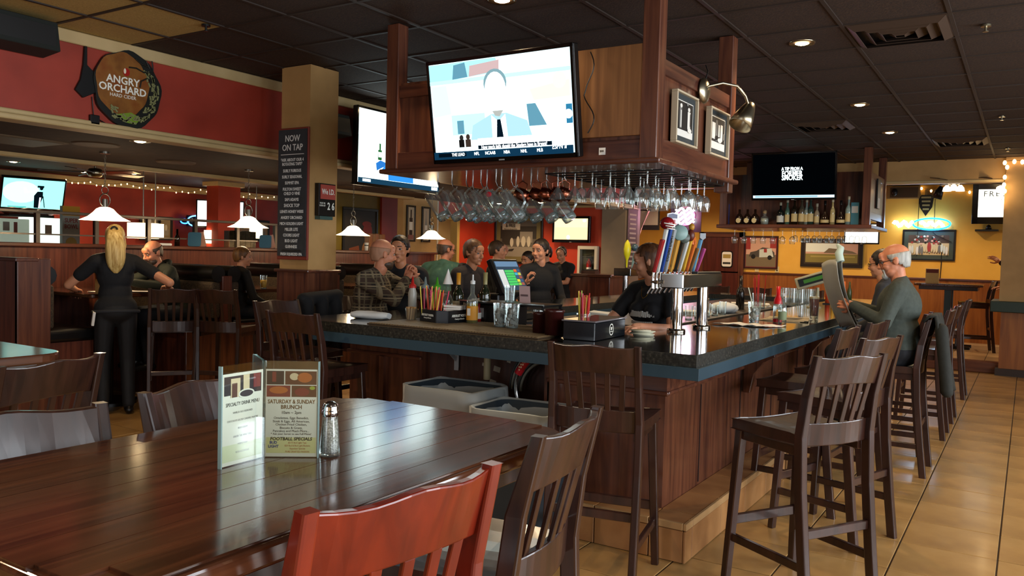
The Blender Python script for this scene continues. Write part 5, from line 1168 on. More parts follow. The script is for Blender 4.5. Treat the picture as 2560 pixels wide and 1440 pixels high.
sn = thing('napkin_fan', 'white folded napkins standing on the back bar', 'napkins', (-2.4, 6.0, BZ)); MB().plate([(-0.06, 0), (0.06, 0), (0.02, 0.14), (-0.02, 0.13)], fr_y(0, 0, 0), 0.02).plate([(-0.03, 0), (0.08, 0), (0.05, 0.12)], fr_y(0.01, -0.03, 0), 0.01).build('napkin', M_PAPER, sn)
for k, (y, lb) in enumerate(((6.75, 'silver shaker tin with a tall spoon on the back bar'),)):
    t = thing('shaker_tin', lb, 'shaker', (-2.33, y, BZ)); MB().lathe([(0.001, 0), (0.032, 0), (0.045, 0.17), (0.04, 0.17), (0.001, 0.03)], n=18).build('tin', M_STEEL, t); MB().tube([(0.01, 0, 0.1), (-0.02, 0, 0.36)], 0.004, 6).build('spoon', M_STEEL, t)
wb = thing('towel_pile', 'crumpled white towel on the back bar', 'towel', (-2.42, 7.55, BZ)); MB().ell((0, 0, 0.05), (0.12, 0.16, 0.055), 14, 8).ell((0.04, 0.09, 0.04), (0.08, 0.1, 0.05), 12, 6).build('cloth', mat('towel_white', '#cfd3d2', 0.9), wb)
for k in range(8):
    tumbler('upturned clear tumbler in the rack behind the newspaper, %s from the left' % ordinal(k), (-2.3+0.09*(k % 4), 9.35+0.1*(k//4), BZ), 0.2, 0.045, 0.04, None, group='clear tumblers behind the newspaper')
rj = thing('condiment_rack', 'rack of red and orange capped bottles behind the newspaper', 'bottles', (-1.72, 9.3, ZT))
for k, c in enumerate(('#b3401f', '#c9a23a', '#8e1a18', '#c9632a', '#2f3a1c')): MB().lathe([(0.001, 0), (0.025, 0), (0.025, 0.14), (0.012, 0.18), (0.008, 0.24), (0.001, 0.24)], (k*0.055-0.11, 0.03*(k % 2), 0.01), 12).build('bottle', mat('rk_'+c, c, 0.35), rj)
MB().box(-0.15, 0.15, -0.05, 0.08, 0, 0.01).build('tray', M_BLACK, rj)
pd = thing('pole_display', 'tilted customer display with green screen on a pole', 'display', (-1.79, 8.45, ZT))
MB().cyl((0.03, 0, 0), (0.03, 0, 0.2), 0.022, 0.016, 12).cyl((0, 0, 0), (0, 0, 0.01), 0.07, n=18).build('pole', mat('beige_plastic', '#a9a488', 0.5), pd)
dh = MB().obox((0, -0.02, 0.28), (0.36, 0.05, 0.12), (-0.1, -0.33, 0.15)).build('head', mat('beige_plastic', '#a9a488', 0.5), pd, bevel=0.008)
MB().obox((0.003, -0.05, 0.283), (0.3, 0.004, 0.075), (-0.1, -0.33, 0.15)).build('bezel', mat('display_dark', '#0c1410', 0.2), dh)
MB().obox((0.003, -0.055, 0.284), (0.2, 0.003, 0.035), (-0.1, -0.33, 0.15)).build('readout', glow('green_readout', '#3f6a2e', 0.5), dh)
for k, (y, w_) in enumerate(((7.1, 0.3), (8.9, 0.4))):
    t = thing('menu_pile', ('stack of papers and menus lying on the nearer back bar', 'stack of receipts on the far back bar')[k], 'papers', (-2.55, y, BZ))
    for q in range(3): MB().obox((0, 0, 0.006+q*0.011), (w_, 0.22, 0.01), (0, 0, 0.15*q)).build('sheet', (M_PAPER, mat('newsprint', '#a89a7c', 0.8))[q % 2], t)
# register
po = thing('point_of_sale', 'touchscreen register with a green button screen inside the bar', 'register', (-3.40, 5.257, ZT-0.047))
E_ = (0, R_(-27), 0)
def prot(p):   # leaning back about the screen centre; screen faces +X
    v = Matrix.Rotation(R_(-27), 3, 'Y')@Vector(p); return v+Vector((0.06, 0, 0.34))
def pbox(b, x0, x1, y0, y1, z0, z1, m=0):
    vs = [prot(p) for p in [(x0,y0,z0),(x1,y0,z0),(x1,y1,z0),(x0,y1,z0),(x0,y0,z1),(x1,y0,z1),(x1,y1,z1),(x0,y1,z1)]]
    return b.add(vs, [(0,3,2,1),(4,5,6,7),(0,1,5,4),(1,2,6,5),(2,3,7,6),(3,0,4,7)], m)
pbox(MB(), -0.05, -0.004, -0.185, 0.185, -0.145, 0.145).build('screen_case', M_BLACK, po, bevel=0.008, seg=2)
sc_ = pbox(MB(), -0.004, 0.0, -0.16, 0.16, -0.12, 0.12).build('screen', glow('pos_base', '#3a4a5c', 0.6), po)
def pk_(y0, y1, z0, z1, c, nm): pbox(MB(), 0.0, 0.0008, y0, y1, z0, z1).build(nm, glow('pos_'+c, c, 0.9), sc_)
pk_(-0.155, 0.155, 0.075, 0.118, '#5c7690', 'header_bar'); pk_(-0.155, -0.075, -0.1, 0.05, '#b9bdb8', 'order_list')
for k in range(6): pk_(-0.065, 0.06, 0.028-k*0.022, 0.046-k*0.022, '#46b45a', 'menu_button')
for k, c in enumerate(('#c9622f', '#39506e', '#3f9ab0', '#b9a944', '#39506e', '#8a4a3c', '#c2c23c', '#39506e', '#7fae3c', '#8e4f3f')): pk_(0.066+0.045*(k % 2), 0.105+0.045*(k % 2), 0.03-0.028*(k//2), 0.052-0.028*(k//2), c, 'key_button')
MB().box(-0.1, 0.03, -0.12, 0.12, 0.05, 0.2).bar((-0.02, 0, 0.15), (0.0, 0, 0.3), 0.1, 0.06).build('stand', M_BLACK, po, bevel=0.01); MB().box(-0.2, 0.16, -0.2, 0.2, 0.0, 0.06).build('base', M_BLACK, po, bevel=0.008)
MB().box(-0.6, 0.25, 4.9-5.257, 5.6-5.257, -0.06, -0.001).build('shelf', M_DKGREY, po)

# ================================================================== UNDER THE BAR FRONT
def bin_(label, x0, x1, y0, y1, h, rz=0.0, knot=(0.5, 0)):
    cx, cy = (x0+x1)/2, (y0+y1)/2; a, b_ = (x1-x0)/2, (y1-y0)/2
    t = thing('waste_bin', label, 'bin', (cx, cy, 0), rz)
    def ring(s, z, wob=0.0, n=28, ph=0.0):
        out = []
        for k in range(n):
            q = 2*PI*k/n; c, s_ = math.cos(q), math.sin(q); e = 0.35
            x = a*s*math.copysign(abs(c)**e, c); y = b_*s*math.copysign(abs(s_)**e, s_); f = 1+wob*math.sin(7*q+ph)
            out.append((x*f, y*f, z+wob*0.25*math.sin(5*q+ph)))
        return out
    gm = mat('bin_blue_grey', '#2a343c', 0.5)
    MB().rings([ring(0.8, 0), ring(0.97, h-0.03), ring(1.03, h-0.025), ring(1.03, h), ring(0.95, h), ring(0.78, 0.02)], cap=False).build('tub', gm, t)
    MB().prism([(p[0], p[1]) for p in ring(0.8, 0)], 0, 0.015).build('tub_floor', gm, t)
    MB().rings([ring(0.88, h-0.2, 0.02), ring(0.93, h-0.04, 0.015, ph=1), ring(1.0, h+0.012, 0.012, ph=2), ring(1.055, h+0.005, 0.012, ph=2), ring(1.06, h-0.06, 0.018, ph=3), ring(1.07, h-0.13, 0.03, ph=4), ring(1.09, h-0.19, 0.05, ph=5)], cap=False).build('bin_liner', G_FILM, t)
    kx, ky = knot
    MB().ell((kx, ky, h-0.17), (0.03, 0.025, 0.02)).tube([(kx, ky, h-0.17), (kx+0.03, ky-0.03, h-0.2)], 0.008, 6).build('liner_knot', mat('liner_white', '#b9bcba', 0.5), t)
    return t
bin_('left waste bin with a draped clear liner under the bar front', -3.08, -2.56, 3.66, 4.06, 0.74, 0, (0.27, -0.2))
bin_('right waste bin with a knotted clear liner under the bar front', -2.50, -2.02, 3.52, 3.92, 0.70, 0.05, (-0.2, -0.22))
pp = thing('drain_pipe', 'stubby white drain pipe hanging under the bar front', 'pipe', (-2.86, 4.25, 0.73)); MB().cyl((0, 0, 0), (0, 0, 0.19), 0.023, n=16).build('pipe', mat('pvc_yellowed', '#a99a74', 0.5), pp); MB().cyl((0, 0, 0.14), (0, 0, 0.175), 0.03, n=16).build('collar', mat('pvc_white', '#c6c2b4', 0.5), pp); MB().cyl((0, 0, 0.17), (0, 0, BB-0.73), 0.02, n=12).build('stub', mat('pvc_white', '#c6c2b4', 0.5), pp)
hc = thing('hose_bundle', 'bundle of grey hoses looping behind the bins', 'hose', (-2.6, 4.3, 0.6))
for k in range(6):
    r = 0.2+0.022*k; MB().tube([(0.18-r*math.cos(q), 0.01*k-0.03, 0.08+r*1.0*math.sin(q)) for q in [PI*j/12*0.6 for j in range(13)]], 0.009, 8).build('hose', (mat('hose_grey', '#8b8878', 0.5), mat('hose_dark', '#3a3b39', 0.5))[k % 2], hc)
sp = thing('spray_hose', 'steel flexible hose loop with a red sprayer handle', 'hose', (-2.37, 4.0, 0.73))
P = []
for k in range(22):
    q = 2.35+k/21*4.4; P.append((0.13*math.cos(q)-0.0, 0.02*math.sin(k*0.3), 0.02+0.15*math.sin(q)))
MB().tube(P, 0.011, 10).build('hose', M_STEEL, sp)
hd = MB().cyl((-0.09, 0, 0.13), (-0.03, 0, 0.21), 0.022, 0.024, 14).build('handle', mat('sprayer_red', '#8e1a16', 0.4), sp)
for k in range(5):
    for s_ in (-1, 1): MB().ell((-0.085+0.012*k, -0.022, 0.138+0.016*k+0.008*s_), (0.006, 0.004, 0.006), 8, 5).build('grip_stud', mat('stud_cream', '#c9a27c', 0.5), hd)
MB().cyl((-0.105, 0, 0.105), (-0.085, 0, 0.137), 0.024, n=14).build('red_collar', mat('collar_red', '#a81620', 0.4), sp); MB().cyl((-0.03, 0, 0.21), (-0.01, 0, 0.215), 0.028, n=14).build('spray_head', M_BLACK, sp)
MB().bar((0.0, 0.03, 0.2), (0.0, 0.38, 0.215), 0.03, 0.012).build('holder_arm', M_BLACK, sp)

# ================================================================== ON THE NEAR TABLE
mt = thing('menu_holder', 'clear three-wing menu stand with drink and brunch cards on the near table', 'menu', (-1.406, 1.214, 1.067))
dirs = [Vector((0.05, -0.998, 0)), Vector((0.80, 0.60, 0)), Vector((-0.86, 0.51, 0))]
WL, HH = 0.118, 0.214
for k, d in enumerate(dirs):
    d.normalize(); nrm = Vector((-d.y, d.x, 0))
    f_ = (nrm*-0.004, d, Vector((0,0,1)))
    b = MB()
    for off in (-0.004, 0.003):
        vs = [d*x+nrm*off+Vector((0,0,z)) for x, z in ((0, 0), (WL, 0), (WL, HH), (0, HH))]; vs += [v+nrm*0.0016 for v in vs]
        b.add(vs, [(0,3,2,1),(4,5,6,7),(0,1,5,4),(1,2,6,5),(2,3,7,6),(3,0,4,7)])
    b.bar(d*WL, d*WL+Vector((0,0,HH)), 0.009, 0.002, up=tuple(d)).build('acrylic_wing', G_ACR, mt)
    MB().bar(d*(WL+0.001), d*(WL+0.001)+Vector((0,0,HH)), 0.003, 0.01, up=tuple(nrm)).build('edge_strip', mat('acrylic_edge', '#7f9a9a', 0.2), mt)
def card(d, sgn, title, lines, tint):
    nrm = Vector((-d.y, d.x, 0))*sgn
    r = d if Vector(d).cross(Vector((0,0,1))).dot(nrm) > 0 else -d
    c0 = d*(WL/2+0.001)+nrm*0.0005
    f_ = (c0+Vector((0,0,0.1)), r, Vector((0,0,1)))
    w2 = WL/2-0.003
    cm = [mat('card_paper', '#e7e6d6', 0.6), mat('card_tint_'+tint, tint, 0.6), mat('ph_brown', '#5a3320', 0.5), mat('ph_cream', '#d9c7a0', 0.5), mat('ph_dark', '#26181a', 0.5), mat('ph_orange', '#b5632a', 0.5), mat('ph_green', '#9aa83a', 0.5), mat('ph_red', '#7a2a26', 0.5)]
    t = MB()
    t.rect(-w2, w2, -0.098, 0.096, f_, 0.0005, 0, 0)
    t.rect(-w2*0.96, w2*0.96, -0.09, -0.055, f_, 0.0002, 1, 0.0006)
    co = t.build('card', cm, mt)
    return f_, w2, cm, co
def line(s, size, m, f_, x, z, co, sx=0.9, **k):
    return text(s, size, m, co, (f_[0]+f_[1]*x+Vector((0,0,z)), f_[1], f_[2]), 'print_line', off=0.001, depth=0.0001, sx=sx, **k)
inkg, inkb, inkr = mat('ink_gold', '#6b4a1c', 0.6), mat('ink_black', '#23211e', 0.6), mat('ink_orange', '#a8552c', 0.6)
f_, w2, cm, co = card(dirs[1], -1, '', (), '#d9d79a')
b = MB()
b.rect(-w2*0.96, -w2*0.3, 0.062, 0.092, f_, 0.0003, 4, 0.001).rect(-w2*0.25, w2*0.96, 0.062, 0.092, f_, 0.0003, 2, 0.001).rect(-w2*0.96, -w2*0.05, 0.035, 0.06, f_, 0.0003, 7, 0.001).rect(0.0, w2*0.96, 0.035, 0.06, f_, 0.0003, 2, 0.001)
b.disc(w2*0.5, 0.078, 0.016, 0.011, f_, 0.0003, 5, 0.0014).disc(w2*0.1, 0.08, 0.01, 0.008, f_, 0.0003, 3, 0.0014).disc(-w2*0.5, 0.05, 0.02, 0.008, f_, 0.0003, 5, 0.0014).disc(w2*0.4, 0.046, 0.016, 0.009, f_, 0.0003, 7, 0.0014).disc(w2*0.8, 0.055, 0.006, 0.004, f_, 0.0003, 6, 0.0014).rect(-w2*0.75, -w2*0.6, 0.068, 0.09, f_, 0.0003, 7, 0.0014)
b.build('food_photos', cm, co)
line('SATURDAY & SUNDAY', 0.0125, inkg, f_, 0, 0.024, co, 0.8, bold=0.0002); line('BRUNCH', 0.0125, inkg, f_, 0, 0.012, co, 0.9, bold=0.0002); line('10am ~ 2pm', 0.0095, inkb, f_, 0, 0.0, co)
for s_, z, q in (('Omelettes, Eggs Benedict,', -0.012, 0.0072), ('Steak & Eggs, All American,', -0.0195, 0.0072), ('Chicken Fried Chicken,', -0.0265, 0.0072), ('Biscuits & Gravy,', -0.034, 0.0072), ('Pancakes and Much More...', -0.041, 0.0072), ('* Ask your Server to see Full Menu!', -0.0475, 0.006)): line(s_, q, inkb, f_, 0, z, co, 1.0)
line('FOOTBALL SPECIALS', 0.0098, inkb, f_, 0, -0.0585, co, 1.0, shear=0.15, bold=0.0003)
line('BUD\nLIGHT', 0.0085, mat('ink_blue', '#22407e', 0.5), f_, -w2*0.68, -0.071, co, 0.95, bold=0.0003)
for s_, z in (('$3.75 Bud Light Taps', -0.067), ('$20 Bud & Bud Light Buckets', -0.0735), ('Appetizer Specials', -0.08), ('PURE DRAFTED PASSION', -0.087)): line(s_, 0.0055, inkr, f_, w2*0.25, z, co, 0.85)
f_, w2, cm, co = card(dirs[0], 1, '', (), '#d5dcb4')
b = MB()
b.rect(-w2*0.9, w2*0.9, 0.05, 0.09, f_, 0.0003, 4, 0.001).rect(-w2*0.6, -w2*0.15, 0.045, 0.085, f_, 0.0003, 3, 0.0014).rect(-w2*0.55, -w2*0.3, 0.045, 0.075, f_, 0.0003, 2, 0.0018).rect(w2*0.0, w2*0.3, 0.055, 0.09, f_, 0.0003, 3, 0.0014).rect(w2*0.5, w2*0.85, 0.06, 0.09, f_, 0.0003, 7, 0.0014).disc(w2*0.15, 0.05, 0.022, 0.01, f_, 0.0003, 0, 0.0018).disc(w2*0.15, 0.05, 0.018, 0.007, f_, 0.0003, 4, 0.0022)
b.build('drink_photos', cm, co)
line('SPECIALTY DRINK MENU', 0.011, inkb, f_, 0, 0.03, co, 0.75)
for s_, z in (('VANILLA OLD FASHIONED', 0.012), ('CHOCOLATE SALTED CARAMEL MARTINI', -0.005), ('IRISH CREAM', -0.022), ('UNDER THE WINE TABLE', -0.039), ('PURPLE RAIN', -0.056), ('NON ALCOHOLIC', -0.073)): line(s_, 0.006, mat('ink_faint', '#8d8a86', 0.7), f_, 0, z, co, 0.75)
ss = thing('salt_shaker', 'glass salt shaker with a chrome dome cap beside the menu stand', 'shaker', (-1.305, 1.315, 1.067))
MB().lathe([(0.001, 0.001), (0.0225, 0.001), (0.0235, 0.006), (0.021, 0.05), (0.017, 0.092)], n=12).build('glass', G_THIN, ss)
MB().lathe([(0.001, 0.01), (0.02, 0.01), (0.0185, 0.05), (0.0165, 0.08), (0.001, 0.082)], n=12).build('salt', speckle('salt_pepper', ['#6f6e66', '#b9b8ae'], [0.4, 0.6], 300, 0.8), ss)
MB().lathe([(0.0185, 0.09), (0.0195, 0.092), (0.0195, 0.102), (0.018, 0.104), (0.0185, 0.108), (0.016, 0.117), (0.008, 0.122), (0.001, 0.123)], n=20).build('cap', M_CHROME, ss)
# ================================================================== points along a sight line, taken at a real plane of the room
def _ray(px, py): return _F+_R*((px-1280)/FPX)+_U*((720-py)/FPX)
def at_x(px, py, X): r = _ray(px, py); return Vector((0,0,CAM_H))+r*(X/r.x)
def at_y(px, py, Y): r = _ray(px, py); return Vector((0,0,CAM_H))+r*(Y/r.y)
def at_z(px, py, Z): r = _ray(px, py); return Vector((0,0,CAM_H))+r*((Z-CAM_H)/r.z)

# ================================================================== BOOTHS
M_VPAT = speckle('booth_cloth', ['#2a2118', '#4c3d2a'], [0.45, 0.6], 120, 0.8)
for k, yb in enumerate((3.62, 5.55, 7.12, 8.78)):
    t = thing('booth_bench', 'high back-to-back booth bench with black padded top, %s from the left' % ordinal(k), 'bench', (-7.7, yb, 0), 0, 'booth benches along the half wall')
    MB().box(-0.74, 0.7, -0.06, 0.06, 0.05, 1.36 if k == 0 else 1.22).build('back_board', W_MID, t, bevel=0.006)
    if k == 0:
        MB().box(-0.76, 0.74, -0.17, -0.04, 0.0, 1.375).build('wood_panel', W_MID, t, bevel=0.006); MB().box(0.70, 0.745, -0.17, 0.1, 0.0, 1.385).build('end_panel', W_PANEL, t, bevel=0.006)
        MB().box(-0.76, 0.75, -0.185, 0.0, 1.36, 1.39).build('cap_rail', W_PANELX, t, bevel=0.006)
    else: MB().box(0.68, 0.72, -0.5, 0.5, 0.0, 0.72).build('end_panel', W_PANEL, t, bevel=0.006)
    for s in ((1,) if k == 0 else (-1, 1)):
        y0, y1 = sorted((s*0.06, s*0.17)); MB().box(-0.72, 0.68, y0, y1, 0.78, 1.16).build('back_cushion', M_VPAT, t, bevel=0.03, seg=3)
        MB().tube([(-0.72, s*0.1, 1.24), (0.68, s*0.1, 1.24)], 0.085, 12).build('padded_top', M_VINYL, t)
        y0, y1 = sorted((s*0.1, s*0.56)); MB().box(-0.72, 0.68, y0, y1, 0.66, 0.77).build('seat_cushion', M_VINYL, t, bevel=0.03, seg=3)
        y0, y1 = sorted((s*0.06, s*0.52)); MB().box(-0.72, 0.66, y0, y1, 0.0, 0.66).build('seat_base', W_MID, t)
for k, yb in enumerate((4.5, 6.22, 7.93, 9.6)):
    t = thing('booth_table', 'dark wood booth table under the %s pendant lamp' % ordinal(k), 'table', (-7.5, yb, 0), 0, 'booth tables')
    MB().prism(round_poly(-0.9, 0.42, -0.36, 0.36, 0.05), 1.03, 1.067).build('table_top', W_TABLE, t, bevel=0.006); MB().cyl((0.1, 0, 0.03), (0.1, 0, 1.03), 0.045, n=14).build('pedestal', M_BLACK, t); MB().cyl((0.1, 0, 0), (0.1, 0, 0.03), 0.26, n=20).build('foot', M_BLACK, t)
# pendant lamps
M_SHADE = mat('frosted_glass_shade', '#f4e6cc', 0.4, emit=(1.0, 0.80, 0.52), es=2.6)
M_RING = mat('pendant_metal', '#8d8a80', 0.3, 0.9)
for k, (yb, pxl) in enumerate(((4.52, 'above the waitress'), (6.22, 'left of the pillar'), (7.92, 'just right of the pillar'), (9.58, 'beside the wine pictures'))):
    zb = 1.745 if k < 2 else 1.71
    t = thing('pendant_lamp', 'white glass bell pendant lamp hanging %s' % pxl, 'lamp', (-7.5, yb, zb), 0, 'booth pendant lamps')
    MB().lathe([(0.225, 0.0), (0.215, 0.004), (0.15, 0.035), (0.105, 0.075), (0.075, 0.11), (0.045, 0.125), (0.03, 0.128)], n=32).build('shade', M_SHADE, t)
    MB().cyl((0, 0, 0.125), (0, 0, 0.205), 0.028, 0.024, 14).build('socket', M_RING, t)
    MB().tube([(0, 0.052*math.cos(a), 0.195+0.06*math.sin(a)) for a in [2*PI*q/20 for q in range(20)]], 0.006, 6, closed=True).build('large_ring', M_RING, t)
    MB().tube([(0, 0.034*math.cos(a), 0.29+0.036*math.sin(a)) for a in [2*PI*q/16 for q in range(16)]], 0.005, 6, closed=True).build('small_ring', M_RING, t)
    b = MB(); z = 0.335; q = 0
    while z < ZL-zb-0.02:
        c, s = (math.cos, math.sin)
        b.tube([((0.009*c(a) if q % 2 else 0), (0 if q % 2 else 0.009*c(a)), z+0.016*s(a)) for a in [2*PI*j/8 for j in range(8)]], 0.0025, 4, closed=True); z += 0.026; q += 1
    o = b.build('chain', M_RING, t); o['kind'] = 'stuff'
    MB().cyl((0, 0, ZL-zb-0.02), (0, 0, ZL-zb), 0.05, n=16).build('ceiling_rose', M_RING, t)
    MB().ell((0, 0, 0.05), (0.03, 0.03, 0.04)).build('bulb', M_BULB, t)
    lamp('pendant_light', (0, 0, -0.03), 9, (1.0, 0.74, 0.45), t, 'POINT', 0.06)
# things on the booth table by the man in the green hoodie and the boy
def glass_at(label, loc, fill): return tumbler(label, loc, 0.15, 0.032, 0.04, fill, 0.65)
glass_at('glass of orange drink with a straw on the boy\'s table', (-7.15, 6.15, 1.067), mat('orange_juice', '#d9a21a', 0.3))
for (x, y, lb, m) in ((-7.2, 4.3, 'menu card standing on the waitress side of the booth table', '#c2a25c'),):
    t = thing('table_card', lb, 'menu', (x, y, 1.067)); MB().obox((0, 0, 0.12), (0.1, 0.01, 0.24), (0.1, 0, 0.6)).build('card', mat('card_'+m, m, 0.6), t); MB().obox((0.01, -0.012, 0.17), (0.08, 0.002, 0.08), (0.1, 0, 0.6)).build('print', mat('card_print', '#6a2c1c', 0.6), t)
t = thing('order_papers', 'white papers and dishes spread on the booth table beside the waitress', 'papers', (-7.25, 4.55, 1.067))
for k in range(3): MB().obox((0.1*k-0.1, 0.12*k-0.15, 0.004+0.004*k), (0.2, 0.16, 0.004), (0, 0, 0.4*k)).build('sheet', M_PAPER, t)
# ledge things
def easel(label, p, w_=0.15, h_=0.17):
    t = thing('easel_board', label, 'sign', p, R_(-35)); MB().obox((0, 0.02, h_/2), (0.016, h_*0.6, h_*1.02), (0.2, 0, 0)).build('wood_stand', W_OAK, t)
    bo = MB().prism(round_poly(-w_/2, w_/2, -h_/2, h_/2, 0.025), -0.006, 0.006).build('blue_board', mat('blue_chalk', '#2c5a74', 0.7), t, at=(0.05, -0.05, h_/2)); bo.rotation_euler = (R_(80), 0, R_(75))
    return t
e1 = at_x(497, 612, XB+0.14); easel('left blue easel board standing on the half wall ledge', (e1.x, e1.y, 1.515))
e2 = at_x(672, 620, XB+0.14); easel('right blue easel board on the ledge, next to the pillar', (e2.x, e2.y, 1.515))
def planter(label, y, L, H, mats_):
    t = thing('planter_box', label, 'planter', (XB-0.01, y, 1.515)); n = 5
    for k in range(n): MB().box(-0.045, 0.045, -L/2+k*L/n+0.002, -L/2+(k+1)*L/n-0.002, 0.0, H+random.uniform(-0.01, 0.006)).build('board', mats_[k % len(mats_)], t, bevel=0.002)
    MB().box(-0.045, 0.046, -L/2-0.012, -L/2, 0, H).build('end_board', W_OAK, t)
    return t
pl1 = at_x(612, 600, XB+0.07); planter('weathered wood planter box on the ledge behind the right pendant', pl1.y, 0.42, 0.21, [W_GREYBOARD])
pl2 = at_x(948, 600, XB+0.07); planter('tall warm wood planter box on the ledge right of the pillar', pl2.y, 0.36, 0.26, [W_OAK, W_PLY])
c1 = at_x(400, 608, XB+0.06); t = thing('folded_cloth', 'white folded cloth lying on the half wall ledge', 'cloth', (c1.x, c1.y, 1.515)); MB().box(-0.06, 0.06, -0.12, 0.12, 0, 0.03).build('cloth', M_PAPER, t, bevel=0.01, seg=2)
c1 = at_x(916, 620, XB+0.06); t = thing('paper_cup', 'white cup with a dark band on the ledge right of the pillar', 'cup', (c1.x, c1.y, 1.515)); MB().lathe([(0.001, 0), (0.026, 0), (0.034, 0.12), (0.03, 0.12)], n=14).build('cup', M_PAPER, t); MB().lathe([(0.031, 0.07), (0.032, 0.085)], n=14).build('band', M_BLACK, t)
c1 = at_x(443, 600, XB+0.06); t = thing('beer_bottle', 'dark beer bottle standing on the ledge behind the booth man', 'bottle', (c1.x, c1.y, 1.515)); MB().lathe(wine_prof(0.03, 0.2, 0.012, 0.5), n=12).build('glass', M_BROWNG, t)

# ================================================================== FAR LEFT ROOM
XF = XW+0.02
# bright white service case, its sign stand
a = at_x(0, 600, -10.6); b_ = at_x(172, 600, -10.6)
wc = thing('service_case', 'brightly lit white service case in the far left room', 'cabinet', (-10.6, (a.y+b_.y)/2, 0)); hw_ = (b_.y-a.y)/2
MB().box(-0.35, 0.0, -hw_, hw_, 0.0, 1.45).build('body', mat('white_case', '#c9d4cc', 0.4), wc, bevel=0.008)
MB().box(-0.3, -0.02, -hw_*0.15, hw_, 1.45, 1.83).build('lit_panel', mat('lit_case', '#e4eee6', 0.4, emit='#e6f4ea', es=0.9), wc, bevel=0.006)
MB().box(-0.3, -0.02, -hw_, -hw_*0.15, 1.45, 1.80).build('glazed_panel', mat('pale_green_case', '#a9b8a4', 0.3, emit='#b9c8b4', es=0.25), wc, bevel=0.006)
MB().box(-0.02, -0.015, hw_*0.3, hw_*0.5, 1.62, 1.74).build('notice', mat('notice_pink', '#a98e84', 0.6), wc); MB().box(-0.02, -0.015, -hw_*0.9, -hw_*0.72, 1.65, 1.76).build('notice', M_PAPER, wc); MB().box(-0.02, -0.015, -hw_*0.6, -hw_*0.5, 1.62, 1.76).build('notice', mat('notice_red', '#b9766a', 0.6), wc)
MB().box(-0.35, 0.04, -hw_*0.8, hw_*0.5, 1.83, 1.86).build('dark_top', M_BLACK, wc)
for k in range(3): MB().ell((-0.15, -hw_*0.5+0.2*k, 1.9), (0.1, 0.12, 0.05)).build('pan', mat('pan_rust', '#7a3a22', 0.4), wc)
a = at_x(178, 560, -10.2)
sn_ = thing('sign_stand', 'tall white promotional stand with yellow top and red letters', 'sign', (-10.2, a.y, 0)); MB().box(-0.06, 0.0, -0.11, 0.11, 0.0, 1.98).build('panel', mat('stand_white', '#b9bdb2', 0.5), sn_); MB().box(0.0, 0.004, -0.11, 0.11, 1.86, 1.98).build('yellow_top', mat('stand_yellow', '#c9921e', 0.5), sn_)
text('SUPER\nBOWL', 0.075, mat('stand_red', '#9c3a2c', 0.5), sn_, fr_x(0.0, 0, 1.76), sx=0.8, bold=0.001); MB().disc(0, 1.52, 0.07, 0.07, fr_x(0.0, 0, 0), 0.004).build('emblem', mat('stand_gold', '#c2a050', 0.5), sn_)
# lit drum lamps
for k, (px_, py_, r, lb) in enumerate(((358, 577, 0.21, 'large lit drum lamp in the far left room'), (388, 578, 0.12, 'second lit drum lamp half behind the large one'), (640, 580, 0.11, 'lit drum lamp beside the wood planter'), (524, 592, 0.09, 'small lit lamp shade near the left easel board'))):
    a = at_x(px_, py_, -10.8-0.3*k); t = thing('drum_lamp', lb, 'lamp', a, 0, 'lit drum lamps far left')
    MB().lathe([(r, -0.11), (r, 0.11)], n=24).build('shade', mat('drum_shade', '#f2dca8', 0.5, emit=(1.0, 0.80, 0.5), es=2.2), t); MB().cyl((0, 0, 0.11), (0, 0, ZF-a.z), 0.008, n=8).build('rod', M_RING, t); MB().ell((0, 0, 0), (0.03, 0.03, 0.04)).build('bulb', M_BULB, t); lamp('drum_light', (0, 0, -0.02), 11, WARM, t, 'POINT', 0.08)
# pictures and neon on the far left red wall
for k, (x0, x1, y0, y1, lb, c) in enumerate(((348, 398, 545, 600, 'framed picture on the far left red wall behind the drum lamps', '#8a7d66'), (395, 430, 543, 600, 'second framed picture right of the drum lamps', '#7d6a4c'), (592, 672, 552, 600, 'poster on the far left red wall above the planter', '#9c8468'))):
    p0, p1 = at_x(x0, y1, XF), at_x(x1, y0, XF); framed(lb, (Vector((XF, (p0.y+p1.y)/2, (p0.z+p1.z)/2)), Vector((0,1,0)), Vector((0,0,1))), abs(p1.y-p0.y), abs(p1.z-p0.z), blk, mat('pic_'+c, c, 0.6), mat('pic_'+c, c, 0.6), 0.04, 0.03, draw=[('r', (-0.9, 0.9, -0.9, -0.1), sep[3]), ('d', (0.1, 0.1, 0.4, 0.4), sep[2])])
for k, (px_, lb, c) in enumerate(((490, 'blue and white neon beer sign on the far left red wall', '#4f8fe6'), (459, 'small blue neon letter on the far left red wall', '#2f6fe6'))):
    a = at_x(px_, 553, XF); t = thing('neon_sign', lb, 'neon sign', a); s_ = 1.0 if k == 0 else 0.4
    MB().tube([(0.03, 0.2*s_*math.cos(q), 0.1*s_*math.sin(q)) for q in [2*PI*j/18 for j in range(18)]], 0.012, 6, closed=True).build('tube', glow('neon_'+c, c, 4), t); MB().box(0, 0.02, -0.2*s_, 0.2*s_, -0.1*s_, 0.1*s_).build('panel', M_BLACK, t)
    if k == 0: MB().tube([(0.04, -0.14+0.03*j, 0.03*math.sin(j*1.3)) for j in range(10)], 0.012, 6).build('script_tube', glow('neon_white', '#e6efff', 4), t)
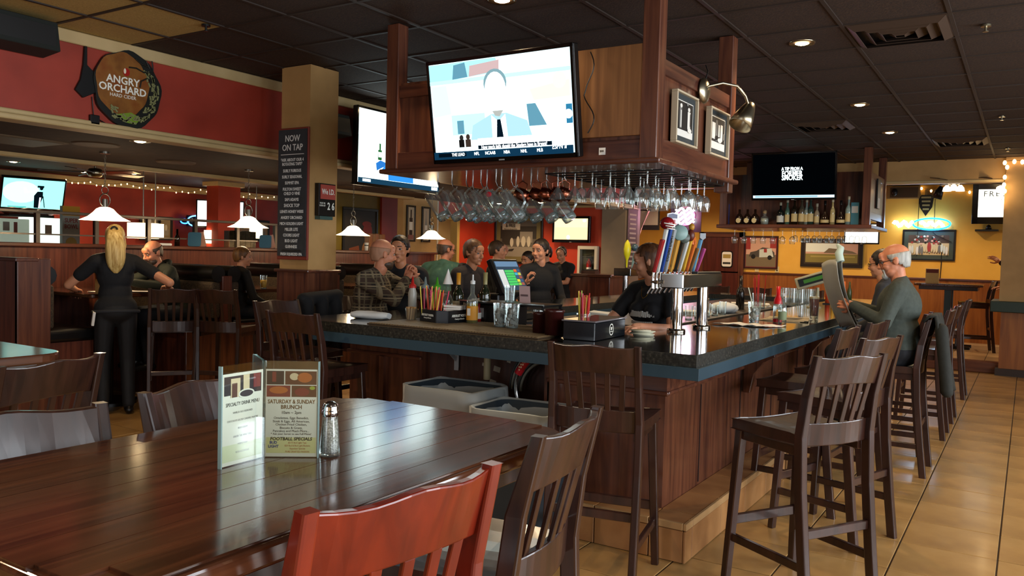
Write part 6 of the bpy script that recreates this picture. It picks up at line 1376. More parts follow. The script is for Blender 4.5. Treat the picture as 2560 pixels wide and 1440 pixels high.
# red column with cream cap
rcx = at_x(562, 520, -11.6); struct(MB().box(-11.75, -11.45, rcx.y-0.25, rcx.y+0.2, 0, ZF-0.06).build('wall_red_column', P_RED)); struct(MB().box(-11.8, -11.4, rcx.y-0.3, rcx.y+0.25, ZF-0.07, ZF).build('trim_column_cap', P_TRIM))
struct(MB().box(XW, XW+0.05, -2.6, YY-4, ZF-0.13, ZF-0.02).build('trim_far_left', P_TRIM))
# string lights far left
def fairy(label, pts, r=0.0105, wire=True, group=None):
    t = thing('string_lights', label, 'string lights', pts[0])
    o_ = Vector(pts[0]); L = [Vector(p)-o_ for p in pts]
    if wire: MB().tube([p+Vector((0,0,0.02)) for p in L], 0.003, 5).build('wire', mat('wire_green', '#1e2a1c', 0.5), t)
    proto = None
    for p in L:
        if proto is None: proto = MB().ell((0,0,0), (r, r, r*1.4), 8, 6).build('bulb', M_FAIRY, t, at=p)
        else: c = proto.copy(); COL.objects.link(c); c.location = p
    return t
random.seed(21)
pts = [at_x(165+k*15.3, 452+k*15.3*0.078+random.uniform(-4, 8), XW+0.12) for k in range(35)]
fairy('long string of warm fairy lights along the far left red wall', pts)
# ceiling fan far left and round ceiling vents
def fan(label, loc, drop=0.2, ang=0.3, R=0.62, lights=False):
    t = thing('ceiling_fan', label, 'ceiling fan', loc, ang); MB().cyl((0, 0, -drop), (0, 0, 0), 0.015, n=10).build('rod', M_BRASS, t); MB().lathe([(0.001, 0.06), (0.07, 0.05), (0.1, 0.0), (0.07, -0.05), (0.001, -0.06)], (0, 0, -drop), 18).build('motor', M_BRASS, t)
    for k in range(5):
        a = 2*PI*k/5; c, s = math.cos(a), math.sin(a)
        bl_ = MB().add([(0.12*c+0.05*s, 0.12*s-0.05*c, -drop+0.01), (0.12*c-0.05*s, 0.12*s+0.05*c, -drop-0.01), (R*c-0.07*s, R*s+0.07*c, -drop-0.01), (R*c+0.07*s, R*s-0.07*c, -drop+0.01)], [(0,1,2,3)]).build('blade', W_STOOL, t); q = bl_.modifiers.new('s', 'SOLIDIFY'); q.thickness = 0.008
    if lights:
        for k in range(3):
            a = 2*PI*k/3; MB().lathe([(0.02, 0.0), (0.05, -0.04), (0.06, -0.09)], (0.1*math.cos(a), 0.1*math.sin(a), -drop-0.05), 14).build('light_shade', glow('fan_shade', (1, 0.9, 0.75), 1.6), t)
    return t
a = at_z(238, 432, ZF-0.2); fan('dark ceiling fan in the far left room beside the near pendant chain', (a.x, a.y, ZF))
a = at_z(2385, 452, 2.76); fan('ceiling fan with light shades in the yellow room', (a.x, min(a.y, 15.6), 2.95), 0.2, 0.6, 0.6, True)
for k, (px_, py_, lb) in enumerate(((240, 360, 'round ceiling speaker left of the low ceiling downlight'), (440, 405, 'round ceiling diffuser between soffit and beam'), (868, 467, 'round ceiling diffuser right of the pillar under the television'))):
    a = at_z(px_, py_, ZL); t = thing('round_vent', lb, 'vent', (a.x, a.y, ZL)); MB().lathe([(0.001, -0.012), (0.1, -0.012), (0.16, -0.006), (0.19, -0.012), (0.2, 0.0)], n=28).build('grille', mat('vent_cream', '#4d3b2a', 0.6), t)
a = at_z(40, 350, ZL); t = thing('ceiling_access', 'pale square ceiling access panel at the left edge', 'vent', (a.x, a.y, ZL)); MB().box(-0.3, 0.3, -0.3, 0.3, -0.012, 0).build('panel', mat('vent_cream2', '#6a563c', 0.6), t); MB().box(-0.27, 0.27, -0.27, 0.27, -0.016, -0.01).build('grille', mat('vent_cream3', '#5f4c34', 0.5), t)
# square ceiling air diffusers
def diffuser(label, x0, y0):
    t = thing('air_diffuser', label, 'vent', (x0+GP/2, y0+GP/2, ZC), 0, 'square ceiling air diffusers'); m = mat('diffuser_brown', '#3d2f26', 0.5)
    for k in range(4):
        r, z = 0.285-k*0.07, -0.008-0.012*(k % 2)
        b = MB()
        for q in range(4):
            a = PI/2*q; c, s = round(math.cos(a)), round(math.sin(a)); rot = lambda x, y: (x*c-y*s, x*s+y*c)
            p = [rot(-r, -r), rot(r, -r), rot(r-0.05, -r+0.05), rot(-r+0.05, -r+0.05)]
            b.add([(*p[0], 0.004), (*p[1], 0.004), (*p[2], -0.03), (*p[3], -0.03)], [(0, 1, 2, 3)])
        o = b.build('louver_ring', m, t); o.modifiers.new('s', 'SOLIDIFY').thickness = 0.003
    MB().box(-0.29, 0.29, -0.29, 0.29, 0.001, 0.003).build('dark_throat', M_BLACK, t)
    return t
diffuser('large square air diffuser at the top right of the ceiling', -1.075, 5.54)
a = at_z(2050, 312, ZC); diffuser('square air diffuser above the black screen television', gx0+GP*round((a.x-GP/2-gx0)/GP), gy0+GP*round((a.y-GP/2-gy0)/GP))
a = at_z(2400, 355, ZC); diffuser('far right square air diffuser before the tan soffit', gx0+GP*round((a.x-GP/2-gx0)/GP), gy0+GP*round((a.y-GP/2-gy0)/GP))
for k, (px_, py_, lb) in enumerate(((2465, 62, 'near sprinkler head at top right'), (2505, 290, 'sprinkler head above the far tan soffit'), (2520, 370, 'small sprinkler head near the column'), (515, 62, 'dark sensor beside the tan ceiling panels'))):
    a = at_z(px_, py_, ZC); t = thing('ceiling_sprinkler', lb, 'sprinkler', (a.x, a.y, ZC)); MB().cyl((0, 0, -0.012), (0, 0, 0), 0.03, n=12).build('escutcheon', M_BRASS if k < 3 else M_BLACK, t); MB().cyl((0, 0, -0.04), (0, 0, -0.012), 0.008, n=8).cyl((0, 0, -0.045), (0, 0, -0.04), 0.018, n=10).build('head', M_BRASS if k < 3 else M_BLACK, t)

# ================================================================== FAR LIQUOR CABINET, BOTTLES, GLASSES
SHZ = 2.02
def bz(px_): return at_y(px_, 562, 11.62).x
LIQ = [(1812, 'box', '#2b3a74', 'blue boxed liquor at the left end'), (1848, 'sq', '#20150f', 'squat dark bottle with a round cream label, left of three'), (1868, 'sq', '#20150f', 'squat dark bottle with a round cream label, middle of three'), (1887, 'sq', '#20150f', 'squat dark bottle with a round cream label, right of three'), (1911, 'patr', '#8f9a92', 'clear squat bottle with a ball stopper'),
       (1950, 'dia', '#141a18', 'black bottle with a white diamond label'), (1967, 'tall', '#4c6a5c', 'slim bottle with a green label'), (1985, 'tall2', '#20190f', 'dark bottle with a cream label and cork stopper'), (2003, 'tall2', '#4a4436', 'amber bottle with a broad cream label'), (2015, 'tall', '#7d8a84', 'slim clear bottle half hidden'), (2025, 'tall2', '#2a3f38', 'green striped bottle in the middle'), (2041, 'small', '#8a7f6a', 'short bottle with a gold stopper'), (2061, 'brandy', '#23140b', 'round shouldered cognac bottle'), (2080, 'tall', '#a99a6a', 'yellow labelled bottle with a dark cap'), (2101, 'brandy', '#1d1210', 'wide dark cognac bottle with a long neck'), (2120, 'tall2', '#7f9796', 'clear vodka bottle with a dark collar'), (2137, 'box', '#3c6a7a', 'teal boxed liquor at the right end')]
for px_, kd, c, lb in LIQ:
    m = mat('liq_'+c, c, 0.12, spec=0.8); p = (bz(px_), 11.62, SHZ); full = lb+' on the far cabinet shelf'
    if kd == 'box':
        t = thing('boxed_bottle', full, 'box', p); MB().box(-0.05, 0.05, -0.045, 0.045, 0, 0.3).build('carton', m, t, bevel=0.003); MB().box(-0.04, 0.04, -0.047, -0.045, 0.16, 0.25).build('carton_label', M_LIGHTGREY, t); continue
    if kd == 'sq': bottle(full, p, [(0.001, 0), (0.052, 0), (0.054, 0.11), (0.03, 0.15), (0.017, 0.16), (0.017, 0.22), (0.001, 0.22)], m); t = bpy.data.objects[-1] if False else None
    elif kd == 'patr': bottle(full, p, [(0.001, 0), (0.055, 0), (0.055, 0.1), (0.02, 0.13), (0.02, 0.16)], G_THIN, [('liquid', [(0.001, 0.004), (0.05, 0.004), (0.05, 0.09), (0.001, 0.09)], mat('pale_tequila', '#a9b0a6', 0.2)), ('ball_stopper', [(0.001, 0.15), (0.025, 0.165), (0.028, 0.185), (0.02, 0.205), (0.001, 0.21)], mat('cork', '#9a7f58', 0.6))])
    elif kd == 'brandy': bottle(full, p, [(0.001, 0), (0.05, 0), (0.055, 0.06), (0.04, 0.12), (0.018, 0.17), (0.014, 0.3), (0.001, 0.3)], m, [('label', [(0.0545, 0.03), (0.0555, 0.07)], mat('liq_label', '#b9a878', 0.6)), ('cap', [(0.017, 0.27), (0.017, 0.33), (0.001, 0.33)], M_BLACK)])
    else:
        h = {'tall': 0.34, 'tall2': 0.37, 'dia': 0.30, 'small': 0.28}[kd]; r = {'tall': 0.032, 'tall2': 0.042, 'dia': 0.048, 'small': 0.034}[kd]
        bottle(full, p, wine_prof(r, h, 0.014, 0.55), m, [('label', [(r+0.0006, h*0.12), (r+0.0006, h*0.42)], mat('liq_label' if kd != 'dia' else 'liq_label_white', '#b9a878' if kd != 'dia' else '#b9bdb8', 0.6)), ('cap', [(0.017, h-0.03), (0.017, h+0.012), (0.001, h+0.012)], mat('liq_cap', '#b0a890', 0.4))])
for px_ in (1848, 1868, 1887):
    for o in list(bpy.data.objects):
        if o.type == 'EMPTY' and o.name.startswith('bottle') and abs(o.location.x-bz(px_)) < 1e-4 and abs(o.location.y-11.62) < 1e-4:
            MB().disc(0, 0.06, 0.034, 0.036, fr_y(0, -0.0545, 0), 0.002).build('round_label', mat('cream_label', '#c9b98a', 0.6), o)
hang_z = zr; zr = 1.955
hang('small wine glass', wine, [(-3.6+0.135*k, 11.65) for k in range(7)], 'far cabinet left rack, %s one')
hang('small goblet glass', gob, [(-2.75+0.08*k, 11.65+0.06*(k % 2)) for k in range(12)], 'far cabinet right rack, %s one')
zr = hang_z
# beer taps poster etc. on the far cabinet side
p = at_x(2195, 485, -1.79); t = thing('bottle_opener_sign', 'small dark plaque with a white tag on the far cabinet side', 'sign', (-1.795, p.y, p.z)); MB().box(0, 0.02, -0.12, 0.12, -0.2, 0.2).build('plaque', M_BLACK, t); MB().box(0.02, 0.024, -0.07, 0.07, -0.2, -0.06).build('white_tag', M_PAPER, t)

# ================================================================== YELLOW ROOM
d0, d1 = at_y(1762, 592, YY-0.02), at_y(1850, 592, YY-0.02)
dr = struct(MB().box(d0.x, d1.x, YY-0.05, YY-0.0, 0.15, d0.z).build('door_2', wood('door_wood', '#3c1a14', '#5a2a20', (16, 16, 1.2), 0.35)))
MB().box(d0.x-0.1, d0.x, YY-0.07, YY, 0.15, d0.z+0.1).build('casing', W_PANEL, dr); MB().box(d1.x, d1.x+0.1, YY-0.07, YY, 0.15, d0.z+0.1).build('casing', W_PANEL, dr); MB().box(d0.x-0.1, d1.x+0.1, YY-0.07, YY, d0.z, d0.z+0.1).build('head_casing', W_PANELX, dr)
p = at_y(1817, 648, YY-0.06); t = thing('door_sign', 'rounded cream sign on the dark door of the yellow room', 'sign', (p.x, YY-0.05, p.z)); MB().plate(round_poly(-0.12, 0.12, -0.17, 0.17, 0.05), fr_y(0, 0, 0), 0.012).build('black_edge', M_BLACK, t); MB().plate(round_poly(-0.1, 0.1, -0.15, 0.15, 0.04), fr_y(0, -0.012, 0), 0.002).build('plate', M_PAPER, t); MB().rect(-0.08, 0.08, 0.02, 0.1, fr_y(0, -0.014, 0), 0.001).build('emblem', mat('emblem_gold', '#a08a4a', 0.5), t); MB().rect(-0.08, 0.08, -0.1, -0.06, fr_y(0, -0.014, 0), 0.001).build('lettering_band', k3, t)
# neon sign on the wall, blue oval with white script
p = at_y(2310, 560, YY-0.1)
ns = thing('neon_sign', 'blue oval neon sign with white script on the yellow wall', 'neon sign', (p.x, YY-0.1, p.z)); nw, nbl = glow('neon_cool_white', '#e9f4ff', 7), glow('neon_azure', '#1f8ff0', 5)
MB().tube([(0.12+0.3*math.cos(q), 0, 0.1*math.sin(q)) for q in [2*PI*j/28 for j in range(28)]], 0.016, 8, closed=True).build('oval_tube', nbl, ns)
MB().tube([(-0.5+0.025*j, -0.03, 0.045*math.sin(j*1.1)) for j in range(14)], 0.03, 8).build('script_tube', nw, ns); MB().tube([(-0.06+0.03*j, -0.03, 0.04*math.sin(j*1.4)) for j in range(14)], 0.03, 8).build('script_tube', nw, ns)
MB().bar((-0.1, 0.03, -0.2), (-0.1, 0.03, 0.45), 0.01, 0.01).bar((0.16, 0.03, -0.1), (0.16, 0.03, 0.45), 0.01, 0.01).build('bracket', M_BLACK, ns); lamp('neon_glow', (0.1, -0.12, 0), 5, (0.4, 0.7, 1.0), ns, 'POINT', 0.15)
MB().plate([(-0.12, 0.14), (-0.08, 0.2), (0.08, 0.2), (0.12, 0.14), (0.1, -0.02), (0, -0.18), (-0.1, -0.02)], fr_y(0.02, -0.0, 0.32), 0.03).build('crest', M_BLACK, ns)
for k in range(4): MB().rect(-0.08+0.01*k, 0.08-0.01*k, 0.14-0.07*k, 0.17-0.07*k, fr_y(0.02, -0.03, 0.32), 0.003).build('crest_band', mat('crest_gold', '#a3905a', 0.5), ns)
MB().tube([(0.1, 0.03, -0.1), (0.2, 0.04, -0.2), (0.45, 0.05, -0.32)], 0.006, 6).build('cord', M_BLACK, ns)
# neon by the taupe pillar: white tubes with a pink wash
p = at_y(1712, 540, 14.6)
n2_ = thing('neon_sign', 'glaring white and pink neon sign behind the beer tap handles', 'neon sign', p)
for k in range(4): MB().tube([(-0.18+0.03*j, 0, -0.12+0.08*k+0.03*math.sin(j*1.3+k)) for j in range(13)], 0.02, 8).build('white_tube', glow('neon_hot', '#f4f0ff', 12), n2_)
MB().tube([(0.17*math.cos(q), 0.03, 0.16*math.sin(q)) for q in [2*PI*j/24 for j in range(24)]], 0.018, 8, closed=True).build('pink_ring', glow('neon_pink', '#ff5a9a', 4), n2_); lamp('neon_glow', (0, -0.15, 0), 22, (1.0, 0.3, 0.55), n2_, 'POINT', 0.15)
MB().box(-0.02, 0.02, 0.03, 0.06, 0.2, 2.98-p.z).build('hanger', M_BLACK, n2_); MB().box(-0.3, 0.3, 0.05, 0.07, -0.3, 0.3).build('panel', M_DKGREY, n2_)
# chalkboard on the taupe pillar, draped banner, white board
cb2 = thing('tap_list_board', 'grey chalkboard list on the side of the taupe pillar', 'sign', (-5.815, 13.0, 1.25)); MB().box(0, 0.02, -0.2, 0.2, 0, 1.1).build('slate', mat('slate_warm', '#54453f', 0.7), cb2)
for k in range(12): MB().box(0.02, 0.022, -0.14+0.01*(k % 3), 0.14-0.015*(k % 2), 0.98-k*0.08, 1.01-k*0.08).build('chalk_line', mat('chalk_dim', '#b3a89a', 0.8), cb2)
p = at_y(1607, 560, 14.4); t = thing('draped_banner', 'pale draped cloth banner hanging beside the chalkboard', 'banner', p)
vs, fs = [], []
for i in range(9):
    for j in range(7): vs.append((-0.14+i*0.035*(1-0.1*j), 0.03*math.sin(i*1.5), 0.25-j*0.11*(0.5+0.5*(1-i/9))))
for i in range(8):
    for j in range(6): a_ = i*7+j; fs.append((a_, a_+1, a_+8, a_+7))
o = MB().add(vs, fs, 0, True).build('cloth', mat('banner_cream', '#cbb898', 0.9), t); o.modifiers.new('s', 'SOLIDIFY').thickness = 0.006
MB().cyl((-0.16, 0, 0.26), (0.16, 0, 0.26), 0.012, n=8).cyl((0, 0, 0.26), (0, 0, 2.95-p.z), 0.006, n=6).build('rod', M_BLACK, t)
p = at_y(1622, 548, 15.6); t = thing('projection_screen', 'pale tilted screen in a dark frame behind the banner', 'screen', p); MB().box(-0.22, 0.22, 0, 0.05, -0.22, 0.25).build('dark_frame', M_DKGREY, t); MB().box(-0.2, 0.2, -0.004, 0.0, -0.12, 0.24).build('screen_face', mat('screen_pale', '#b3aea4', 0.6), t); MB().cyl((0, 0.03, 0.25), (0, 0.03, 2.95-p.z), 0.02, n=8).build('mount', M_BLACK, t)
# fairy lights
pts = [at_y(2232+k*24, 474+3*math.sin(k*1.7)+(k % 3)*2, YY-0.05) for k in range(11)]; fairy('string of fairy lights across the yellow wall top', pts, 0.02)
pts = [at_y(px_, py_, 13.16) for px_, py_ in ((2556, 405), (2536, 404), (2512, 407), (2518, 418), (2512, 443), (2510, 462), (2508, 470), (2512, 478), (2504, 486), (2500, 494), (2505, 506), (2502, 516))]; fairy('tangle of warm fairy lights round the top of the right column', pts, 0.024)
p = at_y(2506, 468, 13.1); t = thing('wall_bulb', 'bright bare bulb on the edge of the right column', 'lamp', p); MB().lathe([(0.001, 0.0), (0.04, 0.02), (0.05, 0.06), (0.02, 0.11)], n=14, axis=(-0.4, -0.6, -0.5)).build('bulb', M_BULB, t)
p = at_y(2260, 482, YY-0.05); t = thing('wall_speaker', 'tan box loudspeaker high on the yellow wall', 'loudspeaker', (p.x, YY-0.1, p.z)); MB().box(-0.27, 0.27, -0.05, 0.1, -0.11, 0.11).build('case', mat('speaker_tan', '#8a6d3c', 0.6), t); MB().box(-0.22, 0.24, -0.056, -0.05, -0.09, 0.09).build('grille', mat('grille_dark', '#4a3b24', 0.7), t); MB().ell((-0.14, -0.09, 0.0), (0.05, 0.04, 0.07)).build('bracket', M_BLACK, t)
p = at_y(2328, 484, YY-0.05); t = thing('wall_box', 'small cream junction box on the yellow wall', 'box', (p.x, YY, p.z)); MB().box(-0.1, 0.1, -0.05, 0, -0.08, 0.08).build('case', mat('box_cream', '#b08a48', 0.6), t); MB().box(-0.06, 0.05, -0.055, -0.05, -0.05, 0.05).build('plate', mat('box_brown', '#8a642c', 0.6), t)
p = at_y(2348, 480, YY-0.4); t = thing('spotlight', 'dark track spotlight hanging in the yellow room', 'lamp', p); MB().lathe([(0.03, 0.1), (0.07, 0.0), (0.08, -0.12), (0.07, -0.12)], n=14, axis=(0.3, 0, 1)).build('can', M_BLACK, t); MB().cyl((0.02, 0, 0.1), (0.02, 0, 2.95-p.z), 0.012, n=8).build('stem', M_BLACK, t)
p = at_y(2420, 458, 15.0); t = thing('duct_pipe', 'dark pipe running under the yellow room ceiling', 'pipe', (-1.2, 15.0, 2.86)); MB().cyl((-2.0, 0, 0), (1.6, 0, 0), 0.025, n=10).build('pipe', M_BLACK, t); MB().cyl((-1.5, 0, 0), (-1.5, 0, 0.09), 0.01, n=6).build('hanger', M_BLACK, t); MB().cyl((1.2, 0, 0), (1.2, 0, 0.09), 0.01, n=6).build('hanger', M_BLACK, t)
p = at_y(2352, 650, YY-0.02); t = thing('wall_cable', 'black cable running down the yellow wall right of the team photo', 'cable', (p.x, YY-0.015, 1.25)); MB().tube([(0, 0, 0), (0.01, 0, 0.3), (0, 0, 0.62), (-0.05, 0, 0.72)], 0.008, 6).build('lead', M_BLACK, t)
t = thing('small_shelf', 'small dark shelf at the column edge under the FREE television', 'shelf', (-0.72, YY-0.12, 2.12)); MB().box(-0.1, 0.25, -0.1, 0.12, 0, 0.03).build('board', M_BLACK, t); MB().lathe([(0.001, 0.03), (0.05, 0.03), (0.03, 0.1), (0.001, 0.12)], (0.1, 0, 0), 10).build('ornament', M_BLACK, t)
# far table with a menu
t = pub_table(-1.1, 15.3, 0.5, 0.4, 'dark table in the yellow room behind the newspaper reader', base='#1b1512', planks=False); t.location.z = 0.15
p = (-1.35, 15.2, 1.212); t = thing('table_card', 'cream menu card on the far table in the yellow room', 'menu', p); MB().obox((0, 0, 0.12), (0.2, 0.02, 0.24), (0.1, 0, 0)).build('card', mat('card_cream', '#c9ad6c', 0.6), t); MB().obox((0, -0.02, 0.2), (0.18, 0.004, 0.06), (0.1, 0, 0)).build('print', mat('card_print', '#6a2c1c', 0.6), t)
s_ = stool(-0.72, 15.0, 100, 'dark stool in the yellow room beyond the step'); s_.location.z = 0.154
# hostess podium
p = thing('host_stand', 'brown wooden host stand before the taupe pillar', 'stand', (-5.72, 11.5, 0)); MB().box(-0.35, 0.35, -0.25, 0.25, 0, 1.2).build('body', W_MID, p, bevel=0.006); MB().box(-0.4, 0.4, -0.3, 0.3, 1.2, 1.24).build('top', W_PANELX, p, bevel=0.006)
t = thing('rolled_menus', 'small pile of menus on the host stand', 'menus', (-5.8, 11.45, 1.24)); MB().box(-0.12, 0.12, -0.08, 0.08, 0, 0.05).build('pile', mat('menu_brown', '#4c2a1e', 0.5), t); MB().box(-0.1, 0.1, -0.07, 0.07, 0.05, 0.07).build('top_menu', M_BLACK, t)
# more dining chairs and a round table behind the bar's left side
for k, (x, y, d) in enumerate(((-5.9, 7.6, 10), (-5.93, 8.9, -60), (-6.7, 10.5, 60), (-6.3, 9.72, 140), (-5.55, 9.35, 170))):
    stool(x, y, d, 'dining stool in the aisle behind the bar, %s from the front' % ordinal(k))
# ================================================================== PEOPLE
def capsule(b, p0, p1, r0, r1=None, n=10):
    r1 = r0 if r1 is None else r1; p0, p1 = Vector(p0), Vector(p1); d = p1-p0
    if d.length < 1e-5: return b.ell(p0, (r0,)*3, n, 6)
    d.normalize(); pts, rs = [], []
    for a in (80, 50, 25): pts.append(p0-d*r0*math.sin(R_(a))); rs.append(r0*math.cos(R_(a)))
    pts += [p0, p1]; rs += [r0, r1]
    for a in (25, 50, 80): pts.append(p1+d*r1*math.sin(R_(a))); rs.append(r1*math.cos(R_(a)))
    return b.tube(pts, rs, n)
def remesh(b, vox, smooth=3, fac=0.5):
    me = bpy.data.meshes.new('tmp'); me.from_pydata(b.v, [], b.f); me.update()
    o = bpy.data.objects.new('tmp', me); TS.collection.objects.link(o)
    m = o.modifiers.new('r', 'REMESH'); m.mode = 'VOXEL'; m.voxel_size = vox; m.use_smooth_shade = True
    if smooth: s = o.modifiers.new('s', 'SMOOTH'); s.iterations = smooth; s.factor = fac
    TS.view_layers[0].update()
    r = bpy.data.meshes.new_from_object(o.evaluated_get(TS.view_layers[0].depsgraph)); bpy.data.objects.remove(o); bpy.data.meshes.remove(me)
    return r
def mesh_vf(me, ofs=0):
    return [tuple(v.co) for v in me.vertices], [[i+ofs for i in p.vertices] for p in me.polygons]
def finish(name, me, m, parent=None):
    me.name = name; me.materials.clear(); me.materials.append(m)
    me.polygons.foreach_set('use_smooth', [True]*len(me.polygons)); me.update()
    return link(name, me, parent)
def hand(b, wrist, d, palm_n, curl=0.5, s=1.0, left=False, spread=0.05):
    """palm and five bent fingers; d: direction of the hand, palm_n: normal on the palm side"""
    d = Vector(d).normalized(); pn = Vector(palm_n); pn = (pn-d*pn.dot(d)).normalized(); side = d.cross(pn)
    if left: side = -side
    w_ = Vector(wrist)
    L = [0.086, 0.09, 0.086, 0.078]; F = [(0.042, 0.026, 0.02), (0.047, 0.03, 0.021), (0.043, 0.027, 0.02), (0.034, 0.021, 0.018)]
    for k in range(4):
        o = (k-1.5)*0.021*s; base = w_+side*o*0.55; kn = w_+d*L[k]*s+side*o
        capsule(b, base, kn, 0.014*s, 0.0115*s, 8)
        dd = d+side*(k-1.5)*spread; p = kn; a = curl*0.75
        for q, ln in enumerate(F[k]):
            v = (Matrix.Rotation(a, 3, side if not left else -side) @ dd) if False else (dd.normalized()*math.cos(a)+pn*math.sin(a))
            e = p+v*ln*s; capsule(b, p, e, (0.0092-0.001*q)*s, (0.0086-0.001*q)*s, 8); p = e; a += curl*1.0
    tb = w_+d*0.025*s-side*0.02*s+pn*0.006; t1 = tb+(d*0.55-side*0.75+pn*0.35).normalized()*0.045*s; t2 = t1+(d*0.8-side*0.25+pn*(0.3+curl*0.4)).normalized()*0.032*s; t3 = t2+(d*0.9+side*0.05+pn*(0.3+curl*0.5)).normalized()*0.024*s
    capsule(b, tb, t1, 0.015*s, 0.012*s, 8); capsule(b, t1, t2, 0.0115*s, 0.0105*s, 8); capsule(b, t2, t3, 0.0105*s, 0.009*s, 8)
def head_prims(b, T, s=1.0, female=False, jowl=0.0):
    def P(x, y, z): return T@Vector((x*s, y*s, z*s))
    Rm = T.to_3x3(); rot = Rm.to_euler()
    def E(c, r, n=16, k=12): b.ell(P(*c), tuple(q*s for q in r), n, k, 0, rot)
    E((0, -0.012, 0.135), (0.077, 0.098, 0.09)); E((0, 0.025, 0.09), (0.064, 0.07, 0.1)); E((0, 0.038, 0.035), (0.05+jowl*0.4, 0.052, 0.038+jowl*0.3))
    E((0, 0.078, 0.006), (0.022, 0.02, 0.016), 12, 8); E((0, 0.08, 0.15), (0.052, 0.024, 0.035), 12, 8)
    for q in (-1, 1):
        E((q*0.04, 0.06, 0.075), (0.026, 0.03, 0.03), 10, 8); E((q*0.077, -0.008, 0.098), (0.009, 0.02, 0.031), 10, 8); E((q*0.08, -0.016, 0.11), (0.009, 0.012, 0.018), 8, 6)
        capsule(b, P(q*0.012, 0.092, 0.127), P(q*0.05, 0.078, 0.125), 0.010*s, 0.009*s, 8)
        E((q*0.013, 0.104, 0.07), (0.01, 0.011, 0.009), 8, 6)
    capsule(b, P(0, 0.094, 0.118), P(0, 0.117, 0.074), 0.009*s, 0.0125*s, 8)
    capsule(b, P(-0.02, 0.09, 0.044), P(0.02, 0.09, 0.044), 0.008*s, n=8); capsule(b, P(-0.018, 0.089, 0.033), P(0.018, 0.089, 0.033), 0.008*s, n=8); capsule(b, P(0, 0.086, 0.06), P(0, 0.088, 0.05), 0.014*s, n=8)
def hair_shell(T, keep, s=1.0, grow=(0.009, 0.01, 0.012), seed=1, rough=0.009):
    rnd = random.Random(seed); N, K = 44, 30; vs, fs = [], []
    c = Vector((0, -0.012, 0.135)); r = (0.077+grow[0], 0.098+grow[1], 0.09+grow[2])
    pts = []
    for i in range(K+1):
        a = -PI/2+PI*i/K
        for j in range(N):
            q = 2*PI*j/N; z_ = math.sin(a)
            sx = 1.0 if z_ > -0.2 else 1.0
            p = Vector((r[0]*max(math.cos(a), 0.01 if z_ > 0 else 0.55)*math.cos(q), r[1]*max(math.cos(a), 0.01 if z_ > 0 else 0.55)*math.sin(q), r[2]*z_ if z_ > -0.2 else -0.2*r[2]+(z_+0.2)*0.16))+c
            w_ = 1+rough*9*math.sin(q*7+i*0.7+seed)*0.12+rnd.uniform(-rough, rough)*2
            pts.append(c+(p-c)*w_)
    for i in range(K):
        for j in range(N):
            f = (i*N+j, i*N+(j+1) % N, (i+1)*N+(j+1) % N, (i+1)*N+j); m_ = sum((pts[k] for k in f), Vector())/4
            if keep(m_.x, m_.y, m_.z): fs.append(f)
    used = sorted({k for f in fs for k in f}); mp_ = {k: n for n, k in enumerate(used)}
    return MB().add([T@(pts[k]*s) for k in used], [tuple(mp_[k] for k in f) for f in fs], 0, True)
def lo_short(y): return 0.045 if y < -0.06 else (0.045+(y+0.06)/0.05*0.05 if y < -0.01 else (0.105 if y < 0.03 else (0.12+(y-0.03)*1.0 if y < 0.06 else 0.17)))
HAIR = {'short': lambda x, y, z: z > lo_short(y), 'crew': lambda x, y, z: z > lo_short(y)+0.004, 'fringe': lambda x, y, z: lo_short(y) < z < 0.15 and y < 0.045, 'back': lambda x, y, z: z > lo_short(y) and (y < 0.03), 'bob': lambda x, y, z: (z > 0.175) or (y < 0.045 and z > 0.15) or (y < 0.015 and z > 0.0 and (abs(x) > 0.03 or y < 0)), 'long': lambda x, y, z: (z > 0.17) or (y < 0.03 and z > 0.02 and (z > 0.12 or y < -0.01)), 'beard': lambda x, y, z: False}
SKINS = {'fair': mat('skin_fair', '#c98d6c', 0.5), 'ruddy': mat('skin_ruddy', '#c4805f', 0.5), 'tan': mat('skin_tan', '#b87c58', 0.5)}
for m in SKINS.values(): m.node_tree.nodes['Principled BSDF'].inputs['Subsurface Weight'].default_value = 0.08; m.node_tree.nodes['Principled BSDF'].inputs['Subsurface Radius'].default_value = (0.02, 0.008, 0.004)
def cloth(name, c, rough=0.85): return speckle(name, [tuple(q*0.8 for q in S(c)), S(c)], [0.35, 0.65], 40, rough, 0.3)
JEANS = cloth('dark_trousers', '#1a1c22')
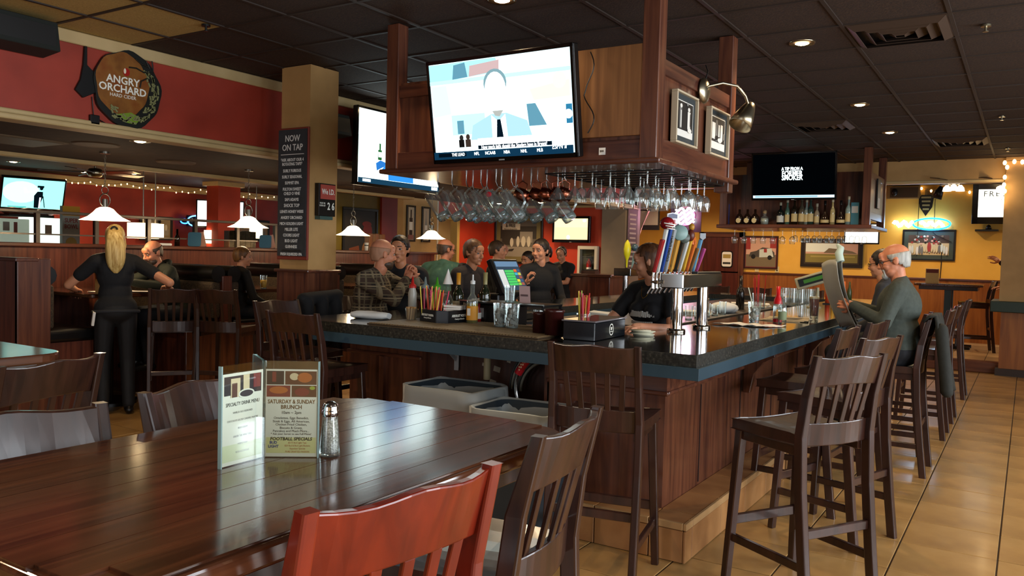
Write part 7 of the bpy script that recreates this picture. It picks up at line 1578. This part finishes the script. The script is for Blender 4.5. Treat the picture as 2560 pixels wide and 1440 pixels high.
def person(label, loc, deg, pose='sit', z=None, lean=8, s=1.0, female=False, belly=0.0, skin='fair', hair=None, hair_m=None, shirt=None, sleeves='long', trousers=None, arms=None, head=(0, 0, 0), vox=0.008, beard=None, beard_len=0.0, extra=None, broad=1.0, tilt=0, curl=0.6, hands=True, legs=True, shoulder_drop=0.0):
    """local frame: +Y is where the body faces, +X its right-hand side; arms: (elbow, wrist, hand_dir, palm_n) for right (x>0) and left"""
    pz_ = z if z is not None else (0.86 if pose == 'sit' else 0.93*s)
    Tb = Matrix.Translation((0, 0, pz_)) @ Matrix.Rotation(R_(-lean), 4, 'X') @ Matrix.Rotation(R_(tilt), 4, 'Y')
    def B(x, y, zz): return Tb@Vector((x*s, y*s, zz*s))
    sw = (0.165 if female else 0.19)*broad
    body, shirtb, trob, handsb, shoes_ = MB(), MB(), MB(), MB(), []
    rot = Tb.to_3x3().to_euler()
    def torso(b, g):
        b.ell(B(0, -0.01, 0.03), ((0.165 if not female else 0.17)*s+belly*0.5+g, 0.115*s+belly*0.5+g, 0.13*s+g), 20, 12, 0, rot)
        b.ell(B(0, 0.01+belly*0.5, 0.16), ((0.145 if not female else 0.13)*s+belly+g, 0.1*s+belly*1.1+g, 0.15*s+g), 20, 12, 0, rot)
        b.ell(B(0, 0.0, 0.34), ((0.165 if not female else 0.145)*broad*s+belly*0.4+g, 0.108*s+belly*0.5+g, 0.16*s+g), 20, 12, 0, rot)
        for q in (-1, 1): capsule(b, B(q*0.03, -0.012, 0.49), B(q*sw*0.92, -0.012, 0.455-shoulder_drop), 0.05*s+g, 0.058*s+g); b.ell(B(q*0.07, -0.05, 0.4), (0.07*s+g, 0.055*s+g, 0.09*s+g), 12, 8, 0, rot)
        if female:
            for q in (-1, 1): b.ell(B(q*0.065, 0.085, 0.33), (0.06*s+g, 0.055*s+g, 0.06*s+g), 12, 8, 0, rot)
    torso(body, 0.0); torso(shirtb, 0.014)
    capsule(body, B(0, -0.015, 0.46), B(0, 0.012, 0.555), 0.057*s if not female else 0.05*s, 0.052*s if not female else 0.045*s, 14)
    capsule(shirtb, B(0, -0.02, 0.48), B(0, -0.008, 0.512), 0.066*s, 0.064*s, 14) if sleeves == 'long' else None
    hy, hp, hr = head
    Th = Matrix.Translation(B(0, 0.008, 0.57)) @ Matrix.Rotation(R_(hy), 4, 'Z') @ Matrix.Rotation(R_(-hp), 4, 'X') @ Matrix.Rotation(R_(hr), 4, 'Y')
    hs = s*(0.97 if female else 1.02)
    head_prims(body, Th, hs, female, 0.02 if belly > 0.04 else 0)
    capsule(body, B(0, 0.0, 0.52), Th@Vector((0, -0.005, 0.05)), 0.052*s, 0.05*s, 12)
    dflt = [(Vector((sw+0.06, 0.1, -0.1)), None)]
    for q, A in zip((1, -1), arms or (None, None)):
        sh = B(q*sw, -0.012, 0.45-shoulder_drop)
        if A is None:
            el = sh+Vector((q*0.06, 0.06, -0.28*s)); wr = el+Vector((-q*0.04, 0.2, -0.1)*1 if False else (-q*0.04, 0.2, -0.1)); hd, pn = Vector((-q*0.2, 1, -0.2)), Vector((0, 0, -1))
        else: el, wr, hd, pn = [Vector(v) for v in A]
        capsule(body, sh, el, 0.05*s, 0.04*s); capsule(body, el, wr, 0.04*s, 0.027*s)
        fo = (wr-el).normalized(); capsule(body, wr-fo*0.03, wr+Vector(hd).normalized()*0.03, 0.028*s, 0.026*s)
        if sleeves == 'long':
            capsule(shirtb, sh, el, 0.064*s, 0.054*s); capsule(shirtb, el, wr-fo*0.015, 0.054*s, 0.04*s); shirtb.ell(el, (0.056*s,)*3, 12, 8)
        elif sleeves == 'short':
            capsule(shirtb, sh, sh+(el-sh)*0.55, 0.066*s, 0.062*s)
        if hands: hand(handsb, wr, hd, pn, curl, s, q < 0)
    for q in (1, -1):
        hip = B(q*0.09, 0.0, -0.02)
        if pose == 'sit': kn, an = Vector((q*0.15, 0.43*s, pz_-0.03)), Vector((q*0.15, 0.38*s, max(pz_-0.5, 0.1))); toe = an+Vector((0, 0.16, -0.05))
        else: kn, an = Vector((q*0.1, 0.02, 0.5*s)), Vector((q*0.105, -0.02, 0.085*s)); toe = an+Vector((q*0.03, 0.15, -0.045))
        capsule(body, hip, kn, 0.08*s, 0.052*s); capsule(body, kn, an, 0.054*s, 0.036*s)
        capsule(trob, hip, kn, 0.094*s+belly*0.15, 0.068*s); capsule(trob, kn, an+Vector((0, 0, 0.01)), 0.068*s, 0.055*s)
        shoes = MB(); shoes_.append(shoes); capsule(shoes, an+Vector((0, -0.03, -0.045)), toe, 0.04*s, 0.035*s); capsule(shoes, an, an+Vector((0, 0.02, -0.04)), 0.043*s, 0.04*s)
        capsule(body, an, an+Vector((0, 0.05, -0.04)), 0.03*s, 0.025*s)
    trob.ell(B(0, -0.01, 0.01), (0.182*s+belly*0.5, 0.135*s+belly*0.45, 0.12*s), 20, 12, 0, rot)
    me = remesh(body, vox, 2, 0.4); v, f = mesh_vf(me); n0 = len(v)
    if hands:
        mh = remesh(handsb, 0.0042, 2, 0.3); v2, f2 = mesh_vf(mh, n0); v += v2; f += f2; bpy.data.meshes.remove(mh)
    bpy.data.meshes.remove(me); me = bpy.data.meshes.new('person'); me.from_pydata(v, [], f)
    o = finish('person', me, SKINS[skin]); o.location = loc; o.rotation_euler = (0, 0, R_(deg)); tag(o, label, 'person')
    finish('shirt', remesh(shirtb, vox*1.25, 4, 0.5), shirt, o)
    if legs: finish('trousers', remesh(trob, vox*1.6, 3, 0.5), trousers or JEANS, o)
    if legs:
        for sh_m in shoes_: finish('shoe', remesh(sh_m, 0.012, 3, 0.5), M_BLACK, o)
    if hair:
        thin = hair in ('fringe', 'crew'); hb = hair_shell(Th, HAIR[hair], hs, (0.003, 0.003, 0.003) if thin else (0.009, 0.01, 0.012), seed=len(label)); ho = hb.build('hair', hair_m, o); so = ho.modifiers.new('s', 'SOLIDIFY'); so.thickness = 0.006 if thin else 0.012; so.offset = -1; so.use_rim = True
    def HP(x, y, zz): return Th@Vector((x*hs, y*hs, zz*hs))
    for q in (-1, 1):
        ey = MB().ell(HP(q*0.031, 0.0845, 0.108), (0.0105*hs,)*3, 12, 8).build('eye', mat('eye_white', '#8d857b', 0.3), o)
        MB().ell(HP(q*0.031, 0.0935, 0.108), (0.006*hs, 0.0035*hs, 0.006*hs), 10, 6).build('iris', mat('iris_dark', '#2a1c14', 0.2), ey)
        if hair_m is not None: capsule(MB(), HP(q*0.014, 0.1, 0.131), HP(q*0.046, 0.088, 0.132), 0.0045, 0.003, 6).build('eyebrow', hair_m, o)
    capsule(MB(), HP(-0.018, 0.096, 0.0385), HP(0.018, 0.096, 0.0385), 0.004, 0.004, 6).build('mouth', mat('lip', '#8a4a42', 0.5), o)
    if beard is not None:
        bb_ = MB(); r_e = Th.to_3x3().to_euler()
        if beard_len > 0.5: bb_.ell(HP(0, 0.042, 0.026), (0.06*hs, 0.058*hs, 0.042*hs), 16, 10, 0, r_e); bb_.ell(HP(0, 0.074, 0.008), (0.034*hs, 0.026*hs, 0.028*hs), 14, 8, 0, r_e)
        else: bb_.ell(HP(0, 0.088, 0.004), (0.03*hs, 0.024*hs, 0.03*hs), 14, 8, 0, r_e)
        capsule(bb_, HP(-0.025, 0.094, 0.052), HP(0.025, 0.094, 0.052), 0.008*hs, n=8); capsule(bb_, HP(-0.03, 0.086, 0.05), HP(-0.028, 0.084, 0.012), 0.008*hs, n=8); capsule(bb_, HP(0.03, 0.086, 0.05), HP(0.028, 0.084, 0.012), 0.008*hs, n=8)
        finish('beard', remesh(bb_, 0.006, 2, 0.4), beard, o)
    if extra: extra(o, Th, HP, B)
    return o
H_BLOND, H_BROWN, H_DARK, H_GREY, H_SHORT = [wood(n, a, c, (60, 60, 6), 0.5, 0, 0.3) for n, a, c in (('hair_blonde', '#a5803c', '#e2c680'), ('hair_brown', '#3a2214', '#6a4426'), ('hair_dark', '#140e0b', '#2a1d16'), ('hair_grey', '#8a8a84', '#b9b8b0'), ('hair_cropped', '#3a2c22', '#54402f'))]
BLK = cloth('black_shirt', '#121316')
def glasses(o, HP, m=None):
    m = m or mat('glasses_dark', '#181414', 0.3); g = MB()
    for q in (-1, 1):
        c = [HP(q*0.032+0.021*math.cos(a), 0.103+0.002*math.cos(a), 0.104+0.014*math.sin(a)) for a in [2*PI*k/14 for k in range(14)]]
        g.tube(c, 0.0022, 5, closed=True); g.tube([HP(q*0.053, 0.1, 0.108), HP(q*0.075, 0.06, 0.11), HP(q*0.083, -0.005, 0.112)], 0.0025, 5)
    g.tube([HP(-0.011, 0.106, 0.106), HP(0, 0.112, 0.108), HP(0.011, 0.106, 0.106)], 0.002, 5); g.build('eyeglasses', m, o)
def wloc(o_loc, deg, w_):
    """world point -> local frame of a person standing at o_loc turned by deg"""
    v = Vector(w_)-Vector(o_loc); return Matrix.Rotation(R_(-deg), 3, 'Z')@v
def arms_w(loc, deg, R_arm, L_arm):
    out = []
    for A in (R_arm, L_arm):
        if A is None: out.append(None); continue
        e, w_, d, n = A; M3 = Matrix.Rotation(R_(-deg), 3, 'Z'); out.append((wloc(loc, deg, e), wloc(loc, deg, w_), M3@Vector(d), M3@Vector(n)))
    return out

# --- newspaper reader on the right
L = (-0.79, 6.66, 0); dg = 90
A = arms_w(L, dg, ((-0.92, 6.98, 1.12), (-1.17, 6.78, 1.20), (-1, -0.15, 0.25), (0, -1, -0.1)), ((-0.86, 6.34, 1.10), (-1.10, 6.50, 1.205), (-1, 0.35, 0.15), (0, 1, -0.1)))
def nr_extra(o, Th, HP, B): glasses(o, HP)
person('man in a grey-green sweater with glasses and white goatee reading a newspaper', L, dg, 'sit', 0.875, 2, 1.0, belly=0.065, skin='ruddy', hair='fringe', hair_m=H_GREY, shirt=cloth('sweater_grey', '#3c443e'), arms=A, head=(4, 14, 0), beard=H_GREY, extra=nr_extra, vox=0.007, broad=1.08, curl=0.75)
npz = thing('newspaper', 'folded newspaper held up by the man at the right of the bar', 'newspaper', (-1.17, 6.60, 1.03), R_(24))
vs, fs = [], []; nI, nJ = 10, 14
for i in range(nI):
    for j in range(nJ):
        u, v_ = i/(nI-1), j/(nJ-1); vs.append((-0.06*math.sin(v_*2.2)+0.1*(1-v_)-0.05+0.03*math.cos(u*3), -0.13+0.26*u*(1-0.12*v_), v_*0.5+0.02*math.sin(u*4)))
for i in range(nI-1):
    for j in range(nJ-1): a_ = i*nJ+j; fs.append((a_, a_+1, a_+nJ+1, a_+nJ))
o = MB().add(vs, fs, 0, True).build('front_sheet', mat('newspaper_grey', '#8f918b', 0.8), npz); o.modifiers.new('s', 'SOLIDIFY').thickness = 0.003
o = MB().add([(x-0.02-0.03*z, y*0.96, z*0.98+0.004) for x, y, z in vs], fs, 0, True).build('rear_sheet', mat('newspaper_grey2', '#a9aaa2', 0.8), npz); o.modifiers.new('s', 'SOLIDIFY').thickness = 0.003
for k in range(6): MB().box(0.0, 0.002, -0.14, 0.1, 0.06+k*0.03, 0.07+k*0.03).build('print_line', mat('news_ink2', '#5c5e5c', 0.8), npz, at=(0.06-0.0135*k, 0, 0))
MB().tube([(-0.07, -0.1, 0.5), (-0.08, -0.08, 0.56), (-0.06, -0.05, 0.6), (-0.08, -0.02, 0.63)], [0.03, 0.03, 0.025, 0.01], 8).build('curled_corner', mat('newspaper_pale', '#a9bdb4', 0.8), npz)
ct = thing('hanging_coat', 'dark coat hung over the back of the newspaper reader\'s stool', 'coat', (-0.56, 6.66, 0.62))
vs, fs = [], []; nu, nv = 25, 16
for i in range(nu):
    for j in range(nv):
        u, v_ = i/(nu-1), j/(nv-1); y = (-0.22+0.46*u)*(1+0.25*v_); fold = 0.022*v_*math.sin(u*17)+0.012*v_*math.sin(u*31+1)
        if v_ < 0.12: x, zz = -0.05+0.06*v_/0.12, 0.49+0.05*math.sin(v_/0.12*PI/2)
        else: x, zz = 0.012+0.09*(v_-0.12)+fold, 0.54-(v_-0.12)*(0.6+0.05*math.sin(u*9))
        vs.append((x, y, zz))
for i in range(nu-1):
    for j in range(nv-1): a_ = i*nv+j; fs.append((a_, a_+nv, a_+nv+1, a_+1))
o = MB().add(vs, fs, 0, True).build('coat', cloth('coat_olive', '#1e201b'), ct); so = o.modifiers.new('s', 'SOLIDIFY'); so.thickness = 0.02
b = MB(); capsule(b, (0.06, -0.2, 0.45), (0.12, -0.27, 0.02), 0.045, 0.04, 12); o = finish('sleeve', remesh(b, 0.012, 2, 0.5), cloth('coat_olive', '#1e201b'), ct)
# --- neighbour behind him
person('dark haired person in glasses behind the newspaper reader', (-0.93, 7.62, 0), 86, 'sit', 0.87, 12, 0.98, hair='short', hair_m=H_DARK, shirt=cloth('grey_shirt', '#2c2e33'), head=(-8, 6, 0), extra=lambda o, Th, HP, B: glasses(o, HP), vox=0.011)
# --- bartender
L = (-2.12, 5.2, 0); dg = 165
A = arms_w(L, dg, ((-2.42, 5.06, 1.06), (-2.28, 4.74, 1.09), (0.35, -1, -0.1), (0, 0, -1)), ((-1.93, 5.0, 1.06), (-2.06, 4.74, 1.09), (-0.3, -1, -0.1), (0, 0, -1)))
def bt_extra(o, Th, HP, B):
    m = mat('print_white_soft', '#a9aaa4', 0.8); b = MB(); c_ = MB(); random.seed(8)
    for k in range(17): p = B(-0.1+0.0125*k, 0.166-0.00055*(k-8)**2, 0.325+random.uniform(-0.004, 0.004)); b.obox(p, (0.0135, 0.012, 0.036), (0.1, 0, -0.02*(k-8)))
    for k in range(13): p = B(-0.08+0.0133*k, 0.157-0.0006*(k-6)**2, 0.262); c_.obox(p, (0.0135, 0.012, 0.02), (0.1, 0, -0.02*(k-6)))
    b.build('shirt_print', m, o); c_.build('shirt_print', m, o)
    MB().tube([B(-0.045, 0.06, 0.5), B(-0.02, 0.1, 0.44), B(0.0, 0.112, 0.425), B(0.02, 0.1, 0.44), B(0.045, 0.06, 0.5)], 0.002, 5).build('necklace', mat('gold', '#b9943c', 0.25, 1.0), o)
person('woman bartender in a black printed t-shirt with bobbed brown hair, looking left', L, dg, 'stand', 0.855, 7, 0.97, female=True, skin='fair', hair='bob', hair_m=H_BROWN, shirt=BLK, sleeves='short', arms=A, head=(-60, 12, 0), extra=bt_extra, vox=0.007, curl=0.5)
# --- plaid man and his neighbour
def plaid():
    m = mat('plaid_shirt', '#2a231c', 0.85); nt = m.node_tree; N = nt.nodes; Lk = nt.links; bs = N['Principled BSDF']
    tc = N.new('ShaderNodeTexCoord'); sp_ = N.new('ShaderNodeSeparateXYZ'); Lk.new(tc.outputs['Object'], sp_.inputs[0])
    def stripe(src, freq, width, ph=0.0):
        a = N.new('ShaderNodeMath'); a.operation = 'MULTIPLY_ADD'; a.inputs[1].default_value = freq; a.inputs[2].default_value = ph; Lk.new(src, a.inputs[0])
        f = N.new('ShaderNodeMath'); f.operation = 'FRACT'; Lk.new(a.outputs[0], f.inputs[0])
        c = N.new('ShaderNodeMath'); c.operation = 'LESS_THAN'; c.inputs[1].default_value = width; Lk.new(f.outputs[0], c.inputs[0]); return c.outputs[0]
    at2 = N.new('ShaderNodeMath'); at2.operation = 'ARCTAN2'; Lk.new(sp_.outputs['X'], at2.inputs[0]); Lk.new(sp_.outputs['Y'], at2.inputs[1]); ad = N.new('ShaderNodeMath'); ad.operation = 'MULTIPLY'; Lk.new(at2.outputs[0], ad.inputs[0]); ad.inputs[1].default_value = 0.2
    col = None; base = N.new('ShaderNodeRGB'); base.outputs[0].default_value = (*S('#231d18'), 1); cur = base.outputs[0]
    for src, fq, wd, ph, c in ((ad.outputs[0], 11, 0.45, 0.2, '#3f3026'), (sp_.outputs['Z'], 11, 0.45, 0.1, '#3f3026'), (ad.outputs[0], 22, 0.2, 0.0, '#6a5f48'), (sp_.outputs['Z'], 22, 0.2, 0.3, '#6a5f48'), (ad.outputs[0], 11, 0.13, 0.62, '#85785e'), (sp_.outputs['Z'], 11, 0.13, 0.45, '#85785e')):
        mx = N.new('ShaderNodeMix'); mx.data_type = 'RGBA'; Lk.new(stripe(src, fq, wd, ph), mx.inputs[0]); Lk.new(cur, mx.inputs[6]); mx.inputs[7].default_value = (*S(c), 1); cur = mx.outputs[2]
    Lk.new(cur, bs.inputs['Base Color']); return m
L = (-4.72, 5.10, 0); dg = -78
A = arms_w(L, dg, ((-4.28, 5.0, 1.13), (-4.33, 5.21, 1.295), (0.0, 0.5, 0.85), (-0.2, 0.8, -0.4)), ((-4.28, 5.46, 1.13), (-4.33, 5.32, 1.30), (0.0, -0.25, 0.9), (-0.2, -0.8, -0.4)))
person('bald bearded man in a plaid shirt with clasped hands at the left of the bar', L, dg, 'sit', 0.85, 18, 1.0, belly=0.03, skin='ruddy', hair='fringe', hair_m=wood('hair_stubble', '#94694e', '#a8785a', (60, 60, 6), 0.6, 0, 0.1), shirt=plaid(), arms=A, head=(52, 4, 0), beard=H_SHORT, beard_len=1.0, vox=0.007, broad=1.1, curl=1.0)
person('dark haired person facing the camera, half hidden behind the plaid shirt man', (-4.76, 5.66, 0), -150, 'sit', 0.87, 6, 0.99, skin='tan', hair='short', hair_m=H_DARK, shirt=BLK, head=(-8, 0, 4), vox=0.009)
# --- hoodie man, black shirt man
L = (-4.74, 6.52, 0); dg = -88
def hood(o, Th, HP, B):
    b = MB(); b.tube([B(0.085*math.cos(a), -0.03+0.075*math.sin(a), 0.5-0.02*math.sin(a)) for a in [2*PI*k/16 for k in range(16)]], 0.026, 8, closed=True); b.build('hood', cloth('hoodie_brown', '#241d1c'), o)
    m = mat('print_white_soft', '#a9aaa4', 0.8); q = MB()
    for k in range(3): q.obox(B(-0.05+0.05*k, 0.14, 0.22), (0.036, 0.006, 0.06), (-0.15, 0, 0))
    q.build('chest_letters', m, o)
person('man in a dark zip hoodie looking right beside the register', L, dg, 'sit', 0.87, 14, 1.0, skin='tan', hair='short', hair_m=H_BROWN, shirt=cloth('hoodie_brown', '#241d1c'), head=(-8, 6, 0), extra=hood, vox=0.0075, broad=1.05)
L = (-4.62, 7.82, 0); dg = -120
A = arms_w(L, dg, ((-4.72, 7.35, 1.02), (-4.42, 7.28, 1.22), (0.2, -0.2, 0.9), (0.5, 0.3, 0)), None)
person('man in a black shirt with a raised hand looking left at the bar', L, dg, 'sit', 0.88, 6, 1.02, skin='fair', hair='short', hair_m=H_DARK, shirt=BLK, arms=A, head=(-62, 4, 0), vox=0.008, curl=0.9)
# --- people farther back
person('balding man in a teal patterned shirt seen from behind', (-5.85, 7.62, 0), 10, 'sit', 0.875, 14, 1.03, belly=0.04, skin='ruddy', hair='fringe', hair_m=H_SHORT, shirt=speckle('teal_shirt', ['#3d6156', '#4d7466', '#8aa084'], [0.4, 0.62, 0.74], 9, 0.85), head=(-30, 6, 0), vox=0.009, broad=1.12, extra=lambda o, Th, HP, B: glasses(o, HP))
person('person with cropped dark hair behind the hoodie man', (-5.93, 8.9, 0), -60, 'sit', 0.87, 4, 1.02, skin='fair', hair='short', hair_m=H_SHORT, shirt=BLK, head=(0, 0, 0), vox=0.011)
person('bald man facing left behind the register', (-6.3, 9.72, 0), 140, 'sit', 0.85, 4, 1.02, skin='ruddy', shirt=cloth('dark_blue_shirt', '#1c2230'), head=(0, 2, 0), vox=0.011)
person('dark haired woman standing behind the black shirt man', (-5.95, 10.35, 0), 160, 'stand', 0.90, 2, 0.95, female=True, skin='fair', hair='back', hair_m=H_DARK, shirt=BLK, head=(0, 4, 0), vox=0.011)
person('shadowed person with a reddish face behind the register', (-5.55, 9.35, 0), 170, 'sit', 0.86, 16, 0.9, skin='tan', hair='short', hair_m=H_DARK, shirt=BLK, head=(0, 10, 0), vox=0.012)
L = (-6.20, 11.3, 0); dg = 175
A = arms_w(L, dg, ((-6.52, 11.2, 1.1), (-6.38, 10.98, 1.08), (0.5, -0.6, 0.1), (0, 0, 1)), ((-6.08, 11.2, 1.1), (-6.2, 10.98, 1.08), (-0.5, -0.6, 0.1), (0, 0, 1)))
def hb_(o, Th, HP, B):
    MB().tube([HP(0.086*math.cos(a), 0.02, 0.14+0.088*math.sin(a)) for a in [PI*k/12 for k in range(13)]], 0.006, 6).build('headband', mat('band_cream', '#a9a08c', 0.6), o); MB().obox(B(-0.07, 0.13, 0.36), (0.06, 0.004, 0.014), (0, 0, 0)).build('name_tag', M_LIGHTGREY, o)
person('server in black with a headband looking down before the red wall', L, dg, 'stand', 0.90, 3, 0.96, female=True, skin='fair', hair='back', hair_m=H_DARK, shirt=BLK, sleeves='short', arms=A, head=(8, 24, 0), extra=hb_, vox=0.009)
person('person with ash blonde hair in a booth beyond the plaid shirt man', (-7.15, 8.45, 0), 178, 'sit', 0.80, 4, 0.95, female=True, skin='fair', hair='long', hair_m=wood('hair_ash', '#5f4a2e', '#8a7048', (60, 60, 6), 0.5, 0, 0.3), shirt=BLK, head=(150, 0, 0), vox=0.011)
# --- booth people
L = (-7.38, 5.26, 0); dg = 168
A = arms_w(L, dg, ((-7.72, 4.85, 1.12), (-7.52, 4.68, 1.14), (0.5, -0.7, 0), (0, 0, -1)), ((-7.12, 4.86, 1.12), (-7.22, 4.62, 1.16), (-0.3, -0.8, 0.3), (-0.5, 0.2, -0.5)))
def hood2(o, Th, HP, B): MB().tube([B(0.085*math.cos(a), -0.035+0.08*math.sin(a), 0.5-0.02*math.sin(a)) for a in [2*PI*k/16 for k in range(16)]], 0.028, 8, closed=True).build('hood', cloth('hoodie_green', '#1c2117'), o)
person('balding bearded man in a dark green hoodie leaning over the booth table', L, dg, 'sit', 0.86, 26, 0.96, skin='ruddy', hair='fringe', hair_m=H_SHORT, shirt=cloth('hoodie_green', '#1c2117'), arms=A, head=(14, 20, 0), beard=H_SHORT, beard_len=1.0, extra=hood2, vox=0.008, broad=1.05)
person('brown haired boy in a dark jacket sitting in the booth left of the pillar', (-7.28, 5.87, 0), -14, 'sit', 0.84, 8, 0.86, skin='fair', hair='short', hair_m=wood('hair_auburn', '#4a2c14', '#7d5528', (60, 60, 6), 0.5, 0, 0.3), shirt=cloth('jacket_dark', '#191714'), head=(-18, 2, 0), vox=0.008)
# --- waitress
L = (-6.86, 4.24, 0); dg = 66
A = arms_w(L, dg, ((-6.46, 4.50, 1.19), (-6.80, 4.72, 1.14), (-0.8, 0.3, -0.1), (0, 0, -1)), ((-7.16, 3.98, 1.15), (-7.38, 4.16, 1.10), (-0.6, 0.7, -0.2), (0, 0, -1)))
def pony(o, Th, HP, B):
    P = [HP(0, -0.095, 0.17), HP(0, -0.135, 0.17), HP(0.01, -0.165, 0.11), HP(0.015, -0.165, 0.0), HP(0.02, -0.15, -0.1), HP(0.02, -0.135, -0.19), HP(0.02, -0.13, -0.24)]
    b = MB(); rs = [0.032, 0.04, 0.06, 0.072, 0.072, 0.056, 0.014]
    t0 = Vector((1, 0, 0)); rg = []
    for p, r in zip(P, rs): rg.append([p+Vector((r*1.15*math.cos(a)*(1+0.05*math.sin(9*a)), r*0.7*math.sin(a)*(1+0.06*math.sin(7*a)), 0)) for a in [2*PI*k/28 for k in range(28)]])
    b.rings(rg).build('ponytail', H_BLOND, o, sub=1); MB().tube([HP(0.026*math.cos(a), -0.118+0.003*math.sin(a), 0.172+0.026*math.sin(a)) for a in [2*PI*k/12 for k in range(12)]], 0.007, 6, closed=True).build('hair_tie', M_BLACK, o)
    MB().tube([HP(0.08, 0.03, 0.12), HP(0.088, 0.035, 0.05), HP(0.08, 0.03, -0.04)], [0.006, 0.008, 0.003], 6).build('loose_strand', H_BLOND, o)
    MB().tube([B(0.19*math.cos(a), -0.01+0.14*math.sin(a), 0.0) for a in [2*PI*k/20 for k in range(20)]], 0.016, 6, closed=True).build('apron_tie', mat('apron_grey', '#26272b', 0.8), o); MB().obox(B(-0.19, -0.06, -0.06), (0.02, 0.05, 0.12), (0.2, 0.1, 0)).build('apron_end', M_PAPER, o)
person('waitress with a long blonde ponytail in a black t-shirt seen from behind', L, dg, 'stand', 0.92, 6, 0.98, female=True, skin='fair', hair='long', hair_m=H_BLOND, shirt=BLK, sleeves='short', trousers=mat('black_trousers', '#0b0b0d', 0.7), arms=A, head=(-12, 8, 0), extra=pony, vox=0.008)
# --- arm reaching out from behind the right column
L = (0.05, 14.35, 0.154); dg = 95
A = [( Vector((0.22, 0.1, 1.15)), Vector((0.2, 0.33, 1.05)), Vector((0, 1, 0)), Vector((0, 0, -1))), (Vector((-0.24, 0.22, 1.25)), Vector((-0.2, 0.43, 1.43)), Vector((0, 0.8, 0.55)), Vector((0.6, 0.3, -0.4)))]
person('person hidden behind the right column, only a raised arm showing', L, dg, 'stand', None, 0, 1.0, skin='fair', hair='short', hair_m=H_DARK, shirt=BLK, arms=A, vox=0.011, curl=0.3)
# black jacket over the stool at the left end of the bar
jk = thing('hanging_jacket', 'black jacket draped over the stool behind the left end of the bar', 'jacket', (-4.80, 4.72, 0.75)); b = MB(); capsule(b, (0, -0.2, 0.38), (0, 0.18, 0.4), 0.05, n=12)
for y in (-0.16, 0.0, 0.15): capsule(b, (0, y, 0.36), (0.0, y*1.1, 0.0), 0.06, 0.07, 12)
finish('cloth', remesh(b, 0.014, 4, 0.5), cloth('jacket_black', '#0e0e10'), jk)

bpy.data.scenes.remove(TS)
